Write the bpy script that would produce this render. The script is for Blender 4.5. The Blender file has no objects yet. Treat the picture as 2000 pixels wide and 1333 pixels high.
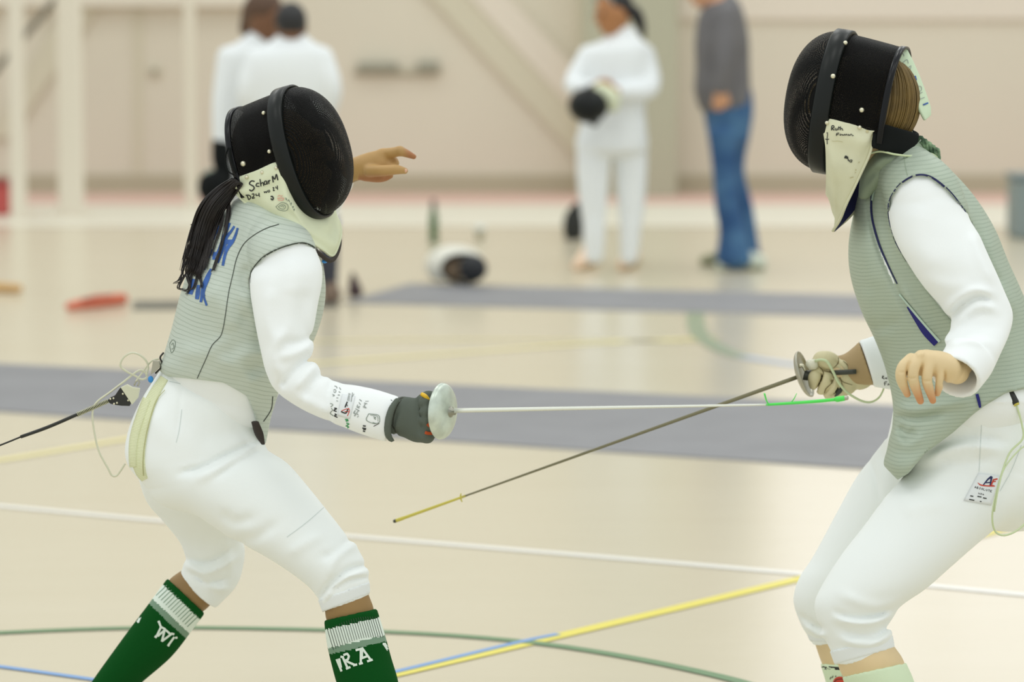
import bpy, bmesh, math, random
import numpy as np
from mathutils import Vector, Matrix
from mathutils.bvhtree import BVHTree

random.seed(7)
RNG = np.random.default_rng(7)
scene = bpy.context.scene
COL = scene.collection

# ------------------------------------------------------------------ camera geometry
FPX, CX, CY, CAMZ = 6400.0, 1000.0, 666.5, 1.664
PITCH = math.atan((666.5 + 19.0) / FPX)
SP, CP = math.sin(PITCH), math.cos(PITCH)
CAM = np.array([0.0, 0.0, CAMZ])
RIGHT = np.array([1.0, 0, 0]); FWD = np.array([0, CP, -SP]); UPV = np.array([0, SP, CP])

def ray(px, py):
    d = FWD + RIGHT * ((px - CX) / FPX) + UPV * ((CY - py) / FPX)
    return d / np.linalg.norm(d)

def P(px, py, Y):
    d = ray(px, py)
    return CAM + d * (Y / d[1])

def FL(px, py, z=0.0):
    d = ray(px, py)
    return CAM + d * ((z - CAMZ) / d[2])

def proj(p):
    r = np.asarray(p) - CAM
    zc = r @ FWD
    return CX + FPX * (r @ RIGHT) / zc, CY - FPX * (r @ UPV) / zc

# ------------------------------------------------------------------ materials
def lin(c):
    o = []
    for v in c[:3]:
        v = v / 255.0
        o.append(v / 12.92 if v <= 0.04045 else ((v + 0.055) / 1.055) ** 2.4)
    return (o[0], o[1], o[2], 1.0)

def mat(name, c, rough=0.6, metal=0.0, spec=0.5, bump=0.0, bscale=300.0, sheen=0.0, coat=0.0, var=0.0, vscale=6.0, c2=None):
    m = bpy.data.materials.new(name); m.use_nodes = True
    nt = m.node_tree; b = nt.nodes['Principled BSDF']
    b.inputs['Base Color'].default_value = lin(c)
    b.inputs['Roughness'].default_value = rough
    b.inputs['Metallic'].default_value = metal
    b.inputs['Specular IOR Level'].default_value = spec
    if sheen: b.inputs['Sheen Weight'].default_value = sheen
    if coat: b.inputs['Coat Weight'].default_value = coat
    tc = nt.nodes.new('ShaderNodeTexCoord')
    if bump:
        n = nt.nodes.new('ShaderNodeTexNoise'); n.inputs['Scale'].default_value = bscale; n.inputs['Detail'].default_value = 3
        bu = nt.nodes.new('ShaderNodeBump'); bu.inputs['Strength'].default_value = bump; bu.inputs['Distance'].default_value = 0.002
        nt.links.new(tc.outputs['Object'], n.inputs['Vector']); nt.links.new(n.outputs['Fac'], bu.inputs['Height'])
        nt.links.new(bu.outputs['Normal'], b.inputs['Normal'])
    if var:
        n = nt.nodes.new('ShaderNodeTexNoise'); n.inputs['Scale'].default_value = vscale; n.inputs['Detail'].default_value = 4
        mx = nt.nodes.new('ShaderNodeMix'); mx.data_type = 'RGBA'
        k = 1 - var
        mx.inputs[6].default_value = lin(c); mx.inputs[7].default_value = lin(c2 if c2 else [v * k for v in c])
        rp = nt.nodes.new('ShaderNodeValToRGB'); rp.color_ramp.elements[0].position = 0.38; rp.color_ramp.elements[1].position = 0.65
        nt.links.new(tc.outputs['Object'], n.inputs['Vector']); nt.links.new(n.outputs['Fac'], rp.inputs['Fac'])
        nt.links.new(rp.outputs['Color'], mx.inputs[0]); nt.links.new(mx.outputs[2], b.inputs['Base Color'])
    return m

def stripe_mat(name, c, c2, axis, period, rough=0.5, metal=0.25, duty=0.3, wob=0.02):
    """cloth with fine woven lines at right angles to an axis"""
    m = bpy.data.materials.new(name); m.use_nodes = True
    nt = m.node_tree; b = nt.nodes['Principled BSDF']; L = nt.links.new
    tc = nt.nodes.new('ShaderNodeTexCoord')
    n = nt.nodes.new('ShaderNodeTexNoise'); n.inputs['Scale'].default_value = 7; n.inputs['Detail'].default_value = 3
    L(tc.outputs['Object'], n.inputs['Vector'])
    dot = nt.nodes.new('ShaderNodeVectorMath'); dot.operation = 'DOT_PRODUCT'
    dot.inputs[1].default_value = tuple(axis)
    L(tc.outputs['Object'], dot.inputs[0])
    ad = nt.nodes.new('ShaderNodeMath'); ad.operation = 'MULTIPLY_ADD'
    L(n.outputs['Fac'], ad.inputs[0]); ad.inputs[1].default_value = wob; L(dot.outputs['Value'], ad.inputs[2])
    mu = nt.nodes.new('ShaderNodeMath'); mu.operation = 'MULTIPLY'; mu.inputs[1].default_value = 1.0 / period
    L(ad.outputs[0], mu.inputs[0])
    fr = nt.nodes.new('ShaderNodeMath'); fr.operation = 'FRACT'; L(mu.outputs[0], fr.inputs[0])
    rp = nt.nodes.new('ShaderNodeValToRGB')
    e = rp.color_ramp.elements
    e[0].position = 0.0; e[0].color = (1, 1, 1, 1); e[1].position = duty; e[1].color = (0, 0, 0, 1)
    x = e.new(duty * 0.5); x.color = (1, 1, 1, 1)
    x = e.new(0.93); x.color = (0, 0, 0, 1); x = e.new(1.0); x.color = (1, 1, 1, 1)
    L(fr.outputs[0], rp.inputs['Fac'])
    # patchy wear so lines come and go
    n2 = nt.nodes.new('ShaderNodeTexNoise'); n2.inputs['Scale'].default_value = 14; n2.inputs['Detail'].default_value = 2
    L(tc.outputs['Object'], n2.inputs['Vector'])
    m2 = nt.nodes.new('ShaderNodeMath'); m2.operation = 'MULTIPLY'; L(rp.outputs['Color'], m2.inputs[0]); L(n2.outputs['Fac'], m2.inputs[1])
    m3 = nt.nodes.new('ShaderNodeMath'); m3.operation = 'MULTIPLY'; L(m2.outputs[0], m3.inputs[0]); m3.inputs[1].default_value = 1.5; m3.use_clamp = True
    mx = nt.nodes.new('ShaderNodeMix'); mx.data_type = 'RGBA'
    mx.inputs[6].default_value = lin(c); mx.inputs[7].default_value = lin(c2)
    L(m3.outputs[0], mx.inputs[0])
    nf = nt.nodes.new('ShaderNodeTexNoise'); nf.inputs['Scale'].default_value = 380; nf.inputs['Detail'].default_value = 1
    L(tc.outputs['Object'], nf.inputs['Vector'])
    bu = nt.nodes.new('ShaderNodeBump'); bu.inputs['Strength'].default_value = 0.25; bu.inputs['Distance'].default_value = 0.002
    L(nf.outputs['Fac'], bu.inputs['Height']); L(bu.outputs['Normal'], b.inputs['Normal'])
    L(mx.outputs[2], b.inputs['Base Color'])
    b.inputs['Roughness'].default_value = rough; b.inputs['Metallic'].default_value = metal
    return m

# ------------------------------------------------------------------ mesh output
def mk(name, verts, faces, material, parent=None, smooth=True, mats=None, fmat=None):
    verts = np.asarray(verts, dtype=np.float64)
    org = np.array(parent['_org']) if parent is not None and '_org' in parent else np.zeros(3)
    me = bpy.data.meshes.new(name)
    v = verts - org
    if isinstance(faces, np.ndarray) and faces.ndim == 2:
        nf, k = faces.shape
        me.vertices.add(len(v)); me.vertices.foreach_set('co', v.astype(np.float32).ravel())
        me.loops.add(nf * k); me.polygons.add(nf)
        me.loops.foreach_set('vertex_index', faces.astype(np.int32).ravel())
        me.polygons.foreach_set('loop_start', np.arange(0, nf * k, k, dtype=np.int32))
        me.update(calc_edges=True); me.validate()
    else:
        me.from_pydata([tuple(p) for p in v], [], [tuple(int(i) for i in f) for f in faces]); me.update()
    for m in (mats or [material]): me.materials.append(m)
    if fmat is not None: me.polygons.foreach_set('material_index', np.asarray(fmat, dtype=np.int32))
    me.polygons.foreach_set('use_smooth', [smooth] * len(me.polygons))
    o = bpy.data.objects.new(name, me); COL.objects.link(o)
    if parent is not None: o.parent = parent
    if '_org' in (parent or {}): o['_org'] = list(org)
    return o

def empty(name, loc, label=None, cat=None, group=None):
    o = bpy.data.objects.new(name, None); COL.objects.link(o); o.location = loc
    o['_org'] = [float(x) for x in loc]
    o.empty_display_size = 0.1
    tag(o, label, cat, group); return o

def tag(o, label=None, cat=None, group=None, kind=None):
    if label: o['label'] = label
    if cat: o['category'] = cat
    if group: o['group'] = group
    if kind: o['kind'] = kind
    return o

def setlabel(o, label): o['label'] = label; return o

# mesh buffers ---------------------------------------------------------------
SEPARATE = ('glove_cuff', 'seam', 'piping', 'edging', 'placket', 'finger_gusset', 'armhole_edge')
class MB:
    def __init__(s): s.v = []; s.f = []; s.marks = []
    def add(s, v, f):
        b = len(s.v); s.v += [tuple(map(float, p)) for p in v]; s.f += [tuple(i + b for i in q) for q in f]
        return s
    def build(s, name, m, parent=None, smooth=True):
        if name in SEPARATE and len(s.marks) > 1:      # each seam or edging run is a part of its own
            ms = s.marks + [(len(s.v), len(s.f))]; o = None
            for (v0, f0), (v1, f1) in zip(ms[:-1], ms[1:]):
                if f1 > f0: o = mk(name, s.v[v0:v1], [tuple(i - v0 for i in q) for q in s.f[f0:f1]], m, parent, smooth)
            return o
        return mk(name, s.v, s.f, m, parent, smooth)

def tint(o, fn, name='tint'):
    # natural colour change of skin or cloth stored per vertex: fn(world points) -> 0..1
    me = o.data; n = len(me.vertices); co = np.empty(n * 3, np.float32); me.vertices.foreach_get('co', co)
    org = np.array(o['_org']) if '_org' in o else np.zeros(3)
    v = np.clip(fn(co.reshape(-1, 3).astype(float) + org), 0, 1)
    at = me.attributes.new(name, 'FLOAT', 'POINT'); at.data.foreach_set('value', v.astype(np.float32))

def tint_mat(m, c2, name='tint'):
    nt = m.node_tree; b = nt.nodes['Principled BSDF']; L = nt.links.new
    at = nt.nodes.new('ShaderNodeAttribute'); at.attribute_name = name
    mx = nt.nodes.new('ShaderNodeMix'); mx.data_type = 'RGBA'; mx.inputs[7].default_value = lin(c2)
    src = b.inputs['Base Color']
    if src.is_linked: L(src.links[0].from_socket, mx.inputs[6])
    else: mx.inputs[6].default_value = src.default_value
    L(at.outputs['Fac'], mx.inputs[0]); L(mx.outputs[2], src)

def box(mb, c, hx, hy, hz, R=None):
    vs = []
    for sx in (-1, 1):
        for sy in (-1, 1):
            for sz in (-1, 1):
                p = np.array([sx * hx, sy * hy, sz * hz])
                vs.append(np.array(c) + (R @ p if R is not None else p))
    mb.add(vs, [(0, 1, 3, 2), (4, 6, 7, 5), (0, 4, 5, 1), (2, 3, 7, 6), (0, 2, 6, 4), (1, 5, 7, 3)])
    return mb

def smoothcurve(pts, n=6):
    """Catmull-Rom resample"""
    p = np.asarray(pts, float)
    if len(p) < 3 or n < 2: 
        if len(p) == 2 and n > 1:
            t = np.linspace(0, 1, n + 1)[:, None]; return p[0] * (1 - t) + p[1] * t
        return p
    q = np.vstack([2 * p[0] - p[1], p, 2 * p[-1] - p[-2]])
    out = []
    for i in range(1, len(q) - 2):
        for k in range(n):
            t = k / n
            a, b, c, d = q[i - 1], q[i], q[i + 1], q[i + 2]
            out.append(0.5 * ((2 * b) + (-a + c) * t + (2 * a - 5 * b + 4 * c - d) * t * t + (-a + 3 * b - 3 * c + d) * t ** 3))
    out.append(p[-1])
    return np.array(out)

def unit(v): 
    v = np.asarray(v, float); return v / (np.linalg.norm(v) + 1e-12)

def tube(mb, pts, r, sides=8, n=6, flat=None):
    """round (or flattened) tube along a smooth curve; r number or list"""
    rr = np.asarray(r if np.ndim(r) else [r] * len(pts), float)
    c = smoothcurve(np.column_stack([np.asarray(pts, float), rr]), n)
    p, rr = c[:, :3], c[:, 3]
    t = np.gradient(p, axis=0)
    t = np.array([unit(x) for x in t])
    u = unit(np.cross(t[0], [0.13, 0.2, 1.0]))
    vs, fs = [], []
    for i in range(len(p)):
        u = unit(u - t[i] * np.dot(u, t[i])); w = np.cross(t[i], u)
        for k in range(sides):
            a = 2 * math.pi * k / sides
            vs.append(p[i] + rr[i] * (math.cos(a) * u + math.sin(a) * w * (flat or 1)))
    for i in range(len(p) - 1):
        for k in range(sides):
            k2 = (k + 1) % sides
            fs.append((i * sides + k, i * sides + k2, (i + 1) * sides + k2, (i + 1) * sides + k))
    fs.append(tuple(range(sides - 1, -1, -1))); fs.append(tuple((len(p) - 1) * sides + k for k in range(sides)))
    mb.add(vs, fs); return mb

def lathe(mb, c, axis, prof, sides=40, ref=(0, 0, 1)):
    """prof: list of (distance along axis, radius)"""
    ax = unit(axis)
    if abs(np.dot(ax, ref)) > .95: ref = (1, 0, 0)
    u = unit(np.cross(ax, ref)); w = np.cross(ax, u)
    vs, fs = [], []
    for (h, r) in prof:
        for k in range(sides):
            a = 2 * math.pi * k / sides
            vs.append(np.asarray(c) + ax * h + r * (math.cos(a) * u + math.sin(a) * w))
    for i in range(len(prof) - 1):
        for k in range(sides):
            k2 = (k + 1) % sides
            fs.append((i * sides + k, i * sides + k2, (i + 1) * sides + k2, (i + 1) * sides + k))
    mb.add(vs, fs); return mb

def blob(mb, c, r, nu=10, nv=8, axes=None):
    ax = np.eye(3) if axes is None else np.asarray(axes)
    r = np.asarray(r if np.ndim(r) else [r] * 3, float)
    vs = [np.asarray(c) + ax[2] * r[2]]
    for i in range(1, nv):
        th = math.pi * i / nv
        for k in range(nu):
            a = 2 * math.pi * k / nu
            vs.append(np.asarray(c) + ax[0] * r[0] * math.sin(th) * math.cos(a) + ax[1] * r[1] * math.sin(th) * math.sin(a) + ax[2] * r[2] * math.cos(th))
    vs.append(np.asarray(c) - ax[2] * r[2])
    fs = [(0, 1 + k, 1 + (k + 1) % nu) for k in range(nu)]
    for i in range(nv - 2):
        for k in range(nu):
            a = 1 + i * nu + k; b = 1 + i * nu + (k + 1) % nu
            fs.append((a, a + nu, b + nu, b))
    l = len(vs) - 1; o = 1 + (nv - 2) * nu
    fs += [(l, o + (k + 1) % nu, o + k) for k in range(nu)]
    mb.add(vs, fs); return mb

FOLD = 1.7
# ------------------------------------------------------------------ distance fields
class Grid:
    FAR = 0.15
    def __init__(s, prims, h=0.005, pad=0.02):
        lo = np.min([p.lo for p in prims], axis=0) - pad; hi = np.max([p.hi for p in prims], axis=0) + pad
        s.lo, s.h = lo, h
        s.n = np.ceil((hi - lo) / h).astype(int) + 1
        s.d = np.full(tuple(s.n), s.FAR, np.float32)
        s.ax = [(lo[i] + h * np.arange(s.n[i])).astype(np.float32) for i in range(3)]
    def sl(s, lo, hi):
        a = np.clip(np.floor((lo - s.lo) / s.h).astype(int), 0, s.n); b = np.clip(np.ceil((hi - s.lo) / s.h).astype(int) + 1, 0, s.n)
        return tuple(slice(a[i], b[i]) for i in range(3))
    def co(s, sl):
        return (s.ax[0][sl[0]][:, None, None], s.ax[1][sl[1]][None, :, None], s.ax[2][sl[2]][None, None, :])
    def add(s, prim, k=0.0, sub=False):
        m = max(2.5 * k, 3 * s.h, 0.012)
        sl = s.sl(prim.lo - m, prim.hi + m)
        cur = s.d[sl]
        if cur.size == 0: return s
        d = prim.dist(s, sl, m)
        if sub:
            if k > 0:
                hh = np.maximum(k - np.abs(cur + d), 0) / k
                s.d[sl] = np.maximum(cur, -d) + hh * hh * k * 0.25
            else: s.d[sl] = np.maximum(cur, -d)
            return s
        if k > 0:
            hh = np.maximum(k - np.abs(cur - d), 0) / k
            s.d[sl] = np.minimum(cur, d) - hh * hh * k * 0.25
        else:
            s.d[sl] = np.minimum(cur, d)
        return s
    def band(s, inner=True, w=0.03):
        f = s.d.ravel()
        idx = np.nonzero(f < w)[0] if inner else np.nonzero(np.abs(f) < w)[0]
        i, j, k = np.unravel_index(idx, s.d.shape)
        pts = np.column_stack([s.ax[0][i], s.ax[1][j], s.ax[2][k]]).astype(np.float64)
        return idx, pts
    def op(s, fn, inner=True, w=0.03):
        """fn(points, d) -> new d on the cells near or inside the surface"""
        idx, pts = s.band(inner, w)
        f = s.d.ravel(); f[idx] = fn(pts, f[idx].astype(np.float64)); s.d = f.reshape(s.d.shape); return s
    def cut(s, pt, nrm):
        pt = np.asarray(pt); nrm = unit(nrm)
        return s.op(lambda p, d: np.maximum(d, (p - pt) @ nrm))
    def keep_poly(s, poly, near=None, far=None):
        return s.op(lambda p, d: np.maximum(d, poly_px(p, poly)))
    def cut_poly(s, poly, ymax=None, ymin=None):
        def fn(p, d):
            q = -poly_px(p, poly)
            if ymax is not None: q = np.where(p[:, 1] > ymax, -1.0, q)
            if ymin is not None: q = np.where(p[:, 1] < ymin, -1.0, q)
            return np.maximum(d, q)
        return s.op(fn)
    def folds(s, folds, ysplit=None):
        """folds: (px polyline, width_m, amp_m) amp>0 ridge, <0 crease; on the side facing the camera"""
        def fn(p, d):
            u, v = proj(p); sc = FPX / ((p - CAM) @ FWD)
            for (pl, w, amp) in folds:
                c = smoothcurve(np.asarray(pl, float), 4)
                x0, y0 = c.min(0) - 3 * w * 950; x1, y1 = c.max(0) + 3 * w * 950
                m = (u > x0) & (u < x1) & (v > y0) & (v < y1)
                if ysplit is not None: m &= p[:, 1] < ysplit
                if not m.any(): continue
                uu, vv = u[m], v[m]; best = np.full(uu.shape, 1e9); tt = np.zeros(uu.shape)
                nseg = len(c) - 1
                for i in range(nseg):
                    a, b = c[i], c[i + 1]; ab = b - a; l2 = ab @ ab + 1e-9
                    t = np.clip(((uu - a[0]) * ab[0] + (vv - a[1]) * ab[1]) / l2, 0, 1)
                    e = (uu - a[0] - t * ab[0]) ** 2 + (vv - a[1] - t * ab[1]) ** 2
                    k = e < best; best = np.where(k, e, best); tt = np.where(k, (i + t) / nseg, tt)
                dist = np.sqrt(best) / sc[m]
                fade = np.clip(np.sin(np.pi * np.clip(tt * 0.9 + 0.05, 0, 1)) * 1.6, 0, 1)
                d[m] -= FOLD * amp * fade * np.exp(-(dist / w) ** 2)
            return d
        return s.op(fn, inner=False, w=0.035)
    def mesh(s, smooth=2):
        v, f = snets(s.d, s.lo, s.h)
        for _ in range(smooth): v = lap(v, f)
        return v, f
    def obj(s, name, material, parent=None, smooth=2):
        v, f = s.mesh(smooth)
        return mk(name, v, f, material, parent)

def poly_px(p, poly):
    """signed distance (m) to a picture-space outline swept along the viewing rays: negative inside"""
    u, v = proj(p); sc = FPX / ((p - CAM) @ FWD)
    q = np.asarray(poly, float); n = len(q)
    best = np.full(u.shape, 1e12); ins = np.zeros(u.shape, bool)
    for i in range(n):
        a, b = q[i], q[(i + 1) % n]; ab = b - a; l2 = ab @ ab + 1e-9
        t = np.clip(((u - a[0]) * ab[0] + (v - a[1]) * ab[1]) / l2, 0, 1)
        best = np.minimum(best, (u - a[0] - t * ab[0]) ** 2 + (v - a[1] - t * ab[1]) ** 2)
        c = ((a[1] > v) != (b[1] > v))
        with np.errstate(divide='ignore', invalid='ignore'):
            xx = a[0] + (v - a[1]) * ab[0] / (ab[1] if ab[1] != 0 else 1e-9)
        ins ^= c & (u < xx)
    d = np.sqrt(best) / sc
    return np.where(ins, -d, d)

class Ell:
    def __init__(s, c, r, axes=None):
        s.c = np.asarray(c, float); s.r = np.asarray(r if np.ndim(r) else [r] * 3, float)
        s.A = np.eye(3) if axes is None else np.array([unit(a) for a in axes])
        e = np.sqrt(((s.A * s.r[:, None]) ** 2).sum(0)); s.lo, s.hi = s.c - e, s.c + e
    def dist(s, g, sl, m):
        X, Y, Z = g.co(sl); q = 0
        for i in range(3):
            t = ((X - s.c[0]) * s.A[i, 0] + (Y - s.c[1]) * s.A[i, 1] + (Z - s.c[2]) * s.A[i, 2]) / s.r[i]
            q = q + t * t
        return ((np.sqrt(q) - 1) * s.r.min()).astype(np.float32)

class Cap:
    """tapered chain of round sections"""
    def __init__(s, pts, rad, n=1):
        pts = np.asarray(pts, float); rad = np.asarray(rad if np.ndim(rad) else [rad] * len(pts), float)
        c = smoothcurve(np.column_stack([pts, rad]), n) if n > 1 else np.column_stack([pts, rad])
        s.p, s.r = c[:, :3], c[:, 3]
        s.lo = (s.p - s.r[:, None]).min(0); s.hi = (s.p + s.r[:, None]).max(0)
    def dist(s, g, sl, m):
        out = np.full(tuple(x.stop - x.start for x in sl), g.FAR, np.float32)
        for i in range(len(s.p) - 1):
            a, b, ra, rb = s.p[i], s.p[i + 1], s.r[i], s.r[i + 1]
            R = max(ra, rb) + m
            s2 = g.sl(np.minimum(a, b) - R, np.maximum(a, b) + R)
            loc = tuple(slice(max(s2[k].start, sl[k].start) - sl[k].start, min(s2[k].stop, sl[k].stop) - sl[k].start) for k in range(3))
            gl = tuple(slice(loc[k].start + sl[k].start, loc[k].stop + sl[k].start) for k in range(3))
            if any(x.stop <= x.start for x in gl): continue
            X, Y, Z = g.co(gl); ab = b - a; l2 = ab @ ab + 1e-12
            t = np.clip(((X - a[0]) * ab[0] + (Y - a[1]) * ab[1] + (Z - a[2]) * ab[2]) / l2, 0, 1)
            d = np.sqrt((X - a[0] - t * ab[0]) ** 2 + (Y - a[1] - t * ab[1]) ** 2 + (Z - a[2] - t * ab[2]) ** 2) - (ra + t * (rb - ra))
            out[loc] = np.minimum(out[loc], d)
        return out

class Loft:
    """chain of elliptical sections. ribs: (A(px,py), B(px,py), Y, depth) ; depth = ratio of half width (if <3) ; or 3D ribs (c, U, V)"""
    def __init__(s, ribs, n=5, grow=0.0, pw=2.0, cap=0.6, ratio=0.9):
        rows = []
        for r in ribs:
            if len(r) == 3 and np.ndim(r[0]) == 1 and len(r[0]) == 3:
                c, U, V = [np.asarray(x, float) for x in r]
            else:
                A, B, Y = r[0], r[1], r[2]; k = r[3] if len(r) > 3 else ratio
                a, b = P(A[0], A[1], Y), P(B[0], B[1], Y)
                c = (a + b) / 2; U = (b - a) / 2
                V = unit(c - CAM) * np.linalg.norm(U) * k
            lu, lv = np.linalg.norm(U), np.linalg.norm(V)
            U = U * ((lu + grow) / lu); V = V * ((lv + grow) / lv)
            rows.append(np.concatenate([c, U, V]))
        s.rows = smoothcurve(np.array(rows), n)
        s.pw, s.cap = pw, cap
        e = np.abs(s.rows[:, 3:6]) + np.abs(s.rows[:, 6:9])
        ends = np.linalg.norm(s.rows[:, 3:6], axis=1)[:, None] * 0.5
        s.lo = (s.rows[:, :3] - np.maximum(e, ends)).min(0); s.hi = (s.rows[:, :3] + np.maximum(e, ends)).max(0)
    def at(s, t):
        i = t * (len(s.rows) - 1); k = int(min(i, len(s.rows) - 2)); f = i - k
        return s.rows[k] * (1 - f) + s.rows[k + 1] * f
    def dist(s, g, sl, m):
        out = np.full(tuple(x.stop - x.start for x in sl), g.FAR, np.float32)
        for i in range(len(s.rows) - 1):
            a, b = s.rows[i], s.rows[i + 1]
            R = np.maximum(np.abs(a[3:6]) + np.abs(a[6:9]), np.abs(b[3:6]) + np.abs(b[6:9])) + m
            s2 = g.sl(np.minimum(a[:3], b[:3]) - R, np.maximum(a[:3], b[:3]) + R)
            loc = tuple(slice(max(s2[k].start, sl[k].start) - sl[k].start, min(s2[k].stop, sl[k].stop) - sl[k].start) for k in range(3))
            gl = tuple(slice(loc[k].start + sl[k].start, loc[k].stop + sl[k].start) for k in range(3))
            if any(x.stop <= x.start for x in gl): continue
            X, Y, Z = g.co(gl)
            # section normals at both ends, so tilted ribs keep their outline
            na = unit(np.cross(a[3:6], a[6:9])); nb = unit(np.cross(b[3:6], b[6:9])); ab = b[:3] - a[:3]
            if na @ ab < 0: na = -na
            if nb @ ab < 0: nb = -nb
            da = (X - a[0]) * na[0] + (Y - a[1]) * na[1] + (Z - a[2]) * na[2]
            db = (b[0] - X) * nb[0] + (b[1] - Y) * nb[1] + (b[2] - Z) * nb[2]
            den = da + db; den = np.where(np.abs(den) < 1e-6, 1e-6, den)
            t = np.clip(da / den, 0, 1)
            t = np.where((da < 0) & (db > 0), 0, np.where((db < 0) & (da > 0), 1, t))
            tw = unit(ab)
            cu = [a[k] + t * (b[k] - a[k]) for k in range(9)]
            dx, dy, dz = X - cu[0], Y - cu[1], Z - cu[2]
            l2u = cu[3] ** 2 + cu[4] ** 2 + cu[5] ** 2; l2v = cu[6] ** 2 + cu[7] ** 2 + cu[8] ** 2
            qu = (dx * cu[3] + dy * cu[4] + dz * cu[5]) / l2u
            qv = (dx * cu[6] + dy * cu[7] + dz * cu[8]) / l2v
            lu, lv = np.sqrt(l2u), np.sqrt(l2v); mn = np.minimum(lu, lv)
            nx_ = dx - qu * cu[3] - qv * cu[6]; ny_ = dy - qu * cu[4] - qv * cu[7]; nz_ = dz - qu * cu[5] - qv * cu[8]
            c0 = s.cap if i == 0 else .18; c1 = s.cap if i == len(s.rows) - 2 else .18
            qw2 = (nx_ ** 2 + ny_ ** 2 + nz_ ** 2) / (mn * np.where(da < 0, c0, np.where(db < 0, c1, 1.0))) ** 2
            if s.pw == 2.0: q = np.sqrt(qu * qu + qv * qv + qw2)
            else: q = np.sqrt((np.abs(qu) ** s.pw + np.abs(qv) ** s.pw) ** (2 / s.pw) + qw2)
            # local radius in this direction, to keep the field close to a true distance
            rr = np.sqrt((qu * lu) ** 2 + (qv * lv) ** 2 + nx_ ** 2 + ny_ ** 2 + nz_ ** 2) / np.maximum(q, 1e-4)
            rr = np.where(q > 0.2, np.minimum(rr, np.maximum(lu, lv)), mn)
            d = (q - 1) * rr
            out[loc] = np.minimum(out[loc], d)
        return out

_E = [((0,0,0),(1,0,0)),((0,1,0),(1,1,0)),((0,0,1),(1,0,1)),((0,1,1),(1,1,1)),((0,0,0),(0,1,0)),((1,0,0),(1,1,0)),((0,0,1),(0,1,1)),((1,0,1),(1,1,1)),((0,0,0),(0,0,1)),((1,0,0),(1,0,1)),((0,1,0),(0,1,1)),((1,1,0),(1,1,1))]
def snets(d, lo, h):
    d = d.copy()
    for ax in range(3):
        sl = [slice(None)] * 3
        for e in (0, -1):
            sl[ax] = e; d[tuple(sl)] = np.maximum(d[tuple(sl)], 1e-4)
    s = d < 0
    n = np.array(d.shape) - 1
    cnt = np.zeros(tuple(n), np.uint8)
    for i in (0, 1):
        for j in (0, 1):
            for k in (0, 1):
                cnt += s[i:n[0] + i, j:n[1] + j, k:n[2] + k]
    act = (cnt > 0) & (cnt < 8)
    idx = np.argwhere(act); vid = np.full(tuple(n), -1, np.int32); vid[act] = np.arange(len(idx))
    acc = np.zeros((len(idx), 3)); num = np.zeros(len(idx))
    val = {}
    for i in (0, 1):
        for j in (0, 1):
            for k in (0, 1):
                val[(i, j, k)] = d[idx[:, 0] + i, idx[:, 1] + j, idx[:, 2] + k].astype(np.float64)
    for a, b in _E:
        va, vb = val[a], val[b]; m = (va < 0) != (vb < 0)
        t = va[m] / (va[m] - vb[m])
        acc[m] += np.array(a) + (np.array(b) - np.array(a)) * t[:, None]; num[m] += 1
    v = lo + h * (idx + acc / num[:, None])
    F = []
    for ax in range(3):
        b, c = (ax + 1) % 3, (ax + 2) % 3
        s0 = [slice(None)] * 3; s1 = [slice(None)] * 3; s0[ax] = slice(0, -1); s1[ax] = slice(1, None)
        df = s[tuple(s0)] != s[tuple(s1)]
        e = np.argwhere(df)
        ok = (e[:, b] >= 1) & (e[:, c] >= 1) & (e[:, b] < n[b]) & (e[:, c] < n[c])
        e = e[ok]; ob = np.zeros(3, int); ob[b] = 1; oc = np.zeros(3, int); oc[c] = 1
        g = lambda q: vid[q[:, 0], q[:, 1], q[:, 2]]
        quad = np.column_stack([g(e), g(e - ob), g(e - ob - oc), g(e - oc)])
        fl = s[e[:, 0], e[:, 1], e[:, 2]]
        quad[~fl] = quad[~fl][:, ::-1]
        F.append(quad)
    return v, np.vstack(F)[:, ::-1] if False else np.vstack(F)

def lap(v, f, w=0.5):
    a = np.concatenate([f[:, 0], f[:, 1], f[:, 2], f[:, 3]]); b = np.concatenate([f[:, 1], f[:, 2], f[:, 3], f[:, 0]])
    n = len(v); cnt = np.bincount(a, minlength=n) + np.bincount(b, minlength=n)
    o = np.zeros_like(v)
    for k in range(3): o[:, k] = np.bincount(a, weights=v[b, k], minlength=n) + np.bincount(b, weights=v[a, k], minlength=n)
    return v * (1 - w) + w * o / np.maximum(cnt, 1)[:, None]

# ------------------------------------------------------------------ things laid onto surfaces
class Target:
    def __init__(s, *objs):
        s.b = []
        for o in objs:
            me = o.data; n = len(me.vertices); co = np.empty(n * 3, np.float32); me.vertices.foreach_get('co', co)
            org = np.array(o['_org']) if '_org' in o else np.zeros(3)
            co = co.reshape(-1, 3) + org
            s.b.append(BVHTree.FromPolygons([tuple(x) for x in co.tolist()], [tuple(p.vertices) for p in me.polygons]))
    def hit(s, px, py, off=0.001):
        d = ray(px, py); best = None
        for b in s.b:
            r = b.ray_cast(Vector(CAM), Vector(d), 60)
            if r[0] is not None and (best is None or r[3] < best): best = r[3]
        return None if best is None else CAM + d * (best - off)

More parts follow.
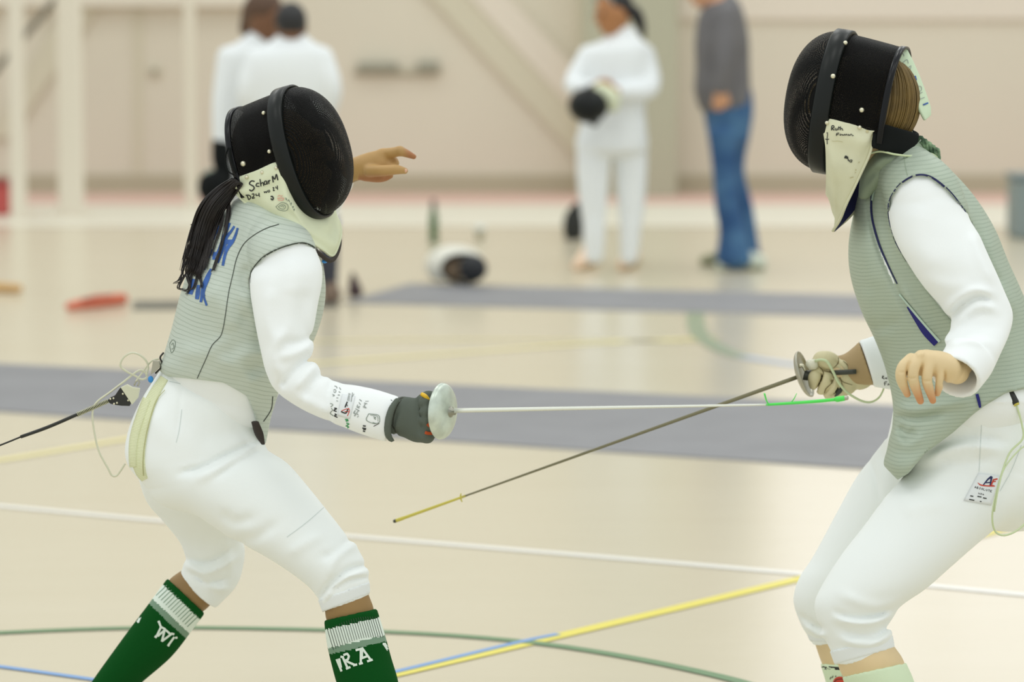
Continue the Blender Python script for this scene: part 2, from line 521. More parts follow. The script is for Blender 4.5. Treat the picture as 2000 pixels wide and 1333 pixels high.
def stroke(mb, tg, pts, w, off=0.0012, n=5, step=3.0, ends=True):
    """flat band of ink or tape along a picture polyline, laid onto a surface; w number or list (px)"""
    ww = np.asarray(w if np.ndim(w) else [w] * len(pts), float)
    c = smoothcurve(np.column_stack([np.asarray(pts, float), ww]), n)
    # resample by length
    L = np.concatenate([[0], np.cumsum(np.hypot(*np.diff(c[:, :2], axis=0).T))])
    k = max(2, int(L[-1] / step) + 1)
    q = np.column_stack([np.interp(np.linspace(0, L[-1], k), L, c[:, j]) for j in range(3)])
    t = np.gradient(q[:, :2], axis=0); t /= np.linalg.norm(t, axis=1)[:, None] + 1e-9
    nr = np.column_stack([-t[:, 1], t[:, 0]])
    m = max(1, int(np.max(q[:, 2]) / 6) + 1)
    prev = None; mb.marks.append((len(mb.v), len(mb.f)))
    for i in range(len(q)):
        row = []
        for j in range(m + 1):
            x = q[i, :2] + nr[i] * q[i, 2] * (j / m - 0.5)
            h = tg.hit(x[0], x[1], off)
            if h is None: row = None; break
            row.append(h)
        if row is None: prev = None; continue
        if prev is not None and max(np.linalg.norm(row[j] - prev[j]) for j in range(m + 1)) < 0.03:
            b = len(mb.v); mb.v += [tuple(x) for x in prev + row]
            mb.f += [(b + j, b + j + 1, b + m + 2 + j, b + m + 1 + j) for j in range(m)]
        prev = row
    return mb

def quadpatch(name, tg, c00, c10, c11, c01, nu, nv, m, parent, off=0.0015, thick=0.0008, curve=None):
    vs = []; c = [np.array(x, float) for x in (c00, c10, c11, c01)]
    for j in range(nv + 1):
        for i in range(nu + 1):
            u, w = i / nu, j / nv
            x = (c[0] * (1 - u) + c[1] * u) * (1 - w) + (c[3] * (1 - u) + c[2] * u) * w
            h = tg.hit(x[0], x[1], off)
            vs.append(h)
    good = [v for v in vs if v is not None]
    my = float(np.median([g[1] for g in good]))
    k = 0
    for j in range(nv + 1):
        for i in range(nu + 1):
            if vs[k] is None or abs(vs[k][1] - my) > 0.08:
                u, w = i / nu, j / nv
                x = (c[0] * (1 - u) + c[1] * u) * (1 - w) + (c[3] * (1 - u) + c[2] * u) * w
                vs[k] = P(x[0], x[1], my)
            k += 1
    fs = []; W = nu + 1
    for j in range(nv):
        for i in range(nu): fs.append((j * W + i, (j + 1) * W + i, (j + 1) * W + i + 1, j * W + i + 1))
    o = mk(name, vs, fs, m, parent)
    sm = o.modifiers.new('t', 'SOLIDIFY'); sm.thickness = thick; sm.offset = 0
    return o

def cord_px(mb, pts, r, n=6, sides=6, flat=None):
    """pts: (px, py, Y)"""
    return tube(mb, [P(*p) for p in pts], r, sides, n, flat)

FONT = {
 'A': [[(0,0),(.5,1),(1,0)],[(.2,.35),(.8,.35)]], 'B': [[(0,0),(0,1),(.7,.95),(.75,.6),(0,.52),(.9,.45),(.9,.05),(0,0)]],
 'C': [[(1,.85),(.6,1),(.1,.8),(0,.4),(.3,0),(.9,.12)]], 'D': [[(0,0),(0,1),(.7,.85),(.9,.45),(.6,.05),(0,0)]],
 'E': [[(1,1),(0,1),(0,0),(1,0)],[(0,.5),(.8,.5)]], 'F': [[(1,1),(0,1),(0,0)],[(0,.5),(.7,.5)]],
 'G': [[(1,.85),(.6,1),(.1,.8),(0,.4),(.3,0),(.9,.1),(.95,.45),(.6,.45)]], 'H': [[(0,0),(0,1)],[(1,0),(1,1)],[(0,.5),(1,.5)]],
 'I': [[(.5,0),(.5,1)]], 'K': [[(0,0),(0,1)],[(1,1),(0,.45),(1,0)]], 'L': [[(0,1),(0,0),(.9,0)]],
 'M': [[(0,0),(.1,1),(.5,.4),(.9,1),(1,0)]], 'N': [[(0,0),(0,1),(1,0),(1,1)]], 'O': [[(.5,0),(.05,.3),(.1,.8),(.5,1),(.95,.7),(.9,.25),(.5,0)]],
 'R': [[(0,0),(0,1),(.75,.9),(.8,.6),(0,.5)],[(.35,.5),(1,0)]], 'S': [[(.95,.85),(.5,1),(.08,.8),(.3,.55),(.8,.42),(.9,.15),(.45,0),(0,.12)]],
 'T': [[(0,1),(1,1)],[(.5,1),(.5,0)]], 'U': [[(0,1),(.05,.25),(.5,0),(.95,.25),(1,1)]], 'V': [[(0,1),(.5,0),(1,1)]],
 'W': [[(0,1),(.27,0),(.5,.75),(.73,0),(1,1)]], 'X': [[(0,0),(1,1)],[(0,1),(1,0)]], 'Y': [[(0,1),(.5,.5),(1,1)],[(.5,.5),(.5,0)]],
 '0': [[(.5,0),(.05,.3),(.1,.8),(.5,1),(.95,.7),(.9,.25),(.5,0)]], '1': [[(.2,.8),(.5,1),(.5,0)]], '2': [[(.05,.8),(.5,1),(.9,.75),(.1,0),(1,.02)]],
 '4': [[(.75,0),(.75,1),(0,.35),(1,.35)]], '7': [[(0,1),(1,1),(.35,0)]], '6': [[(.8,1),(.1,.5),(.2,.05),(.8,.1),(.8,.45),(.15,.4)]],
 'c': [[(.9,.5),(.4,.6),(.05,.3),(.4,0),(.95,.1)]], 'h': [[(.1,1),(.05,0)],[(.05,.35),(.5,.6),(.8,.4),(.85,0)]],
 'a': [[(.85,.55),(.3,.6),(.05,.25),(.4,0),(.8,.3),(.85,.6),(.95,0)]], 'r': [[(.1,.6),(.15,0)],[(.15,.35),(.5,.6),(.85,.55)]],
 'u': [[(.05,.6),(.1,.1),(.5,0),(.8,.3)],[(.85,.6),(.9,0)]], 't': [[(.4,1),(.4,.1),(.8,.02)],[(.1,.62),(.8,.62)]],
 'o': [[(.5,.6),(.1,.45),(.1,.1),(.5,0),(.9,.2),(.85,.5),(.5,.6)]], 'm': [[(.03,.6),(.05,0)],[(.05,.4),(.3,.6),(.48,.4),(.5,0)],[(.5,.4),(.75,.6),(.93,.4),(1,0)]],
 'n': [[(.1,.6),(.1,0)],[(.1,.35),(.5,.6),(.85,.4),(.9,0)]], 'e': [[(.1,.32),(.85,.35),(.6,.6),(.15,.45),(.2,.05),(.85,.08)]],
 'w': [[(0,.6),(.25,0),(.5,.45),(.75,0),(1,.6)]], 'x': [[(0,0),(.9,.6)],[(0,.6),(.9,0)]], 'd': [[(.85,1),(.85,0)],[(.85,.4),(.4,.6),(.05,.25),(.4,0),(.85,.25)]],
 '.': [[(.3,0),(.5,.05)]], '-': [[(.1,.4),(.9,.4)]], ':': [[(.4,.1),(.5,.15)],[(.4,.5),(.5,.55)]],
}
def write(mb, tg, s, o, ex, ey, w, gap=0.35, jit=0.0, off=0.0012):
    """letters drawn as strokes: o baseline start px, ex letter-width vector px, ey letter-height vector px"""
    o = np.array(o, float); ex = np.array(ex, float); ey = np.array(ey, float)
    for ch in s:
        if ch == ' ': o = o + ex * 0.8; continue
        for pl in FONT.get(ch, []):
            q = [o + ex * (x + jit * random.uniform(-1, 1)) + ey * (y + jit * random.uniform(-1, 1)) for x, y in pl]
            stroke(mb, tg, q, w, off=off, n=3, step=1.6)
        o = o + ex * (1 + gap)
    return mb
# ================================================================== materials
M = {}
M['white'] = mat('white_cotton', (243, 247, 246), 0.75, bump=0.12, bscale=700, sheen=0.15)
M['white2'] = mat('white_jacket_cloth', (244, 247, 247), 0.75, bump=0.12, bscale=700, sheen=0.15)
M['cuffw'] = mat('cuff_elastic_white', (236, 240, 241), 0.8, bump=0.1, bscale=500)
M['lame_l'] = stripe_mat('lame_cloth_mint_grey', (197, 206, 195), (174, 185, 172), (0.24, 0.03, 0.97), 0.0092, 0.5, 0.10, duty=0.22)
M['lame_r'] = stripe_mat('lame_cloth_sage_grey', (176, 188, 171), (160, 173, 156), (-0.12, 0.0, 0.99), 0.0080, 0.52, 0.12, duty=0.34)
M['bibL'] = mat('bib_quilted_pale_green', (224, 229, 198), 0.8, bump=0.1, bscale=400, var=0.06)
M['bibR'] = mat('bib_quilted_cream', (219, 218, 188), 0.8, bump=0.1, bscale=400, var=0.10)
M['black_r'] = mat('band_black_rubber', (15, 19, 17), 0.36, spec=0.28, bump=0.05, bscale=200)
M['black_g'] = mat('trim_black_gloss', (12, 13, 17), 0.24, spec=0.25)
M['black_c'] = mat('black_elastic', (18, 21, 21), 0.9, spec=.2)
M['rivet'] = mat('rivet_nickel', (225, 220, 195), 0.3, metal=0.7)
M['skinL'] = mat('skin_brown', (152, 120, 72), 0.55, bump=0.05, bscale=150, var=0.08)
M['skinLh'] = mat('skin_hand_tan', (190, 150, 92), 0.5, bump=0.06, bscale=150, var=0.08)
M['skinR'] = mat('skin_light', (230, 205, 160), 0.5, bump=0.05, bscale=150, var=0.06)
tint_mat(M['skinR'], (206, 140, 92))
tint_mat(M['skinLh'], (168, 112, 70))
M['nail'] = mat('nail_pink', (226, 178, 150), 0.3)
M['hairL'] = mat('hair_dark_brown', (34, 26, 22), 0.42, spec=0.5, var=0.3, vscale=40)
M['hairR'] = mat('hair_blond_brown', (128, 104, 54), 0.5, var=0.15, vscale=30)
M['glove'] = mat('glove_grey_knit', (92, 100, 90), 0.85, bump=0.2, bscale=500, var=0.10)
M['gloveR'] = mat('glove_beige_leather', (214, 204, 164), 0.6, bump=0.1, bscale=200, var=0.08)
M['gauntR'] = mat('gauntlet_tan', (176, 150, 108), 0.7, bump=0.1, bscale=300)
M['orange'] = mat('glove_gusset_orange', (196, 80, 26), 0.6)
M['yellow'] = mat('glove_tab_yellow', (236, 190, 40), 0.4)
M['steel'] = mat('guard_aluminium', (212, 222, 210), 0.36, metal=0.55, bump=0.35, bscale=45, var=.10, vscale=35)
M['steel_d'] = mat('guard_inside_steel', (176, 173, 158), 0.3, metal=0.7)
M['blade_w'] = mat('blade_bright', (232, 234, 224), 0.4, metal=0.4)
M['blade_d'] = mat('blade_olive_steel', (128, 124, 98), 0.45, metal=0.5)
M['tape_y'] = mat('tape_yellow', (206, 194, 84), 0.55)
M['tape_g'] = mat('tape_green', (84, 226, 92), 0.5)
M['grip'] = mat('grip_dark', (62, 64, 56), 0.5)
M['clear'] = mat('plug_clear_plastic', (225, 222, 200), 0.12, spec=0.7)
M['cordw'] = mat('body_cord_clear', (214, 214, 190), 0.35)
M['cordg'] = mat('cord_pale_green', (205, 218, 176), 0.4)
M['black_p'] = mat('black_plastic', (32, 33, 27), 0.4)
M['navy'] = mat('navy_edging', (30, 34, 84), 0.7)
M['navy_b'] = mat('navy_bright', (24, 24, 112), 0.7)
M['ink'] = mat('ink_black', (44, 46, 42), 0.7)
M['ink_s'] = mat('ink_faded_grey', (152, 158, 154), 0.7)
M['ink_g'] = mat('ink_green', (64, 156, 96), 0.7)
M['ink_r'] = mat('ink_red', (206, 70, 50), 0.7)
M['ink_b'] = mat('print_blue', (58, 102, 178), 0.6, var=0.15, vscale=60)
M['ink_o'] = mat('stamp_olive', (120, 134, 120), 0.7)
M['seam'] = mat('seam_thread_dark', (64, 70, 62), 0.8)  # thread colour, also used for the painted shade line at the armhole
M['seamw'] = mat('seam_shadow_white', (206, 214, 212), 0.8)  # pale grey for the breeches seams
M['label'] = mat('label_white', (232, 236, 238), 0.6)
M['strap'] = mat('strap_pale_yellow', (226, 230, 190), 0.7, bump=0.1)
M['sock_g'] = mat('sock_green', (14, 76, 28), 0.95, spec=0.1, bump=0.3, bscale=220)
M['sock_w'] = mat('sock_white_rib', (226, 238, 228), 0.9)
M['sock_s'] = mat('sock_grey_green', (122, 150, 128), 0.9)
M['sock_p'] = mat('sock_pale_green', (216, 232, 200), 0.85, bump=0.15, bscale=300)
M['shoe_w'] = mat('shoe_white', (220, 222, 218), 0.5)
M['shoe_g'] = mat('shoe_grey', (150, 156, 156), 0.5)
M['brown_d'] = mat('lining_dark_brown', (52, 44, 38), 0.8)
M['maroon'] = mat('lining_maroon', (112, 52, 44), 0.8)
M['blue_t'] = mat('tag_blue', (54, 140, 214), 0.5)
M['collar'] = mat('collar_sage', (160, 176, 152), 0.7, bump=0.15, bscale=300, var=0.1)
M['tongue'] = mat('tongue_mint', (208, 226, 196), 0.7)

def mesh_mat(name, base, c_wire, sx, sy, holes):
    """woven steel mesh: uv grid of wires with see-through holes"""
    m = bpy.data.materials.new(name); m.use_nodes = True
    nt = m.node_tree; L = nt.links.new; b = nt.nodes['Principled BSDF']
    b.inputs['Base Color'].default_value = lin(c_wire); b.inputs['Roughness'].default_value = 0.45; b.inputs['Specular IOR Level'].default_value = 0.10
    uv = nt.nodes.new('ShaderNodeUVMap'); sep = nt.nodes.new('ShaderNodeSeparateXYZ'); L(uv.outputs['UV'], sep.inputs[0])
    outs = []
    for ax, sc in (('X', sx), ('Y', sy)):
        mu = nt.nodes.new('ShaderNodeMath'); mu.operation = 'MULTIPLY'; mu.inputs[1].default_value = sc; L(sep.outputs[ax], mu.inputs[0])
        sn = nt.nodes.new('ShaderNodeMath'); sn.operation = 'SINE'; L(mu.outputs[0], sn.inputs[0])
        ab = nt.nodes.new('ShaderNodeMath'); ab.operation = 'ABSOLUTE'; L(sn.outputs[0], ab.inputs[0]); outs.append(ab)
    mn = nt.nodes.new('ShaderNodeMath'); mn.operation = 'MINIMUM'; L(outs[0].outputs[0], mn.inputs[0]); L(outs[1].outputs[0], mn.inputs[1])
    gt = nt.nodes.new('ShaderNodeMath'); gt.operation = 'GREATER_THAN'; gt.inputs[1].default_value = holes; L(mn.outputs[0], gt.inputs[0])
    bu = nt.nodes.new('ShaderNodeBump'); bu.invert = True; bu.inputs['Strength'].default_value = 1.0; bu.inputs['Distance'].default_value = 0.001
    L(mn.outputs[0], bu.inputs['Height']); L(bu.outputs['Normal'], b.inputs['Normal'])
    tr = nt.nodes.new('ShaderNodeBsdfTransparent'); mx = nt.nodes.new('ShaderNodeMixShader')
    L(gt.outputs[0], mx.inputs[0]); L(b.outputs[0], mx.inputs[1]); L(tr.outputs[0], mx.inputs[2])
    L(mx.outputs[0], nt.nodes['Material Output'].inputs['Surface'])
    return m
M['wire'] = mesh_mat('mask_wire_mesh', None, (11, 11, 10), 1.0, 1.0, 0.85)
M['wire_d'] = mesh_mat('mask_wire_mesh_dense', None, (12, 11, 10), 1.0, 1.0, 0.93)

# ================================================================== room
WALLY = 27.0
def floor_material():
    m = bpy.data.materials.new('gym_floor_vinyl'); m.use_nodes = True
    nt = m.node_tree; b = nt.nodes['Principled BSDF']; L = nt.links.new
    tc = nt.nodes.new('ShaderNodeTexCoord')
    n = nt.nodes.new('ShaderNodeTexNoise'); n.inputs['Scale'].default_value = 1.2; n.inputs['Detail'].default_value = 5
    mp = nt.nodes.new('ShaderNodeMapping'); mp.inputs['Scale'].default_value = (0.5, 3.0, 1); L(tc.outputs['Object'], mp.inputs[0]); L(mp.outputs[0], n.inputs['Vector'])
    mx = nt.nodes.new('ShaderNodeMix'); mx.data_type = 'RGBA'
    mx.inputs[6].default_value = lin((209, 199, 175)); mx.inputs[7].default_value = lin((215, 206, 184)); L(n.outputs['Fac'], mx.inputs[0])
    L(mx.outputs[2], b.inputs['Base Color'])
    b.inputs['Roughness'].default_value = 0.22; b.inputs['Specular IOR Level'].default_value = 0.45
    n2 = nt.nodes.new('ShaderNodeTexNoise'); n2.inputs['Scale'].default_value = 9; n2.inputs['Detail'].default_value = 2; L(tc.outputs['Object'], n2.inputs['Vector'])
    bu = nt.nodes.new('ShaderNodeBump'); bu.inputs['Strength'].default_value = 0.05; bu.inputs['Distance'].default_value = 0.01
    L(n2.outputs['Fac'], bu.inputs['Height']); L(bu.outputs['Normal'], b.inputs['Normal'])
    return m
fl = MB(); fl.add([(-28, -3, 0), (28, -3, 0), (28, WALLY, 0), (-28, WALLY, 0)], [(0, 1, 2, 3)])
floor_o = fl.build('floor', floor_material(), None, False); tag(floor_o, kind='structure')

def wx(px, Y=WALLY): return (px - CX) / FPX * Y * 1.0
def wz(py, Y=WALLY): return P(CX, py, Y)[2]
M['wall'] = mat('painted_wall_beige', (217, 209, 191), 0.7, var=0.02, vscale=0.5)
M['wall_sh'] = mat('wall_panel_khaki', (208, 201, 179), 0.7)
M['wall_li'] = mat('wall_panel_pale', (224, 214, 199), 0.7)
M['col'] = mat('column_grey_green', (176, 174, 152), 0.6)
M['base'] = mat('baseboard_khaki', (178, 170, 146), 0.6)
M['redst'] = mat('floor_band_red', (226, 190, 178), 0.5)
M['cream'] = mat('floor_band_cream', (232, 228, 212), 0.4)
M['post'] = mat('post_offwhite', (226, 218, 202), 0.5)
M['brace'] = mat('brace_grey', (120, 114, 100), 0.5)
w = MB(); box(w, (0, WALLY + 0.1, 4.0), 28, 0.1, 4.0)
wall_o = w.build('wall_back', M['wall'], None, False); tag(wall_o, kind='structure')
bb = MB(); box(bb, (0, WALLY - 0.015, 0.075), 28, 0.014, 0.075)
o = bb.build('baseboard_back', M['base'], None, False); tag(o, kind='structure')
def wall_strip(name, poly, m, y0=0.05):
    """raised panel on the back wall from picture corners"""
    q = [P(x, y, WALLY - y0) for x, y in poly]; k = len(q)
    r = [np.array([p[0], WALLY, p[2]]) for p in q]
    mb = MB(); mb.add(q + r, [tuple(range(k))] + [(i, i + k, (i + 1) % k + k, (i + 1) % k) for i in range(k)])
    o = mb.build(name, m, None, False); tag(o, kind='structure'); return o
wall_strip('trim_1', [(790, -60), (868, -60), (1160, 260), (1160, 345)], M['wall_sh'], 0.06)  # diagonal bands in khaki and pale beige, raised off the wall
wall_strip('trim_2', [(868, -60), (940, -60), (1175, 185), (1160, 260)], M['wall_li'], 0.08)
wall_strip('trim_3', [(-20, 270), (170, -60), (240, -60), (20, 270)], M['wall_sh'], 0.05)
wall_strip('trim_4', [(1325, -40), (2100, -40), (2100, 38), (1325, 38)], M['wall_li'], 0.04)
wall_strip('trim_5', [(-700, -40), (520, -40), (520, 12), (-700, 12)], M['post'], 0.12)
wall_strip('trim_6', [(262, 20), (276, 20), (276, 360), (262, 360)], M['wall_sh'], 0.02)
def pillar(name, x0, x1, Y, dep, m, top=6.0):
    a, b = P(x0, 300, Y), P(x1, 300, Y)
    mb = MB(); box(mb, ((a[0] + b[0]) / 2, Y + dep / 2, top / 2), (b[0] - a[0]) / 2, dep / 2, top / 2)
    o = mb.build(name, m, None, False); tag(o, kind='structure'); return o
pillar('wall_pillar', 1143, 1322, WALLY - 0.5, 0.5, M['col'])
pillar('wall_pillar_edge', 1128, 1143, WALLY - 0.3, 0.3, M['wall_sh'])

# high window on the back wall, above the picture on the right: its light lies on the glossy floor
M['pane'] = bpy.data.materials.new('daylight_pane'); M['pane'].use_nodes = True
_b = M['pane'].node_tree.nodes['Principled BSDF']; _b.inputs['Base Color'].default_value = (.9, .9, .9, 1); _b.inputs['Emission Color'].default_value = (1, .93, .95, 1); _b.inputs['Emission Strength'].default_value = 0.62
wx0, wx1, wz0, wz1 = wx(1500), 6.4, 1.95, 5.4
mb = MB(); box(mb, ((wx0 + wx1) / 2, WALLY - .02, (wz0 + wz1) / 2), (wx1 - wx0) / 2, .02, (wz1 - wz0) / 2); o = mb.build('window_1', M['pane'], None, False); tag(o, kind='structure')
mb = MB()
for k_ in range(4): box(mb, (wx0 + (wx1 - wx0) * k_ / 3, WALLY - .05, (wz0 + wz1) / 2), .04, .04, (wz1 - wz0) / 2 + .04)
for z_ in (wz0, (wz0 + wz1) / 2, wz1): box(mb, ((wx0 + wx1) / 2, WALLY - .05, z_), (wx1 - wx0) / 2, .035, .04)
fo_ = mb.build('window_frame', M['post'], o, False); tag(fo_, kind='structure')

# flat floor bands, and court lines in thin paint
def floor_line(pts, w_m, m, z=0.002, n=4, name='floor_line', taper=None):
    c = smoothcurve(np.array([FL(x, y)[:2] for x, y in pts]), n)
    t = np.gradient(c, axis=0); t /= np.linalg.norm(t, axis=1)[:, None]; nr = np.column_stack([-t[:, 1], t[:, 0]])
    a = c + nr * w_m / 2; b = c - nr * w_m / 2; k = len(c)
    vs = [(p[0], p[1], z) for p in a] + [(p[0], p[1], z) for p in b]
    o = mk(name, vs, [(i, i + k, i + k + 1, i + 1) for i in range(k - 1)], m, None, False)
    o.parent = floor_o; tag(o, kind='structure'); return o
M['l_white'] = mat('line_white', (244, 242, 236), 0.3)
M['l_yel'] = mat('line_yellow', (236, 222, 92), 0.35)
M['l_yelf'] = mat('line_yellow_pale', (236, 224, 160), 0.35)
M['l_blue'] = mat('line_blue', (112, 160, 218), 0.35)
M['l_green'] = mat('line_green', (98, 138, 96), 0.35)
M['l_greenf'] = mat('line_green_worn', (150, 164, 136), 0.35)
def rect_floor(y0, y1, m, z, name):
    o = mk(name, [(-28, y0, z), (28, y0, z), (28, y1, z), (-28, y1, z)], [(0, 1, 2, 3)], m, None, False)
    o.parent = floor_o; tag(o, kind='structure'); return o
yr0 = FL(1000, 400)[1]; yc0 = FL(1000, 442)[1]
rect_floor(yr0, WALLY, M['redst'], 0.001, 'floor_band')
rect_floor(yc0, yr0, M['cream'], 0.001, 'floor_band')
floor_line([(-700, 927), (-60, 984), (310, 1018), (700, 1050), (1540, 1120), (2060, 1169), (2700, 1230)], 0.05, M['l_white'])
floor_line([(700, 1336), (1075, 1248), (1550, 1135), (1985, 1030), (2600, 884)], 0.05, M['l_yel'], 0.0022)
floor_line([(690, 1333), (780, 1313), (1000, 1260), (1090, 1241)], 0.024, M['l_blue'], 0.0032)
floor_line([(-60, 1298), (0, 1304), (180, 1329), (300, 1346)], 0.026, M['l_blue'], 0.0024)
floor_line([(-60, 1243), (0, 1238), (200, 1230), (400, 1228), (750, 1236), (1000, 1253), (1200, 1281), (1400, 1322), (1520, 1356)], 0.04, M['l_green'], 0.0028)
floor_line([(-60, 906), (0, 900), (120, 880), (250, 858), (420, 830)], 0.06, M['l_yelf'], 0.002)
floor_line([(1358, 612), (1360, 640), (1375, 662), (1410, 684), (1450, 698)], 0.09, M['l_greenf'], 0.0028)
floor_line([(1440, 696), (1500, 706), (1600, 720)], 0.08, mat('line_blue_worn', (172, 190, 216), .35), 0.0027)
floor_line([(600, 712), (900, 690), (1150, 672), (1400, 660)], 0.07, M['l_yelf'], 0.002)
floor_line([(560, 668), (900, 664), (1400, 668)], 0.05, M['l_yelf'], 0.002)

# grey fencing strips rolled out on the floor
M['piste'] = mat('strip_grey_rubber', (138, 138, 142), 0.6, bump=0.1, bscale=80, var=0.05, vscale=3)
M['piste2'] = mat('strip_grey_far', (142, 142, 146), 0.6, bump=0.1, bscale=80, var=0.05, vscale=3)
def strip(name, near, far, m, label, th=0.006):
    a = [FL(*p) for p in near]; b = [FL(*p) for p in far]
    ring = a + b[::-1]; k = len(ring)
    vs = [(p[0], p[1], 0.0) for p in ring] + [(p[0], p[1], th) for p in ring]
    fs = [tuple(range(k, 2 * k)), tuple(range(k - 1, -1, -1))] + [(i, (i + 1) % k, (i + 1) % k + k, i + k) for i in range(k)]
    o = mk(name, vs, fs, m, None, False); tag(o, label, 'fencing strip'); return o
strip('fencing_strip', [(-900, 745.6), (-80, 800), (2120, 946), (2900, 997.8)], [(-900, 670.6), (-80, 709), (2120, 812), (2900, 848.5)], M['piste'], 'long grey fencing strip on the floor right behind the two fencers')
strip('fencing_strip', [(672, 592), (2120, 632), (2700, 648)], [(800, 556), (2120, 590), (2700, 605)], M['piste2'], 'farther grey fencing strip, with the mask resting on its edge')
strip('floor_mat', [(258, 606), (660, 602)], [(262, 590), (660, 588)], mat('mat_dark_grey', (110, 108, 98), 0.7), 'narrow dark grey mat end on the floor beside the orange case')
# ================================================================== fencing mask
class Frame:
    def __init__(s, O, f, u):
        s.O = np.asarray(O, float); s.f = unit(f); s.u = unit(np.asarray(u) - s.f * np.dot(u, s.f)); s.s = np.cross(s.u, s.f)
        if s.s[1] > 0: s.s = -s.s                      # s points to the near (camera) side
    def w(s, f, sd, u): return s.O + s.f * f + s.s * sd + s.u * u
    def on(s, px, py, sd):
        """point seen at a pixel, at side distance sd from the mask's mid plane"""
        d = ray(px, py); t = ((s.O - CAM) @ s.s + sd) / (d @ s.s); return CAM + d * t
def ring(a, W, H, p=2.25):
    c, s_ = math.cos(a), math.sin(a)
    return W * math.copysign(abs(s_) ** (2 / p), s_), H * math.copysign(abs(c) ** (2 / p), c)

def uvmesh(name, verts, uvs, faces, m, parent, smooth=True):
    o = mk(name, verts, faces, m, parent, smooth)
    lay = o.data.uv_layers.new(name='UVMap')
    li = np.empty(len(o.data.loops), np.int32); o.data.loops.foreach_get('vertex_index', li)
    lay.data.foreach_set('uv', np.asarray(uvs, np.float32)[li].ravel()); return o

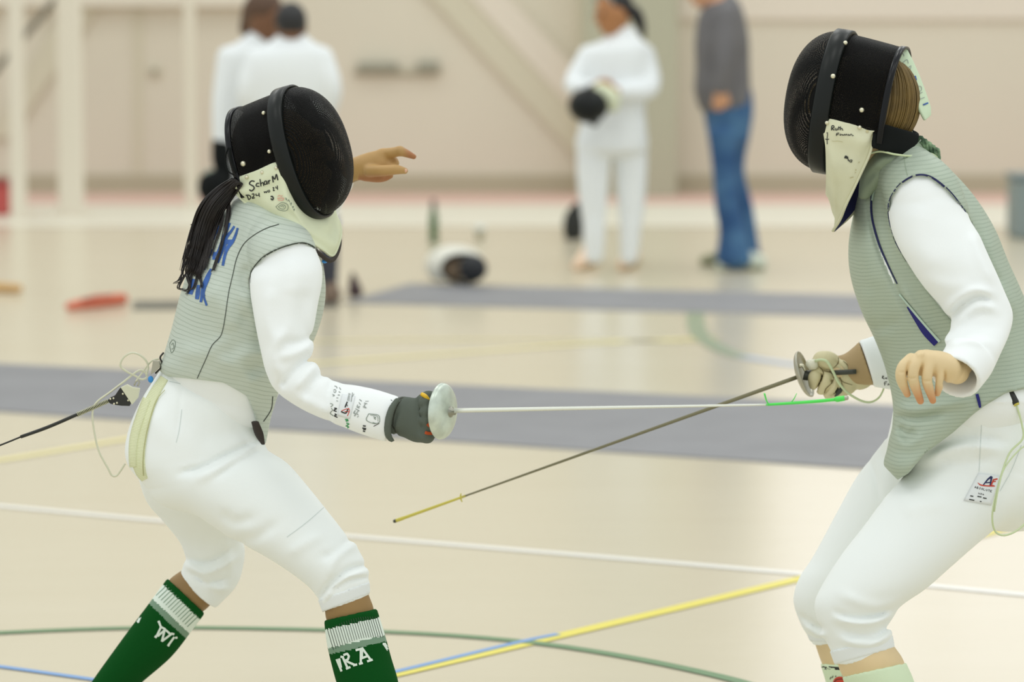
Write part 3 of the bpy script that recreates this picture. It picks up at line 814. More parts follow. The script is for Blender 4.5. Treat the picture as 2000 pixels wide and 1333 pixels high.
def build_mask(parent, fr, sc, rearL, depth, amax, bibtop, bibbot, bibm, inner_m, rivets, pitch=0.0023, tilt_rear=0.0, label=None):
    W, H = 0.105 * sc, 0.139 * sc
    D = depth
    k = math.pi / pitch
    # front dome (the mask's root part)
    vs, uv, fs = [], [], []; na, nt = 72, 22
    for j in range(nt):
        t = j / nt * math.pi / 2
        kk = math.cos(t) ** 0.82
        for i in range(na):
            a = 2 * math.pi * i / na; x, z = ring(a, W * kk, H * kk)
            vs.append(fr.w(0.004 + D * math.sin(t) ** 0.95, x, z)); uv.append((x * k, z * k))
    vs.append(fr.w(0.004 + D, 0, 0)); uv.append((0, 0)); ap = len(vs) - 1
    for j in range(nt - 1):
        for i in range(na):
            i2 = (i + 1) % na; fs.append((j * na + i, j * na + i2, (j + 1) * na + i2, (j + 1) * na + i))
    fs += [((nt - 1) * na + i, (nt - 1) * na + (i + 1) % na, ap) for i in range(na)]
    dome = uvmesh('fencing_mask', vs, uv, fs, M['wire'], parent)
    # side and top shell
    vs, uv, fs = [], [], []; nb, nl = 60, 14
    def shell(a, t, gr=0.0):
        ks = 0.985 - 0.075 * t ** 1.3
        x, z = ring(a, (W + gr) * ks, (H + gr) * ks)
        return fr.w(-0.005 - (rearL + tilt_rear * math.cos(a)) * t, x, z)
    for j in range(nl + 1):
        for i in range(nb + 1):
            a = -amax + 2 * amax * i / nb
            vs.append(shell(a, j / nl)); uv.append((a * 0.125 * sc * k, -rearL * j / nl * k))
    for j in range(nl):
        for i in range(nb):
            q = j * (nb + 1) + i; fs.append((q, q + 1, q + nb + 2, q + nb + 1))
    side = uvmesh('side_mesh', vs, uv, fs, M['wire_d'], dome)
    # inner padding so the back of the mask reads dark
    # band round the widest ring
    def hoop(name, m, f0, f1, ks, th, a0, a1, n=80, closed=True):
        mb = MB(); prof = [(f0, 0), (f0 + (f1 - f0) * .12, th), (f1 - (f1 - f0) * .12, th), (f1, 0)]
        cnt = n if closed else n + 1
        v, f = [], []
        for i in range(cnt):
            a = a0 + (a1 - a0) * i / n
            for (ff, g) in prof:
                x, z = ring(a, W * ks + g, H * ks + g)
                v.append(fr.w(ff + (tilt_rear * -math.cos(a) if name == 'rear_trim' else 0), x, z))
        for i in range(n):
            i2 = (i + 1) % cnt
            for q in range(3): f.append((i * 4 + q, i * 4 + q + 1, i2 * 4 + q + 1, i2 * 4 + q))
            f.append((i * 4 + 3, i * 4, i2 * 4, i2 * 4 + 3))
        mb.add(v, f); return mb.build(name, m, dome)
    band = hoop('band', M['black_r'], -0.019 * sc, 0.019 * sc, 1.0, 0.0055, 0, 2 * math.pi)
    hoop('rear_trim', M['black_g'], -0.012 - rearL, 0.002 - rearL, 0.91, 0.004, -amax - 0.15, amax + 0.15, closed=False)
    # bib
    T = smoothcurve(np.array([list(fr.on(*p)) for p in bibtop]), 5); B = smoothcurve(np.array([list(fr.on(*p)) for p in bibbot]), 5)
    def mirror(p):
        d = (p - fr.O) @ fr.s; return p - fr.s * 2 * d[:, None]
    T = np.vstack([T, mirror(T)[-2::-1]]); B = np.vstack([B, mirror(B)[-2::-1]])
    nr = 12; vs, fs = [], []; n = len(T)
    for j in range(nr + 1):
        t = j / nr
        for i in range(n):
            p = T[i] * (1 - t) + B[i] * t
            rad = p - fr.O; rad = rad - fr.u * (rad @ fr.u); rad = unit(rad + fr.f * 0.02)
            bulge = 0.010 * math.sin(math.pi * t) + 0.0035 * math.sin(i * 0.8 + 7 * t) * math.sin(math.pi * t) + 0.004 * math.sin(i * 0.37 - 11 * t) * t
            vs.append(p + rad * bulge)
    for j in range(nr):
        for i in range(n - 1):
            q = j * n + i; fs.append((q, q + n, q + n + 1, q + 1))
    q0 = fs[len(fs) // 2 - nr * 2 // 2]; nn = np.cross(np.array(vs[q0[1]]) - vs[q0[0]], np.array(vs[q0[3]]) - vs[q0[0]])
    if nn @ (np.array(vs[q0[0]]) - fr.O - fr.f * -.05) < 0: fs = [f_[::-1] for f_ in fs]
    bib = mk('bib', vs, fs, None, dome, True, mats=[bibm, inner_m])
    sm = bib.modifiers.new('thick', 'SOLIDIFY'); sm.thickness = 0.005; sm.offset = -1; sm.material_offset = 1
    sb = bib.modifiers.new('sub', 'SUBSURF'); sb.levels = 1; sb.render_levels = 1
    # stitched hem of the bib
    hem = MB(); tube(hem, [vs[nr * n + i] for i in range(0, n, 2)], 0.0032, 6, 3); hem.build('bib_hem', bibm, dome)
    tg = Target(side, band, bib)
    for (x, y, r) in rivets:
        h = tg.hit(x, y, 0.0005)
        if h is None: continue
        mb = MB(); blob(mb, h, r, 12, 8); mb.build('rivet', M['rivet'], dome)
    return dome, side, band, bib, T, B
# ================================================================== fencer seen from behind on the left
YL = 6.90
base = P(470, 1100, YL); LF = empty('person', (base[0], YL, 0.0),
    'fencer seen from behind with dark ponytail, grey vest and green socks, foil arm extended', 'person')

# ---- torso / vest
torso_ribs = [((452, 400), (600, 455), YL - .02, .80), ((405, 450), (626, 498), YL, .85), ((372, 520), (636, 560), YL, .90),
              ((352, 580), (630, 615), YL, .92), ((338, 635), (610, 672), YL, .92), ((322, 690), (578, 732), YL, .95),
              ((312, 722), (555, 772), YL, .95), ((330, 775), (541, 808), YL, .95), ((415, 825), (531, 845), YL, 1.1), ((470, 860), (522, 880), YL, 1.3)]
shoulder = Cap([P(520, 440, YL - .05), P(548, 492, YL - .11), P(556, 525, YL - .13)], [.055, .072, .07], 4)
vp = [Loft(torso_ribs, pw=2.2), shoulder]
g = Grid(vp, 0.004); g.add(vp[0]); g.add(vp[1], 0.04)
keep = [(200, 300), (760, 300), (760, 640), (560, 700), (545, 765), (530, 812), (519, 868), (508, 852), (497, 810), (482, 773), (437, 748), (387, 742), (328, 736), (306, 722), (200, 690)]
g.keep_poly(keep)
armhole = [(487, 556), (491, 530), (515, 503), (552, 484), (590, 475), (616, 486), (631, 512), (636, 556), (622, 640), (560, 660), (502, 650)]
g.folds([([(484, 520), (476, 545), (486, 580)], .010, -.003), ([(470, 610), (500, 640), (520, 690)], .016, -.006),
         ([(455, 705), (500, 690), (535, 700)], .018, .007), ([(480, 735), (515, 712), (545, 730)], .014, -.007),
         ([(420, 700), (470, 725), (500, 760)], .018, .006), ([(350, 690), (400, 690), (450, 660)], .02, .004), ([(470, 560), (490, 620), (510, 660)], .015, .006),
         ([(400, 560), (440, 600), (455, 650)], .03, .006), ([(600, 560), (612, 600), (600, 640)], .012, -.006)], YL)
gj = Grid(vp, 0.005); gj.d[:] = 0.15
g.cut_poly(armhole, ymax=YL - .045)
vest = g.obj('lame_vest', M['lame_l'], LF, 2); setlabel(vest, 'pale mint grey metallic vest with dark seams and blue letters')
# ---- white jacket: sleeve, and the body under the vest
sleeve_ribs = [((508, 508), (606, 478), YL - .125, .8), ((490, 540), (627, 515), YL - .145, .85), ((489, 570), (629, 552), YL - .16, .85), ((494, 605), (621, 595), YL - .175, .86),
               ((501, 645), (614, 640), YL - .19, .88), ((510, 688), (611, 678), YL - .20, .9), ((521, 730), (612, 705), YL - .21, .9), ((541, 766), (630, 728), YL - .215, .9),
               ((590, 799), (660, 748), YL - .225, .9), ((640, 821), (692, 753), YL - .235, .9), ((700, 846), (735, 762), YL - .25, .85), ((757, 864), (780, 776), YL - .262, .8)]
jt = Loft([(r[0], r[1], r[2], r[3]) for r in torso_ribs[:8]], grow=-.012, pw=2.2)
sl = Loft(sleeve_ribs, n=5)
shc = Cap([P(520, 440, YL - .05), P(548, 492, YL - .11), P(556, 525, YL - .13)], [.048, .064, .062], 4)
g = Grid([jt, sl], 0.004); g.add(jt); g.add(shc, .03); g.add(sl, 0.02)
# sleeve of the far arm, raised behind the mask
far_sl = Cap([P(520, 478, YL + .12), P(548, 470, YL + .20), P(590, 452, YL + .235), P(628, 392, YL + .24), P(655, 352, YL + .22)], [.062, .06, .055, .046, .04], 4)
g2 = Grid([jt, sl, far_sl], 0.004); g2.add(jt); g2.add(shc, .03); g2.add(sl, .02); g2.add(far_sl, .03); g = g2
cufdir = unit(P(768, 820, YL - .26) - P(700, 800, YL - .25))
g.cut(P(767, 820, YL - .262), cufdir)
g.folds([([(611, 700), (590, 712), (560, 740), (548, 758)], .008, -.008), ([(620, 712), (600, 732), (575, 762)], .009, .006), ([(638, 728), (612, 748), (590, 782)], .008, -.005), ([(612, 672), (580, 690), (540, 700)], .010, .005), ([(613, 655), (585, 668), (555, 672)], .009, -.005),
         ([(560, 640), (535, 690), (545, 735)], .012, .006), ([(530, 560), (522, 620), (540, 680)], .014, .004), ([(648, 742), (640, 790), (646, 822)], .006, -.004), ([(660, 750), (652, 795), (658, 826)], .008, .003), ([(575, 770), (610, 790), (650, 810)], .012, .004), ([(600, 560), (590, 620), (600, 660)], .015, -.004),
         ([(565, 500), (575, 540), (570, 580)], .02, .003)], YL - .1)
jacket = g.obj('jacket', M['white2'], LF, 2); setlabel(jacket, 'white jacket with long sleeves, forearm covered in printed marks')

# ---- breeches
pelvis = Loft([((318, 716), (478, 752), YL + .01, .95), ((276, 785), (500, 806), YL + .01, 1.0), ((250, 850), (508, 862), YL + .01, 1.0), ((250, 905), (522, 892), YL, .95), ((290, 955), (545, 915), YL - .02, .85)], n=5, pw=2.15)
thighN = Loft([((275, 915), (520, 880), YL - .03, .80), ((318, 957), (560, 905), YL - .05, .85), ((373, 998), (600, 950), YL - .07, .85), ((450, 1050), (640, 1000), YL - .09, .88), ((520, 1088), (677, 1047), YL - .11, .9),
               ((575, 1124), (706, 1085), YL - .125, .92), ((612, 1156), (720, 1122), YL - .135, .92), ((630, 1192), (721, 1157), YL - .14, .92), ((640, 1225), (730, 1192), YL - .14, .9)], n=5)
thighF = Loft([((262, 900), (450, 900), YL + .10, .8), ((285, 977), (470, 985), YL + .15, .85), ((320, 1020), (477, 1035), YL + .19, .9), ((351, 1059), (478, 1064), YL + .22, .95), ((362, 1090), (476, 1100), YL + .23, .95),
               ((356, 1112), (462, 1145), YL + .23, .92), ((346, 1128), (420, 1190), YL + .23, .9), ((325, 1150), (398, 1212), YL + .23, .9)], n=5)
g = Grid([pelvis, thighN, thighF], 0.004)
g.add(thighF); g.add(pelvis, .03); g.add(thighN, .025)
g.cut(P(676, 1178, YL - .14), P(684, 1200, YL - .14) - P(668, 1152, YL - .135))
g.op(lambda p, d: np.where((proj(p)[0] < 520) & (p[:, 1] > YL + .1), np.maximum(d, (p - P(383, 1151, YL + .23)) @ unit(P(360, 1175, YL + .23) - P(395, 1138, YL + .23))), d))
g.folds([([(500, 862), (455, 885), (400, 912), (352, 925)], .007, -.009), ([(505, 873), (440, 905), (380, 940)], .012, .006), ([(508, 880), (470, 900), (420, 935)], .006, -.005), ([(504, 800), (470, 790), (420, 770), (360, 752)], .008, -.006), ([(355, 752), (350, 800), (345, 860)], .004, -.002),
         ([(545, 1020), (500, 1050), (462, 1054)], .012, -.004), ([(630, 1045), (600, 1060), (560, 1085)], .012, .003), ([(700, 1060), (660, 1085), (640, 1130)], .010, .005), ([(716, 1105), (680, 1115), (640, 1148), (625, 1172)], .006, -.007), ([(718, 1118), (680, 1128), (650, 1150), (628, 1178)], .007, .005), ([(690, 1050), (655, 1080), (625, 1090)], .009, -.004),
         ([(720, 1128), (680, 1135), (640, 1160)], .005, -.005), ([(366, 1092), (400, 1100), (430, 1088), (452, 1070)], .006, -.007), ([(363, 1104), (400, 1120), (440, 1105), (466, 1085)], .007, .006), ([(370, 1118), (405, 1140), (445, 1130)], .006, -.006), ([(390, 1120), (420, 1150), (448, 1150)], .007, .005), ([(440, 1050), (446, 1085), (452, 1120)], .01, .004),
         ([(290, 800), (330, 850), (400, 860)], .03, .004), ([(430, 1000), (460, 1020), (500, 1010)], .012, -.004)], YL + .3)
br = g.obj('breeches', M['white'], LF, 2)
TBR = Target(br)
# cuffs
def cuff(name, A0, B0, A1, B1, Y, m, par, grow=.002, ratio=.92):
    l = Loft([(A0, B0, Y, ratio), (A1, B1, Y, ratio)], n=4, grow=grow, cap=0.05)
    g = Grid([l], .003); g.add(l)
    return g.obj(name, m, par, 1)
cuff('breeches_cuff', (623, 1172), (720, 1137), (632, 1196), (721, 1161), YL - .139, M['cuffw'], br)
cuff('breeches_cuff', (364, 1107), (432, 1167), (352, 1121), (415, 1180), YL + .23, M['cuffw'], br)

# ---- lower legs, feet
sockN = [((636, 1212), (733, 1190), YL - .14, .95), ((641, 1255), (748, 1238), YL - .14, 1.0), ((651, 1300), (762, 1288), YL - .14, 1.0), ((664, 1345), (775, 1333), YL - .14, 1.0), ((690, 1410), (785, 1398), YL - .14, .95), ((715, 1465), (790, 1455), YL - .14, .95)]
sockF = [((329, 1132), (398, 1197), YL + .23, .95), ((290, 1185), (372, 1232), YL + .235, 1.0), ((245, 1245), (330, 1285), YL + .24, 1.0), ((182, 1333), (262, 1345), YL + .25, 1.0), ((150, 1385), (215, 1400), YL + .25, .95), ((128, 1420), (186, 1436), YL + .25, .95)]
def sock(ribs, parent, nameb='sock'):
    l = Loft(ribs, n=6, grow=.003, cap=.05); g = Grid([l], .0035); g.add(l); return g.mesh(2)
def ground_z(Y): return 0.0
def shoe(parent, ank, fdir, m, size=.25, name='shoe'):
    f = unit([fdir[0], fdir[1], 0]); s_ = np.cross([0, 0, 1], f)
    c = np.array([ank[0], ank[1], 0]) 
    pr = [Loft([(c - f * .055 + [0, 0, .035], s_ * .030, np.array([0, 0, .032])), (c + [0, 0, .05], s_ * .038, np.array([0, 0, .048])), (c + f * .09 + [0, 0, .036], s_ * .045, np.array([0, 0, .036])), (c + f * .17 + [0, 0, .026], s_ * .042, np.array([0, 0, .026])), (c + f * .2 + [0, 0, .022], s_ * .025, np.array([0, 0, .018]))], n=4)]
    l2 = Cap([ank, c + [0, 0, .06]], [.043, .042])
    g = Grid(pr + [l2], .004); g.add(pr[0]); g.add(l2, .03); g.cut(c + [0, 0, .002], [0, 0, -1]); g.cut(c + [0, 0, min(.105, ank[2])], [0, 0, 1])
    return g.obj(name, m, parent, 1)
ankN = P(753, 1470, YL - .14); ankF = P(157, 1430, YL + .25)
def sock_bands(ribs, parent, bands, label=None):
    """one sock split by rings along its length: [(t_end, material key)]"""
    v, f = sock(ribs, parent)
    a = np.array([(P(*r[0], r[2]) + P(*r[1], r[2])) / 2 for r in ribs]); c = smoothcurve(a, 12)
    # ring coordinate: distance along the top axis
    rr = ribs[0]; A0, B0 = P(*rr[0], rr[2]), P(*rr[1], rr[2]); r1 = ribs[1]; c1 = (P(*r1[0], r1[2]) + P(*r1[1], r1[2])) / 2
    ax = np.cross(unit(B0 - A0), unit((A0 + B0) / 2 - CAM)); ax = ax if ax @ (c1 - (A0 + B0) / 2) > 0 else -ax
    cen = v[f].mean(1); t = (cen - (A0 + B0) / 2) @ ax
    fm = np.zeros(len(f), int)
    for i, (te, _) in enumerate(bands[:-1]): fm[t > te] = i + 1
    o = mk('sock', v, f, None, parent, True, mats=[M[b[1]] for b in bands], fmat=fm)
    return o, ax
sN, axN = sock_bands(sockN, LF, [(.019, 'sock_g'), (.058, 'sock_w'), (.071, 'sock_s'), (9, 'sock_g')]); setlabel(sN, 'green ribbed sock with white and grey bands, front leg')
sF, axF = sock_bands(sockF, LF, [(.017, 'sock_g'), (.055, 'sock_w'), (.068, 'sock_s'), (9, 'sock_g')]); setlabel(sF, 'green ribbed sock with white and grey bands, rear leg')
shoe(LF, ankN, (1, -.15), M['shoe_w']); shoe(LF, ankF, (-.15, .9), M['shoe_w'])

# ---- mask frame
angL = math.radians(19)
OL = P(591, 299, YL - .03)
uL = unit(np.array([-0.278, 0, 0.96])); eL = np.array([0.96, 0, 0.278])
fL = math.cos(angL) * eL + math.sin(angL) * np.array([0, -1, 0])
FRL = Frame(OL, fL, uL)
bibtop = [(455, 348, .094), (500, 332, .100), (548, 316, .104), (566, 370, .098), (590, 410, .072), (632, 424, .0)]
bibbot = [(466, 378, .085), (490, 404, .090), (532, 427, .104), (580, 451, .104), (618, 480, .07), (654, 504, .0)]
maskL, sideL, bandL, bibL, TL_, BL_ = build_mask(LF, FRL, 1.0, .112, .092, math.radians(103), bibtop, bibbot, M['bibL'], M['maroon'],
    [(515, 221, .0045), (526, 296, .0045), (475, 320, .006), (482, 346, .0045), (512, 337, .004), (539, 328, .004)])
setlabel(maskL, 'black wire mesh face dome'); setlabel(bibL, 'pale green quilted bib with handwriting')
mb = MB(); cord_px(mb, [(446, 288, YL - .1), (440, 310, YL - .09), (444, 332, YL - .09), (456, 342, YL - .1)], .0016)
cord_px(mb, [(449, 288, YL - .1), (452, 315, YL - .1), (462, 338, YL - .1)], .003); mb.build('strap', M['black_c'], maskL)

# ---- body (skin): head, neck, arms, legs
def head_prims(fr, back=-.045, chin=-.02):
    h = Ell(fr.w(back, 0, .0), (.088, .068, .108), (fr.f, fr.s, fr.u))
    jaw = Ell(fr.w(back + .03, 0, -.062), (.05, .05, .05), (fr.f, fr.s, fr.u))
    nose = Cap([fr.w(back + .086, 0, .012), fr.w(back + .104, 0, -.022)], [.008, .012])
    brow = Cap([fr.w(back + .078, -.04, .026), fr.w(back + .088, 0, .022), fr.w(back + .078, .04, .026)], [.01, .012, .01])
    lip = Cap([fr.w(back + .078, -.02, -.056), fr.w(back + .088, 0, -.056), fr.w(back + .078, .02, -.056)], [.006, .008, .006])
    ears = [Ell(fr.w(back - .0, s_ * .07, -.005), (.02, .008, .03), (fr.f, fr.s, fr.u)) for s_ in (-1, 1)]
    eyes = [Ell(fr.w(back + .085, s_ * .03, .006), (.012, .016, .009), (fr.f, fr.s, fr.u)) for s_ in (-1, 1)]
    return h, [jaw, nose, brow, lip] + ears, eyes
h, adds, eyes = head_prims(FRL)
neck = Cap([FRL.w(-.06, 0, -.07), P(540, 440, YL - .02), P(515, 480, YL)], [.055, .056, .07])
legN = Loft([((640, 1160), (712, 1130), YL - .135, .9), ((635, 1190), (719, 1160), YL - .14, .92), ((638, 1212), (730, 1190), YL - .14, .92), ((648, 1232), (730, 1216), YL - .14, .9), ((666, 1290), (744, 1280), YL - .14, .8), ((706, 1420), (768, 1410), YL - .14, .8), ((735, 1490), (778, 1480), YL - .14, .8)], n=4)
legF = Loft([((372, 1105), (435, 1150), YL + .23, .85), ((347, 1120), (412, 1181), YL + .23, .9), ((330, 1134), (397, 1195), YL + .23, .92), ((318, 1156), (380, 1208), YL + .23, .85), ((265, 1250), (318, 1280), YL + .24, .8), ((168, 1390), (208, 1400), YL + .25, .8), ((145, 1440), (180, 1445), YL + .25, .8)], n=4)
coreN = Cap([P(420, 930, YL - .02), P(530, 1000, YL - .06), P(668, 1125, YL - .13)], [.07, .06, .036], 3)
coreF = Cap([P(380, 930, YL + .06), P(398, 1020, YL + .18), P(412, 1090, YL + .23), P(392, 1130, YL + .23)], [.045, .03, .022, .026], 3)
trunk = Loft(torso_ribs[:7], n=3, grow=-.022)
pel = Loft([((318, 716), (478, 752), YL + .01, .9), ((276, 785), (500, 806), YL + .01, .9), ((262, 850), (505, 862), YL + .01, .9), ((275, 915), (500, 905), YL, .9)], n=3, grow=-.018)
armN = Cap([P(560, 530, YL - .13), P(558, 640, YL - .185), P(572, 738, YL - .21), P(680, 792, YL - .24), P(780, 822, YL - .262)], [.038, .032, .027, .026, .022], 3)
armF = Cap([P(520, 478, YL + .12), P(590, 452, YL + .235), P(628, 392, YL + .24), P(672, 338, YL + .215), P(690, 334, YL + .205)], [.045, .04, .036, .029, .024], 3)
g = Grid([h, neck, legN, legF, trunk, pel, armN, armF], .0045)
g.add(h); 
for a in adds: g.add(a, .018)
for e in eyes: g.add(e, .008, sub=True)
for q in (neck, trunk, pel): g.add(q, .03)
g.add(coreN, .02); g.add(coreF, .02); g.add(legN, .006); g.add(legF, .006); g.add(armN, .02); g.add(armF, .02)
bv, bf = g.mesh(2)
# far hand, pointing: forefinger out, thumb below, other fingers curled
YH = YL + .20
def hp(x, y, dy=0.0): return P(660 + x / 10.0, 260 + y / 10.0, YH + dy)
hand = [Loft([((679, 313), (679, 357), YH + .005, .8), ((700, 304), (703, 352), YH, .8), ((722, 297), (726, 350), YH - .002, .62), ((742, 293), (748, 348), YH - .004, .5), ((757, 294), (760, 330), YH, .5)], n=5)]
fing = [Cap([hp(880, 410, .0), hp(1060, 385, -.008), hp(1210, 350, -.012)], [.0125, .0115, .0105], 4),
        Cap([hp(1210, 352, -.012), hp(1340, 400, -.008), hp(1480, 462, -.004)], [.0105, .0088, .0058], 4),
        Cap([hp(880, 470, .016), hp(1030, 505, .012), hp(1105, 590, .004), hp(1060, 650, -.004), hp(990, 650, -.006)], [.0115, .011, .0103, .009, .0075], 4),
        Cap([hp(850, 540, .034), hp(1000, 590, .034), hp(1050, 680, .028), hp(960, 730, .012)], [.011, .0105, .0095, .008], 4),
        Cap([hp(780, 640, .044), hp(900, 720, .044), hp(930, 800, .036), hp(840, 880, .02)], [.010, .0095, .0085, .007], 4),
        Cap([hp(620, 740, -.022), hp(800, 740, -.032), hp(1000, 725, -.034), hp(1150, 715, -.032), hp(1310, 738, -.026)], [.013, .0125, .0115, .0105, .0068], 4),
        Cap([hp(560, 820, -.005), hp(760, 860, -.005), hp(900, 880, .0), hp(1020, 830, .004)], [.014, .012, .008, .007], 4)]
gh = Grid(hand + fing, .0017, pad=.012); gh.add(hand[0])
for i, q in enumerate(fing): gh.add(q, .007 if i not in (1,) else .004)
hv, hf = gh.mesh(2)
body = mk('body', np.vstack([bv, hv]), np.vstack([bf, hf + len(bv)]), None, LF, True, mats=[M['skinL'], M['skinLh']], fmat=np.concatenate([np.zeros(len(bf), int), np.ones(len(hf), int)]))
tint(body, lambda p: np.where(p[:, 1] > YL + .12, np.maximum(np.clip((proj(p)[0] - 786) / 14, 0, 1) * (proj(p)[1] < 318), np.clip((proj(p)[1] - 338) / 10, 0, 1) * (proj(p)[0] > 700)), 0))
nl = MB(); blob(nl, P(660 + 1300 / 10, 260 + 735 / 10, YH - .031), (.0065, .003, .0045), 10, 6); nl.build('thumb_nail', M['nail'], body)

# ---- hair: cap under the mask and the ponytail
hc = Ell(FRL.w(-.065, 0, .02), (.085, .078, .105), (FRL.f, FRL.s, FRL.u))
g = Grid([hc], .005); g.add(hc); g.cut(FRL.w(.005, 0, 0), FRL.f)
hair_o = g.obj('hair', M['hairL'], LF, 1)
TV = Target(vest, bibL)
def tail_y(x, y, off):
    h = TV.hit(x, y, 0)
    lim = YL - .10
    return min(h[1] - off, lim + .06) if h is not None else lim + .03
core = []
spine = [(464, 354, 12), (441, 374, 17), (416, 404, 20), (401, 440, 21), (391, 480, 21), (381, 520, 19), (370, 552, 12)]
yb = [YL - .055, YL - .055, YL - .06, YL - .055, YL - .06, YL - .07, YL - .075]
def YA(y): return float(np.interp(y, [p[1] for p in spine], yb))
mb = MB()
sp_ = smoothcurve(np.array([(p[0], p[1], p[2], yb[i]) for i, p in enumerate(spine)], float), 5)
def strand(off, frac, depth, r, bend, end=1.0):
    k = max(4, int(end * len(sp_))); pts = []
    for i in range(0, k, 3):
        x, y, w_, yy = sp_[i]; t = i / (len(sp_) - 1)
        nx_, ny_ = 0.82, 0.5
        x2 = x + nx_ * off * w_ + bend * t * t * 8 - abs(off) * (off < 0) * t * 6 + frac * math.sin(t * 5 + off * 3) * 3
        y2 = y + ny_ * off * w_ + abs(off) * 4 * t
        h = TV.hit(x2, y2, 0)
        Y = yy + depth
        if h is not None: Y = min(Y, h[1] - .004 - .006 * random.random())
        pts.append(P(x2, y2, Y))
    n_ = len(pts); rr = [r * (1.0 if j < n_ * .6 else max(.25, 1 - (j / n_ - .6) * 2)) for j in range(n_)]
    if n_ > 2: tube(mb, pts, rr, 4, 3)
for i in range(640):
    off = random.gauss(0, .52); off = max(-1.05, min(1.05, off))
    strand(off, random.uniform(-1, 1), random.uniform(-.028, .028) * (1 - abs(off) * .5), random.uniform(.0007, .0013), random.uniform(-1, 1), random.uniform(.7, 1.0))
def wisp(pts, r=.0012):
    q = []
    for x, y in pts:
        h = TV.hit(x, y, 0); Y = YA(y)
        if h is not None: Y = min(Y, h[1] - .005)
        q.append(P(x, y, Y))
    tube(mb, q, [r] * (len(q) - 1) + [r * .3], 5, 5)
for pts in [[(400, 450), (380, 490), (360, 520), (352, 545), (338, 553)], [(404, 460), (378, 510), (358, 545), (350, 563), (360, 564)], [(395, 470), (385, 520), (392, 550), (393, 563)], [(392, 500), (388, 530), (393, 562)], [(446, 395), (445, 430), (432, 480), (420, 520), (417, 528)], [(444, 400), (440, 450), (424, 505), (416, 530)], [(440, 395), (432, 440), (412, 500)],
            [(400, 410), (384, 432), (372, 440)], [(385, 440), (376, 470), (362, 500), (356, 530)], [(380, 480), (366, 530), (372, 560), (362, 575)], [(448, 390), (447, 420), (440, 460)], [(384, 500), (372, 540), (366, 566), (352, 565)], [(390, 520), (378, 560), (370, 566)]]:
    wisp(pts, .0016)
    for _ in range(3): wisp([(x + random.uniform(-4, 4), y + random.uniform(-3, 3)) for x, y in pts], .0011)
pt = mb.build('ponytail', M['hairL'], hair_o); setlabel(pt, 'long dark ponytail hanging down the back')
coreb = Loft([((p[0] - .82 * p[2] * .75, p[1] - .5 * p[2] * .75), (p[0] + .82 * p[2] * .75, p[1] + .5 * p[2] * .75), yb[i] + .012, .5) for i, p in enumerate(spine)], n=5)
g = Grid([coreb], .004); g.add(coreb)
g.obj('ponytail_core', M['hairL'], hair_o, 2)

# ---- weapon hand glove
gl = [Loft([((754, 806), (776, 778), YL - .262, 1.0), ((762, 852), (785, 775), YL - .263, .75), ((783, 853), (800, 776), YL - .266, .62), ((812, 865), (818, 779), YL - .27, .58), ((838, 862), (836, 784), YL - .27, .5), ((846, 850), (846, 800), YL - .265, .5)], n=5),
      Loft([((752, 800), (777, 778), YL - .262, .9), ((752, 850), (780, 782), YL - .263, .86), ((757, 862), (772, 852), YL - .263, 1.2)], n=4)]
def gp(x, y, dy): return P(740 + x / 9.52, 740 + y / 9.52, YL - .29 + dy)
gfing = [Cap([gp(860, 460, .0), gp(960, 500, .012), gp(980, 520, .05)], [.014, .013, .011], 4), Cap([gp(870, 620, -.008), gp(970, 680, .006), gp(980, 690, .05)], [.014, .013, .011], 4),
         Cap([gp(860, 780, -.008), gp(980, 850, .004), gp(990, 870, .05)], [.0135, .0125, .011], 4), Cap([gp(840, 920, .0), gp(960, 990, .012), gp(990, 1000, .05)], [.013, .0125, .01], 4),
         Cap([gp(800, 400, .02), gp(900, 330, .03), gp(1010, 330, .035)], [.012, .0115, .0105], 4), Cap([gp(820, 1050, .0), gp(900, 1090, .01), gp(930, 1090, .05)], [.014, .013, .011], 4)]
g = Grid(gl + gfing, .003); g.add(gl[0])
for q in gfing: g.add(q, .006)
g.add(Cap([P(775, 783, YL - .285), P(765, 800, YL - .296), P(759, 824, YL - .30), P(760, 846, YL - .295), P(765, 856, YL - .285)], [.006, .0075, .0085, .010, .009], 4), .002)
g.folds([([(778, 800), (768, 830), (765, 858)], .004, -.004), ([(772, 838), (774, 848), (768, 858)], .004, -.005), ([(826, 782), (824, 815), (826, 850)], .004, -.002)], YL - .2)
glo = g.obj('glove', M['glove'], LF, 2); setlabel(glo, 'grey knit glove gripping the foil')
rollp = Loft([((754, 800), (780, 776), YL - .262, .95), ((753, 838), (767, 790), YL - .27, .8), ((753, 852), (768, 826), YL - .285, .9), ((757, 860), (772, 842), YL - .29, 1.0)], n=4)
TGL = Target(glo)
mb = MB(); stroke(mb, TGL, [(784, 781), (775, 795), (769, 815), (767, 834)], [.8, 1.6, 2, 1.4], off=.001); stroke(mb, TGL, [(765, 831), (771, 840), (773, 850), (770, 858)], [1.4, 3, 3.4, 2], off=.001); stroke(mb, TGL, [(780, 780), (788, 776)], 2.4, off=.001); mb.build('glove_cuff', mat('glove_fold_dark', (58, 60, 52), .9), glo)  # shade in the cuff fold and creases, painted as dark strokes
mb = MB()
for pts, w_ in (([(830, 845), (836, 847), (845, 847)], 6), ([(835, 828), (840, 833)], 7), ([(837, 810), (841, 813)], 5)): stroke(mb, TGL, pts, w_, off=.0015)
mb.build('finger_gusset', M['orange'], glo)
mb = MB(); tube(mb, [gp(790, 285, .0), gp(860, 325, -.004), gp(930, 400, -.004)], [.004, .0045, .0035], 8, 4); mb.build('thumb_tab', M['yellow'], glo)

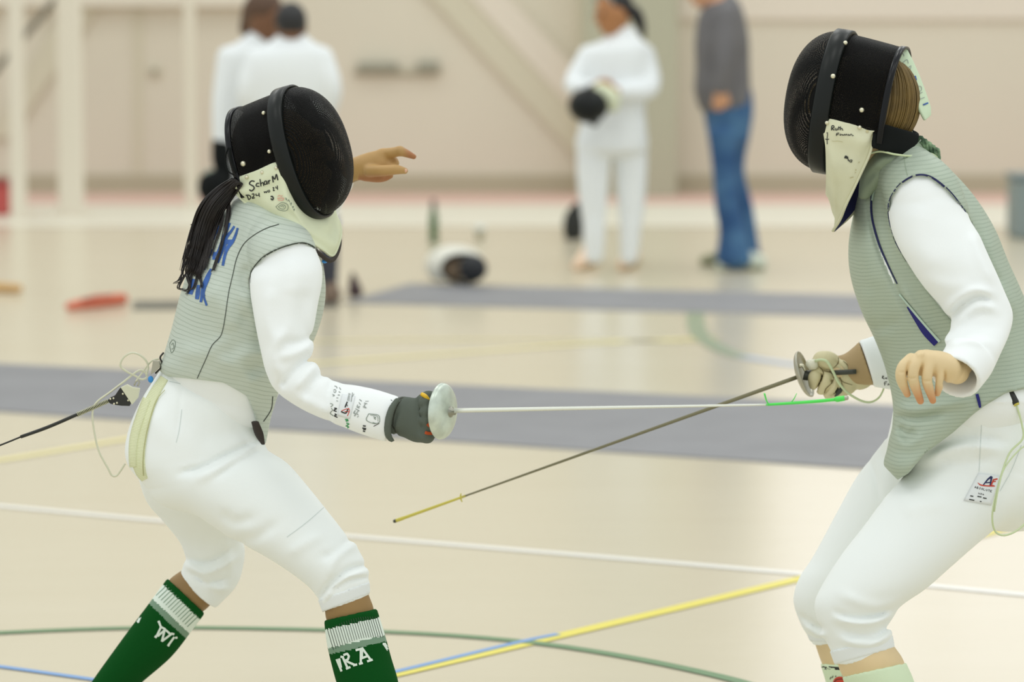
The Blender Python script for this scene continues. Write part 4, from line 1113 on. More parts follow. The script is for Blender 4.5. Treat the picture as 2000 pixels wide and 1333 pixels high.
# ---- writing and seams
T_sN = Target(sN); T_sF = Target(sF)
mb = MB()
def L_(pl, w_=4.4): stroke(mb, T_sN, [(620 + x / 6.906, 1140 + y / 6.906) for x, y in pl], w_, off=.0014, n=1, step=1.5)
for pl in ([(310, 990), (355, 1000)], [(335, 985), (405, 1140)], [(385, 1155), (445, 1130)], [(350, 970), (400, 950), (425, 985), (410, 1030), (365, 1045)], [(390, 1050), (440, 1075), (500, 1100)], [(480, 1110), (535, 1095)],
           [(515, 905), (620, 875)], [(585, 890), (585, 1075)], [(610, 885), (715, 1030)], [(560, 1090), (612, 1075)], [(670, 1055), (745, 1030)], [(590, 1015), (670, 985)], [(600, 890), (600, 1000)],
           [(258, 1025), (325, 1190)], [(292, 1015), (318, 1140)], [(880, 820), (925, 818)], [(900, 825), (960, 915)], [(912, 820), (965, 905)]): L_(pl)
mb.build('lettering', M['sock_w'], sN)
mb = MB()
def L2(pl, w_=4.2): stroke(mb, T_sF, [(170 + x / 5.719, 1100 + y / 5.719) for x, y in pl], w_, off=.0014, n=1, step=1.5)
for pl in ([(620, 490), (645, 515)], [(635, 510), (570, 660)], [(625, 500), (530, 610)], [(525, 600), (545, 625)], [(560, 645), (578, 668)], [(580, 570), (612, 580)],
           [(790, 665), (815, 655)], [(805, 665), (825, 720), (775, 825)], [(755, 820), (780, 835)], [(830, 720), (870, 740), (835, 880)], [(790, 820), (875, 745)], [(835, 878), (950, 790)], [(870, 745), (935, 800)], [(940, 790), (975, 800)], [(975, 830), (905, 925)], [(985, 840), (1010, 835)], [(900, 915), (920, 930)]): L2(pl)
mb.build('lettering', M['sock_w'], sF)
# ribs on the white band
mb = MB()
for i in range(22):
    x0, y0 = 133 + i * 32, 610 - 172 * math.sin(min(1.0, i / 17) * math.pi / 2)
    stroke(mb, T_sN, [(620 + x0 / 6.906, 1140 + (y0 + 12) / 6.906), (620 + (x0 + 82) / 6.906, 1140 + (y0 + 290) / 6.906)], .9, off=.0013, n=1)
mb.build('rib_line', M['seam'], sN)
mb = MB()
for i in range(14):
    x0, y0 = 880 + i * 27, 250 + i * 27
    stroke(mb, T_sF, [(170 + (x0 + 10) / 5.719, 1100 + y0 / 5.719), (170 + (x0 - 110) / 5.719, 1100 + (y0 + 115) / 5.719)], 1.2, off=.0013, n=1)
mb.build('rib_line', M['sock_s'], sF)

mb = MB(); stroke(mb, Target(vest, jacket), [(488, 553), (491, 530), (513, 504), (550, 484), (590, 475), (617, 487), (632, 513), (635, 540)], 2.2, off=.002); mb.build('armhole_edge', M['seam'], vest)  # shaded gap along the vest edge, painted as a thin dark line
TVS = Target(vest); TBIB = Target(bibL); TJK = Target(jacket)
def zs(mb, tg, sc, ox, oy, items, off=.0012):
    for pl, w_ in items: stroke(mb, tg, [(ox + x / sc, oy + y / sc) for x, y in pl], w_, off=off, n=4, step=1.5)
mb = MB()
zs(mb, TVS, 6.056, 340, 400, [([(712, 255), (670, 320), (615, 390), (600, 470), (560, 570), (515, 688)], [4, 5, 7, 7, 6, 5]), ([(752, 275), (730, 350), (690, 440), (640, 500), (605, 580), (575, 722)], [4, 5, 6, 7, 6, 5]), ([(610, 440), (690, 440)], 9),
    ([(655, 215), (630, 280), (580, 400), (530, 530), (490, 600)], [6, 6, 6, 5, 4]), ([(545, 255), (490, 330), (465, 410)], [5, 6, 5]), ([(480, 560), (468, 650)], 6), ([(440, 525), (410, 630)], [6, 5]),
    ([(235, 880), (205, 980), (185, 1060)], [10, 12, 10]), ([(290, 950), (280, 1040), (268, 1120)], [6, 9, 7]), ([(438, 760), (390, 850), (345, 960), (330, 1060), (315, 1155)], [4, 6, 6, 6, 5]), ([(428, 800), (400, 890), (360, 990), (350, 1080), (385, 1195)], [5, 5, 5, 4, 4]), ([(330, 1050), (355, 1085)], 6), ([(372, 670), (345, 770)], [8, 8])])
mb.build('lettering', M['ink_b'], vest)
mb = MB()
zs(mb, TVS, 1, 0, 0, [([(545, 438), (520, 446), (495, 460), (475, 478), (462, 505), (455, 535), (447, 570), (441, 610), (436, 640), (430, 658), (414, 675), (403, 700), (393, 722), (385, 740)], 1.4)])
zs(mb, TVS, 1, 0, 0, [([(533, 775), (530, 800), (515, 824)], 1.6), ([(488, 560), (492, 535), (505, 510), (530, 492), (558, 482), (590, 474), (616, 484), (630, 508)], 1.4)])
mb.build('seam', M['seam'], vest)
mb = MB(); zs(mb, TVS, 1, 0, 0, [([(331, 672), (337, 664), (342, 668), (341, 680), (335, 690), (332, 680), (331, 672)], 1), ([(335, 674), (338, 670), (339, 680), (335, 682)], 1)]); mb.build('stamp', M['ink_o'], vest)
# bib writing
mb = MB(); zs(mb, TBIB, 3.3325, 320, 140, [
  ([(590, 715), (570, 712), (556, 730), (580, 745), (588, 760), (570, 778), (556, 768)], 2.4), ([(620, 728), (605, 728), (600, 745), (622, 748)], 2), ([(625, 700), (632, 748)], 2), ([(630, 732), (645, 722), (650, 745)], 2), ([(668, 712), (655, 716), (655, 735), (668, 732), (670, 712), (674, 735)], 2), ([(680, 708), (684, 732)], 2), ([(682, 718), (692, 706)], 2),
  ([(712, 722), (706, 680), (722, 702), (732, 668), (742, 708)], 2.3),
  ([(540, 805), (552, 835)], 2), ([(532, 806), (555, 806), (566, 820), (552, 836)], 2), ([(572, 800), (584, 796), (586, 808), (574, 826), (592, 822)], 2), ([(600, 795), (600, 808), (618, 804)], 1.8), ([(618, 790), (622, 816)], 1.8),
  ([(652, 780), (656, 790), (662, 780), (668, 790), (672, 776)], 1.6), ([(678, 772), (680, 786), (690, 780), (684, 770)], 1.6), ([(708, 758), (716, 754), (712, 776), (722, 772)], 1.8), ([(728, 748), (730, 760), (738, 756)], 1.6), ([(738, 742), (740, 770)], 1.6),
  ([(695, 815), (705, 812), (712, 824), (706, 836), (696, 826)], 2.6)]); mb.build('lettering', M['ink'], maskL)
mb = MB(); zs(mb, TBIB, 3.3325, 320, 140, [([(728, 880), (765, 854), (806, 868), (800, 905), (752, 902), (728, 880)], 1), ([(745, 880), (770, 866), (790, 876), (784, 895), (758, 892), (745, 880)], 1), ([(760, 880), (775, 874), (778, 886)], 1),
  ([(790, 820), (800, 840), (798, 822)], 1), ([(806, 845), (812, 832), (820, 850)], 1), ([(822, 862), (832, 852), (828, 872)], 1), ([(834, 880), (846, 878), (838, 890)], 1), ([(842, 898), (852, 894), (846, 908)], 1)]); mb.build('stamp', M['ink_o'], maskL)
mb = MB(); zs(mb, TBIB, 3.3325, 320, 140, [([(740, 812), (752, 804), (760, 812), (772, 806)], 1.2), ([(738, 826), (760, 822), (782, 826)], 2), ([(742, 836), (765, 838), (780, 834)], 1.5)]); mb.build('print', mat('print_pink', (226, 170, 150), .7), maskL)
# sleeve marks
slab_l = quadpatch('sleeve_label', TJK, (668, 770), (694, 774), (683, 819), (659, 812), 8, 10, M['label'], jacket)
TJK = Target(jacket, slab_l)
mb = MB(); zs(mb, TJK, 8.887, 630, 730, [([(205, 215), (240, 225), (255, 250), (240, 250)], 1.4), ([(190, 290), (215, 275), (235, 300), (215, 330), (190, 310)], 1.4), ([(170, 360), (210, 380), (175, 390)], 1.4), ([(290, 240), (320, 280)], 1.4), ([(280, 310), (310, 330)], 1.4), ([(265, 370), (300, 375)], 1.6), ([(240, 420), (275, 425)], 1.2), ([(240, 470), (270, 480)], 1.2),
  ([(460, 340), (435, 470)], 1.6), ([(480, 345), (455, 480)], 1.2), ([(520, 330), (495, 490)], 1.6), ([(545, 350), (520, 400)], 1.2),
  ([(570, 640), (540, 690), (580, 700), (550, 740)], 2), ([(620, 650), (590, 690), (620, 720)], 1.6), ([(570, 610), (640, 650)], 1.6), ([(590, 580), (640, 600)], 1.6), ([(610, 540), (600, 580), (650, 570)], 1.6), ([(630, 500), (660, 540)], 1.6), ([(640, 450), (680, 480)], 1.6), ([(600, 760), (625, 740)], 1.4),
  ([(700, 575), (760, 600), (720, 560), (745, 530)], 1.6), ([(720, 510), (775, 525)], 1.6), ([(740, 480), (800, 480)], 1)]); mb.build('sleeve_print', M['ink_s'], jacket)
mb = MB(); zs(mb, TJK, 8.887, 630, 730, [([(130, 520), (180, 540), (140, 580)], 1.2), ([(150, 600), (170, 640), (130, 690), (190, 740)], 1.2), ([(800, 700), (960, 720), (990, 780), (980, 850), (890, 870), (760, 810), (800, 700)], 1.2), ([(830, 720), (950, 745), (960, 830)], 1), ([(880, 750), (930, 770), (890, 775), (925, 800)], 1.1), ([(870, 850), (930, 870)], 1)]); mb.build('stamp', M['ink_o'], jacket)
mb = MB(); zs(mb, TJK, 8.887, 630, 730, [([(200, 600), (250, 610), (190, 640), (245, 660)], 2), ([(210, 700), (245, 720), (200, 735), (260, 765)], 2), ([(430, 490), (405, 545), (390, 590)], 2.4), ([(415, 520), (430, 570)], 1.6), ([(320, 660), (400, 690), (440, 620)], 2.4), ([(885, 920), (985, 865)], 1.2), ([(700, 910), (750, 915)], 2.4), ([(690, 950), (755, 960)], 2.6), ([(700, 980), (750, 975)], 2), ([(700, 1005), (740, 1010)], 2), ([(1185, 455), (1210, 470)], 1)]); mb.build('handwriting', M['ink'], jacket)
mb = MB(); zs(mb, TJK, 8.887, 630, 730, [([(330, 650), (400, 620), (460, 610)], 1.4), ([(380, 660), (460, 665)], 1.4), ([(450, 600), (465, 650), (430, 740)], 1.4)]); mb.build('logo', M['ink_r'], jacket)
mb = MB(); zs(mb, TJK, 8.887, 630, 730, [([(390, 800), (440, 800), (400, 830), (450, 820)], 2), ([(410, 860), (460, 880), (420, 900)], 2), ([(400, 910), (450, 930), (420, 955), (460, 930)], 2)]); mb.build('handwriting', M['ink_g'], jacket)
# breeches seams and crotch strap
mb = MB(); zs(mb, TBR, 1, 0, 0, [([(355, 800), (350, 840), (344, 865)], 1), ([(330, 745), (370, 752), (430, 748)], 1.2), ([(560, 1050), (600, 1020), (640, 985)], 1)]); mb.build('seam', M['seamw'], br)
mb = MB()
stroke(mb, TBR, [(320, 738), (300, 770), (283, 810), (272, 850), (268, 890), (273, 920), (282, 938)], [16, 20, 24, 27, 26, 20, 12], off=.004)
s1 = mb.build('strap', M['strap'], br); sm = s1.modifiers.new('t', 'SOLIDIFY'); sm.thickness = .004
mb = MB()
stroke(mb, TBR, [(310, 730), (292, 765), (276, 805), (262, 850), (258, 890), (261, 925), (267, 945)], [10, 14, 16, 16, 14, 12, 6], off=.007)
s1 = mb.build('strap', M['strap'], br); sm = s1.modifiers.new('t', 'SOLIDIFY'); sm.thickness = .003
mb = MB(); stroke(mb, TBR, [(322, 762), (304, 785), (290, 830), (282, 870), (279, 905), (280, 930)], 1.4, off=.006); mb.build('seam', mat('strap_fold_olive', (176, 176, 124), .8), br)
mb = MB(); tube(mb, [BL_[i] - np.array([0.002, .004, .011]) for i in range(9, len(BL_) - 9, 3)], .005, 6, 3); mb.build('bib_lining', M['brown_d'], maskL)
mb = MB(); blob(mb, P(634, 511, YL - .06), (.006, .004, .004)); mb.build('snap', M['blue_t'], vest)
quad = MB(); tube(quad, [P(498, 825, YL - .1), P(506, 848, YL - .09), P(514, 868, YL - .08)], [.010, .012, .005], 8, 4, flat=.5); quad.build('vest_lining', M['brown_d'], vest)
# ================================================================== fencer on the right, turned to the left
YR = 6.95
base = P(1850, 1100, YR); RF = empty('person', (base[0], YR, 0.0),
    'fencer facing left in a sage grey vest with navy edging, bare hand hanging in front', 'person')
torsoR = [((1706, 318), (1815, 296), YR, .75), ((1686, 355), (1862, 338), YR, .8), ((1668, 415), (1905, 388), YR, .8), ((1658, 480), (1940, 446), YR, .85), ((1662, 540), (1966, 510), YR, .85),
          ((1682, 605), (1995, 575), YR, .85), ((1710, 664), (2022, 650), YR, .85), ((1732, 722), (2044, 722), YR, .95), ((1746, 785), (2058, 790), YR - .01, 1.05), ((1745, 830), (1960, 840), YR - .04, 1.15), ((1735, 875), (1870, 875), YR - .05, 1.5), ((1728, 908), (1815, 915), YR - .06, 2.2), ((1740, 935), (1785, 938), YR - .07, 3.2)]
shR = Cap([P(1765, 330, YR - .06), P(1800, 378, YR - .12), P(1815, 420, YR - .14)], [.06, .078, .082], 4)
tl = Loft(torsoR, pw=2.2)
g = Grid([tl, shR], .004); g.add(tl); g.add(shR, .04)
keepR = [(1600, 200), (2200, 200), (2200, 752), (2040, 752), (1965, 768), (1925, 792), (1903, 808), (1862, 845), (1805, 888), (1775, 925), (1753, 938), (1726, 910), (1600, 800)]
g.keep_poly(keepR)
armholeR = [(1737, 420), (1738, 390), (1757, 362), (1787, 344), (1815, 346), (1850, 372), (1876, 402), (1897, 440), (1905, 500), (1900, 560), (1870, 640), (1820, 580), (1770, 510), (1746, 465)]
g.cut_poly(armholeR, ymax=YR - .06)
g.folds([([(1703, 360), (1700, 410), (1712, 470), (1740, 540), (1770, 600), (1800, 650)], .007, -.006), ([(1690, 420), (1694, 500), (1715, 570)], .018, .004), ([(1760, 560), (1790, 610), (1830, 660)], .012, .005),
         ([(1745, 795), (1790, 800), (1850, 790), (1895, 780)], .012, .006), ([(1748, 812), (1790, 818), (1850, 806)], .008, -.006), ([(1755, 832), (1772, 850), (1790, 842)], .010, -.007), ([(1745, 860), (1775, 870), (1800, 850)], .012, .005),
         ([(1690, 640), (1720, 640), (1760, 625)], .014, -.003), ([(1920, 450), (1950, 540), (1985, 620)], .016, .005), ([(1900, 440), (1930, 520), (1960, 560)], .012, -.005), ([(1690, 560), (1705, 620), (1735, 680)], .02, .004)], YR)
vestR = g.obj('lame_vest', M['lame_r'], RF, 2); setlabel(vestR, 'sage grey metallic vest with navy armhole edging')
# jacket: body, near sleeve hanging and bent forward, far cuff
slR = [((1764, 385), (1838, 352), YR - .10, .8), ((1743, 400), (1868, 385), YR - .13, .9), ((1739, 425), (1888, 420), YR - .15, .9), ((1748, 465), (1912, 466), YR - .17, .88), ((1771, 508), (1938, 520), YR - .195, .85),
       ((1812, 568), (1962, 572), YR - .215, .85), ((1850, 612), (1977, 612), YR - .23, .9), ((1858, 640), (1972, 648), YR - .26, .9), ((1846, 662), (1954, 690), YR - .30, .85)]
jtR = Loft([r for r in torsoR[:9]], grow=-.008, pw=2.2)
fdir = unit(P(1866, 738, YR - .385) - P(1905, 672, YR - .30))
cE = P(1866, 738, YR - .378); UE = P(1908, 764, YR - .378) - cE; UE = UE - fdir * (UE @ fdir); VE = unit(np.cross(fdir, UE)) * .054
if VE[1] > 0: VE = -VE
cM = P(1893, 702, YR - .335); UM = P(1937, 728, YR - .335) - cM; UM = UM - fdir * (UM @ fdir); VM = unit(np.cross(fdir, UM)) * .046
if VM[1] > 0: VM = -VM
def rib3(r):
    a, b = P(*r[0], r[2]), P(*r[1], r[2]); c = (a + b) / 2; U = (b - a) / 2; return (c, U, unit(c - CAM) * np.linalg.norm(U) * r[3])
def fixv(V): return V if V[1] > 0 else -V
ribs3 = [rib3(r) for r in slR] + [(cM, UM, fixv(VM)), (cE, UE * 1.02, fixv(VE) * 1.0), (cE + fdir * .03, UE * 1.02, fixv(VE))]
slL = Loft(ribs3, n=5)
farsl = Loft([((1672, 668), (1704, 755), YR + .165, .85), ((1712, 655), (1748, 762), YR + .165, .9), ((1760, 630), (1800, 770), YR + .16, .9), ((1800, 560), (1880, 730), YR + .15, .8)], n=4)
g = Grid([jtR, slL, farsl], .004); g.add(jtR); g.add(Cap([P(1765, 330, YR - .06), P(1800, 380, YR - .12), P(1815, 420, YR - .14)], [.052, .07, .074], 4), .03); g.add(slL, .018); g.add(farsl, .02)
g.op(lambda p, d: np.where((p - P(1893, 702, YR - .335)) @ fdir > -.01, np.maximum(d, (p - cE - UE * .0) @ fdir), d))
cav = Loft([(ribs3[-3][0] - fdir * .02, ribs3[-3][1] * .55, ribs3[-3][2] * .55), (ribs3[-2][0], ribs3[-2][1] * .84, ribs3[-2][2] * .84), (ribs3[-1][0], ribs3[-1][1] * .93, ribs3[-1][2] * .93)], n=4)
g.add(cav, .0, sub=True)
fe = unit(P(1690, 712, YR + .165) - P(1740, 705, YR + .165))
g.op(lambda p, d: np.where((p[:, 1] > YR + .03) & (proj(p)[0] < 1760), np.maximum(d, (p - P(1692, 711, YR + .165)) @ unit(P(1676, 714, YR + .165) - P(1705, 705, YR + .165))), d))
g.folds([([(1858, 622), (1880, 596), (1910, 580), (1935, 590)], .008, -.009), ([(1845, 610), (1870, 585), (1905, 568), (1940, 575)], .010, .008), ([(1868, 636), (1890, 612), (1920, 598), (1945, 608)], .010, .008), ([(1800, 540), (1850, 560), (1900, 555)], .016, .004),
         ([(1868, 660), (1900, 640), (1950, 640)], .01, -.002), ([(1850, 672), (1890, 664), (1940, 672)], .01, .004), ([(1800, 400), (1790, 470), (1830, 540)], .03, .004), ([(1900, 450), (1915, 500), (1940, 560)], .012, .005)], YR - .08)
jackR = g.obj('jacket', M['white2'], RF, 2); setlabel(jackR, 'white jacket with a wide open cuff')
colL = Loft([((1712, 262), (1782, 258), YR - .02, 1.0), ((1702, 285), (1800, 276), YR - .03, 1.15), ((1690, 312), (1800, 300), YR - .045, 1.2), ((1680, 348), (1752, 335), YR - .05, 1.1), ((1676, 384), (1702, 380), YR - .045, 1.0)], n=4)
g = Grid([colL], .004); g.add(colL)
g.folds([([(1722, 300), (1745, 290), (1775, 292)], .008, -.004), ([(1700, 330), (1725, 310), (1750, 318)], .008, .004), ([(1690, 360), (1710, 335), (1730, 340)], .006, -.004)], YR + .1)
collar = g.obj('collar', M['collar'], RF, 2); setlabel(collar, 'sage green jacket collar')

# breeches
pelR = Loft([((1752, 770), (2062, 772), YR, .85), ((1742, 825), (2082, 835), YR, .85), ((1735, 885), (2100, 910), YR, .85), ((1780, 930), (2085, 990), YR - .02, .8)], n=5, pw=2.15)
thR = Loft([((1800, 862), (2075, 960), YR - .05, .75), ((1770, 925), (2020, 985), YR - .07, .78), ((1728, 974), (1952, 1027), YR - .09, .8), ((1692, 1023), (1908, 1062), YR - .105, .8), ((1642, 1087), (1856, 1108), YR - .12, .8), ((1606, 1144), (1806, 1152), YR - .13, .82),
            ((1591, 1180), (1760, 1183), YR - .135, .84), ((1596, 1212), (1741, 1208), YR - .137, .86), ((1608, 1242), (1740, 1236), YR - .138, .88), ((1624, 1275), (1742, 1256), YR - .138, .9), ((1633, 1300), (1746, 1267), YR - .138, .9), ((1645, 1330), (1756, 1296), YR - .138, .9)], n=5)
thRF = Loft([((1730, 860), (1900, 930), YR + .10, .8), ((1696, 903), (1850, 955), YR + .12, .82), ((1668, 942), (1810, 985), YR + .13, .85), ((1634, 1004), (1770, 1030), YR + .135, .85), ((1589, 1087), (1730, 1100), YR + .14, .88), ((1561, 1130), (1700, 1140), YR + .14, .88), ((1550, 1168), (1680, 1170), YR + .14, .88),
             ((1555, 1198), (1670, 1198), YR + .14, .88), ((1567, 1225), (1655, 1225), YR + .14, .88), ((1580, 1246), (1648, 1246), YR + .14, .9), ((1588, 1262), (1646, 1264), YR + .14, .9), ((1596, 1290), (1650, 1290), YR + .14, .9)], n=5)
g = Grid([pelR, thR, thRF], .0045); g.add(thRF); g.add(pelR, .03); g.add(thR, .02)
def cutR(p, d):
    u, v = proj(p)
    near = (p - P(1688, 1281, YR - .138)) @ unit(P(1697, 1310, YR - .138) - P(1680, 1255, YR - .138))
    far = (p - P(1612, 1256, YR + .14)) @ unit(P(1618, 1280, YR + .14) - P(1606, 1232, YR + .14))
    return np.where((p[:, 1] < YR + .02) & (v > 1200), np.maximum(d, near), np.where((p[:, 1] >= YR + .02) & (v > 1180), np.maximum(d, far), d))
g.op(cutR)
g.folds([([(1738, 1192), (1715, 1202), (1690, 1206), (1655, 1206), (1630, 1194)], .006, -.006), ([(1746, 1198), (1715, 1214), (1675, 1218), (1630, 1208)], .008, .008), ([(1740, 1216), (1710, 1238), (1668, 1240), (1635, 1225)], .008, -.005), ([(1742, 1236), (1712, 1255), (1672, 1258), (1640, 1248)], .008, .006), ([(1740, 1222), (1715, 1245), (1690, 1256)], .005, -.004),
         ([(1765, 1170), (1720, 1185), (1680, 1178), (1640, 1160)], .012, .004), ([(1810, 885), (1850, 862), (1900, 855), (1960, 862)], .010, -.008), ([(1805, 905), (1850, 880), (1900, 872), (1960, 880)], .012, .006), ([(1800, 865), (1850, 838), (1890, 822), (1930, 815)], .012, .006), ([(1830, 900), (1880, 905), (1940, 895)], .012, -.004),
         ([(1925, 795), (1915, 850), (1905, 900)], .01, .003), ([(1760, 1000), (1800, 985), (1850, 985)], .02, .003), ([(1562, 1200), (1590, 1222), (1610, 1228)], .006, -.005), ([(1572, 1222), (1595, 1240), (1612, 1242)], .006, .005), ([(1700, 900), (1712, 940), (1718, 985)], .006, -.003)], YR + .3)
brR = g.obj('breeches', M['white'], RF, 2)
cuff('breeches_cuff', (1622, 1272), (1742, 1243), (1632, 1299), (1746, 1267), YR - .138, M['cuffw'], brR, ratio=.9)
cuff('breeches_cuff', (1576, 1236), (1648, 1236), (1584, 1254), (1648, 1258), YR + .14, M['cuffw'], brR, ratio=.9)
# socks and shoes
sockRN = [((1647, 1322), (1767, 1296), YR - .138, .92), ((1658, 1350), (1783, 1335), YR - .138, .95), ((1680, 1400), (1795, 1390), YR - .138, .95), ((1715, 1470), (1800, 1462), YR - .138, .95)]
sockRF = [((1605, 1297), (1672, 1300), YR + .14, .95), ((1616, 1333), (1690, 1336), YR + .14, .95), ((1635, 1390), (1700, 1392), YR + .14, .95), ((1655, 1440), (1710, 1440), YR + .14, .95)]
v, f = sock(sockRN, RF); sRN = mk('sock', v, f, M['sock_p'], RF); setlabel(sRN, 'plain pale green sock, near leg')
sRF, _ = sock_bands(sockRF, RF, [(.006, 'sock_p'), (.0085, 'ink'), (.0105, 'sock_p'), (.012, 'ink'), (9, 'sock_p')]); setlabel(sRF, 'pale sock with thin dark bands and a red print, far leg')
ankRN = P(1762, 1480, YR - .138); ankRF = P(1685, 1450, YR + .14)
shoe(RF, ankRN, (-1, -.1), M['shoe_w']); shoe(RF, ankRF, (-1, .1), M['shoe_w'])
T_ = Target(sRF); mb = MB()
stroke(mb, T_, [(1630, 1336), (1634, 1330), (1642, 1328), (1652, 1331)], [8, 11, 11, 9], off=.0012); mb.build('sock_print', M['ink_r'], sRF)
mb = MB()
for pl in ([(1621, 1328), (1623, 1323)], [(1625, 1325), (1627, 1321)], [(1631, 1323), (1633, 1321)], [(1645, 1319), (1650, 1324)], [(1628, 1335), (1634, 1328), (1644, 1327), (1652, 1330)]): stroke(mb, T_, pl, 1.6, off=.0014, n=1)
mb.build('sock_print', M['ink'], sRF)

# mask
angR = math.radians(18)
OR = P(1629, 199, YR - .02)
uR = unit(np.array([0.161, 0, 0.987])); eR = np.array([-0.987, 0, 0.161])
fR = math.cos(angR) * eR + math.sin(angR) * np.array([0, 1, 0])
FRR = Frame(OR, fR, uR)
bt = [(1705, 250, .094), (1658, 240, .106), (1608, 233, .111), (1611, 285, .106), (1612, 338, .078), (1612, 378, .0)]
bo = [(1704, 262, .088), (1697, 306, .090), (1674, 358, .085), (1650, 402, .066), (1638, 432, .036), (1628, 455, .0)]
maskR, sideR, bandR, bibR, TR_, BR_ = build_mask(RF, FRR, 1.07, .124, .096, math.radians(108), bt, bo, M['bibR'], M['navy'],
    [(1651, 84, .005), (1627, 149, .0055), (1683, 215, .0055), (1615, 240, .0045), (1679, 249, .0045)])
setlabel(maskR, 'black wire mesh face dome'); setlabel(bibR, 'cream quilted bib with handwriting and navy lining')
# tongue, head strap
tp = [((1744, 102), (1768, 91)), ((1757, 128), (1783, 120)), ((1770, 158), (1797, 152)), ((1784, 190), (1808, 182)), ((1797, 220), (1817, 210)), ((1806, 236), (1817, 226))]
rows = []
for k_, (a, b) in enumerate(tp): rows += [FRR.on(a[0], a[1], .012), FRR.on(b[0], b[1], -.012)]
tng = mk('tongue', rows, [(2 * i, 2 * i + 1, 2 * i + 3, 2 * i + 2) for i in range(len(tp) - 1)], M['tongue'], maskR)
sm = tng.modifiers.new('t', 'SOLIDIFY'); sm.thickness = .008; sm.offset = 0
sm = tng.modifiers.new('b', 'BEVEL'); sm.width = .003; sm.segments = 2
TT = Target(tng)
mb = MB()
for pl, w_ in (([(1779, 155), (1790, 152)], 9), ): stroke(mb, TT, pl, w_, off=.0065)
for pl, w_ in (([(1803, 205), (1813, 201)], 3),): stroke(mb, TT, pl, w_, off=.0065)
mb.build('print', M['ink_b'], maskR)
mb = MB()
for pl in ([(1757, 108), (1764, 104), (1766, 110)], [(1764, 122), (1772, 116), (1774, 124)], [(1772, 134), (1780, 128), (1776, 140)], [(1788, 172), (1798, 168), (1800, 176), (1792, 180)], [(1793, 184), (1802, 180)], [(1797, 194), (1806, 190)]): stroke(mb, TT, pl, 1.2, off=.0065)
mb.build('handwriting', M['ink_s'], maskR)
st = Loft([(FRR.w(-.118, .094, -.052), FRR.u * .028, FRR.f * .006), (FRR.w(-.165, .055, -.058), FRR.u * .027, FRR.f * .006), (FRR.w(-.185, 0, -.062), FRR.u * .027, FRR.f * .006), (FRR.w(-.165, -.055, -.058), FRR.u * .027, FRR.f * .006), (FRR.w(-.118, -.094, -.052), FRR.u * .028, FRR.f * .006)], n=6, pw=4)
g = Grid([st], .003); g.add(st); g.obj('head_strap', M['black_c'], maskR, 1)
# hair
hc = Ell(FRR.w(-.075, 0, .012), (.105, .082, .108), (FRR.f, FRR.s, FRR.u))
g = Grid([hc], .0045); g.add(hc); g.cut(FRR.w(-.02, 0, 0), FRR.f)
hairR = g.obj('hair', M['hairR'], RF, 1); setlabel(hairR, 'blond brown hair seen through the back of the mask')
mb = MB()
for i in range(90):
    a = random.uniform(-1.25, 1.25); pts = []
    for k_ in range(7):
        t = k_ / 6; ph = -1.2 + 2.2 * t
        pts.append(FRR.w(-.075 - .108 * math.cos(a) * math.cos(ph) * 1.0, .084 * math.sin(a) * math.cos(ph), .012 - .110 * math.sin(ph)))
    tube(mb, pts, .0011, 4, 3)
mb.build('hair_strands', M['hairR'], hairR)

# body
h, adds, eyes = head_prims(FRR)
neck = Cap([FRR.w(-.065, 0, -.08), P(1748, 285, YR), P(1770, 350, YR)], [.048, .046, .06])
legN = Loft([((1646, 1265), (1734, 1245), YR - .138, .88), ((1636, 1292), (1747, 1264), YR - .138, .9), ((1645, 1320), (1766, 1294), YR - .138, .9), ((1668, 1352), (1772, 1337), YR - .138, .85), ((1698, 1410), (1780, 1400), YR - .138, .8), ((1732, 1490), (1788, 1480), YR - .138, .8)], n=4)
legF = Loft([((1590, 1225), (1640, 1225), YR + .14, .8), ((1592, 1256), (1646, 1258), YR + .14, .9), ((1605, 1296), (1670, 1299), YR + .14, .9), ((1626, 1340), (1680, 1342), YR + .14, .8), ((1670, 1460), (1702, 1460), YR + .14, .8)], n=4)
coreN = Cap([P(1920, 900, YR - .05), P(1800, 1040, YR - .11), P(1670, 1180, YR - .135), P(1690, 1260, YR - .138)], [.075, .062, .045, .042], 3)
coreF = Cap([P(1850, 890, YR + .08), P(1700, 1040, YR + .135), P(1612, 1170, YR + .14), P(1615, 1250, YR + .14)], [.06, .045, .036, .026], 3)
trunk = Loft(torsoR[:9], n=3, grow=-.025); pel = Loft([((1752, 770), (2062, 772), YR, .8), ((1742, 825), (2082, 835), YR, .8), ((1760, 885), (2080, 910), YR, .8)], n=3, grow=-.03)
armN = Cap([P(1808, 390, YR - .13), P(1840, 480, YR - .17), P(1900, 585, YR - .222), P(1928, 618, YR - .25), P(1897, 688, YR - .325), P(1868, 728, YR - .37)], [.034, .03, .022, .020, .021, .023], 3)
armF = Cap([P(1850, 600, YR + .12), P(1760, 690, YR + .16), P(1690, 715, YR + .165), P(1640, 725, YR + .16)], [.04, .036, .03, .026], 3)
g = Grid([h, neck, legN, legF, trunk, pel, armN, armF], .0045)
g.add(h)
for a in adds: g.add(a, .018)
for e in eyes: g.add(e, .008, sub=True)
for q in (neck, trunk, pel): g.add(q, .03)
for q in (coreN, coreF, legN, legF, armN, armF): g.add(q, .006)
bv, bf = g.mesh(2)
YHR = YR - .40
def hq(x, y, dy=0.0): return P(1730 + x / 9.52, 660 + y / 9.52, YHR + dy)
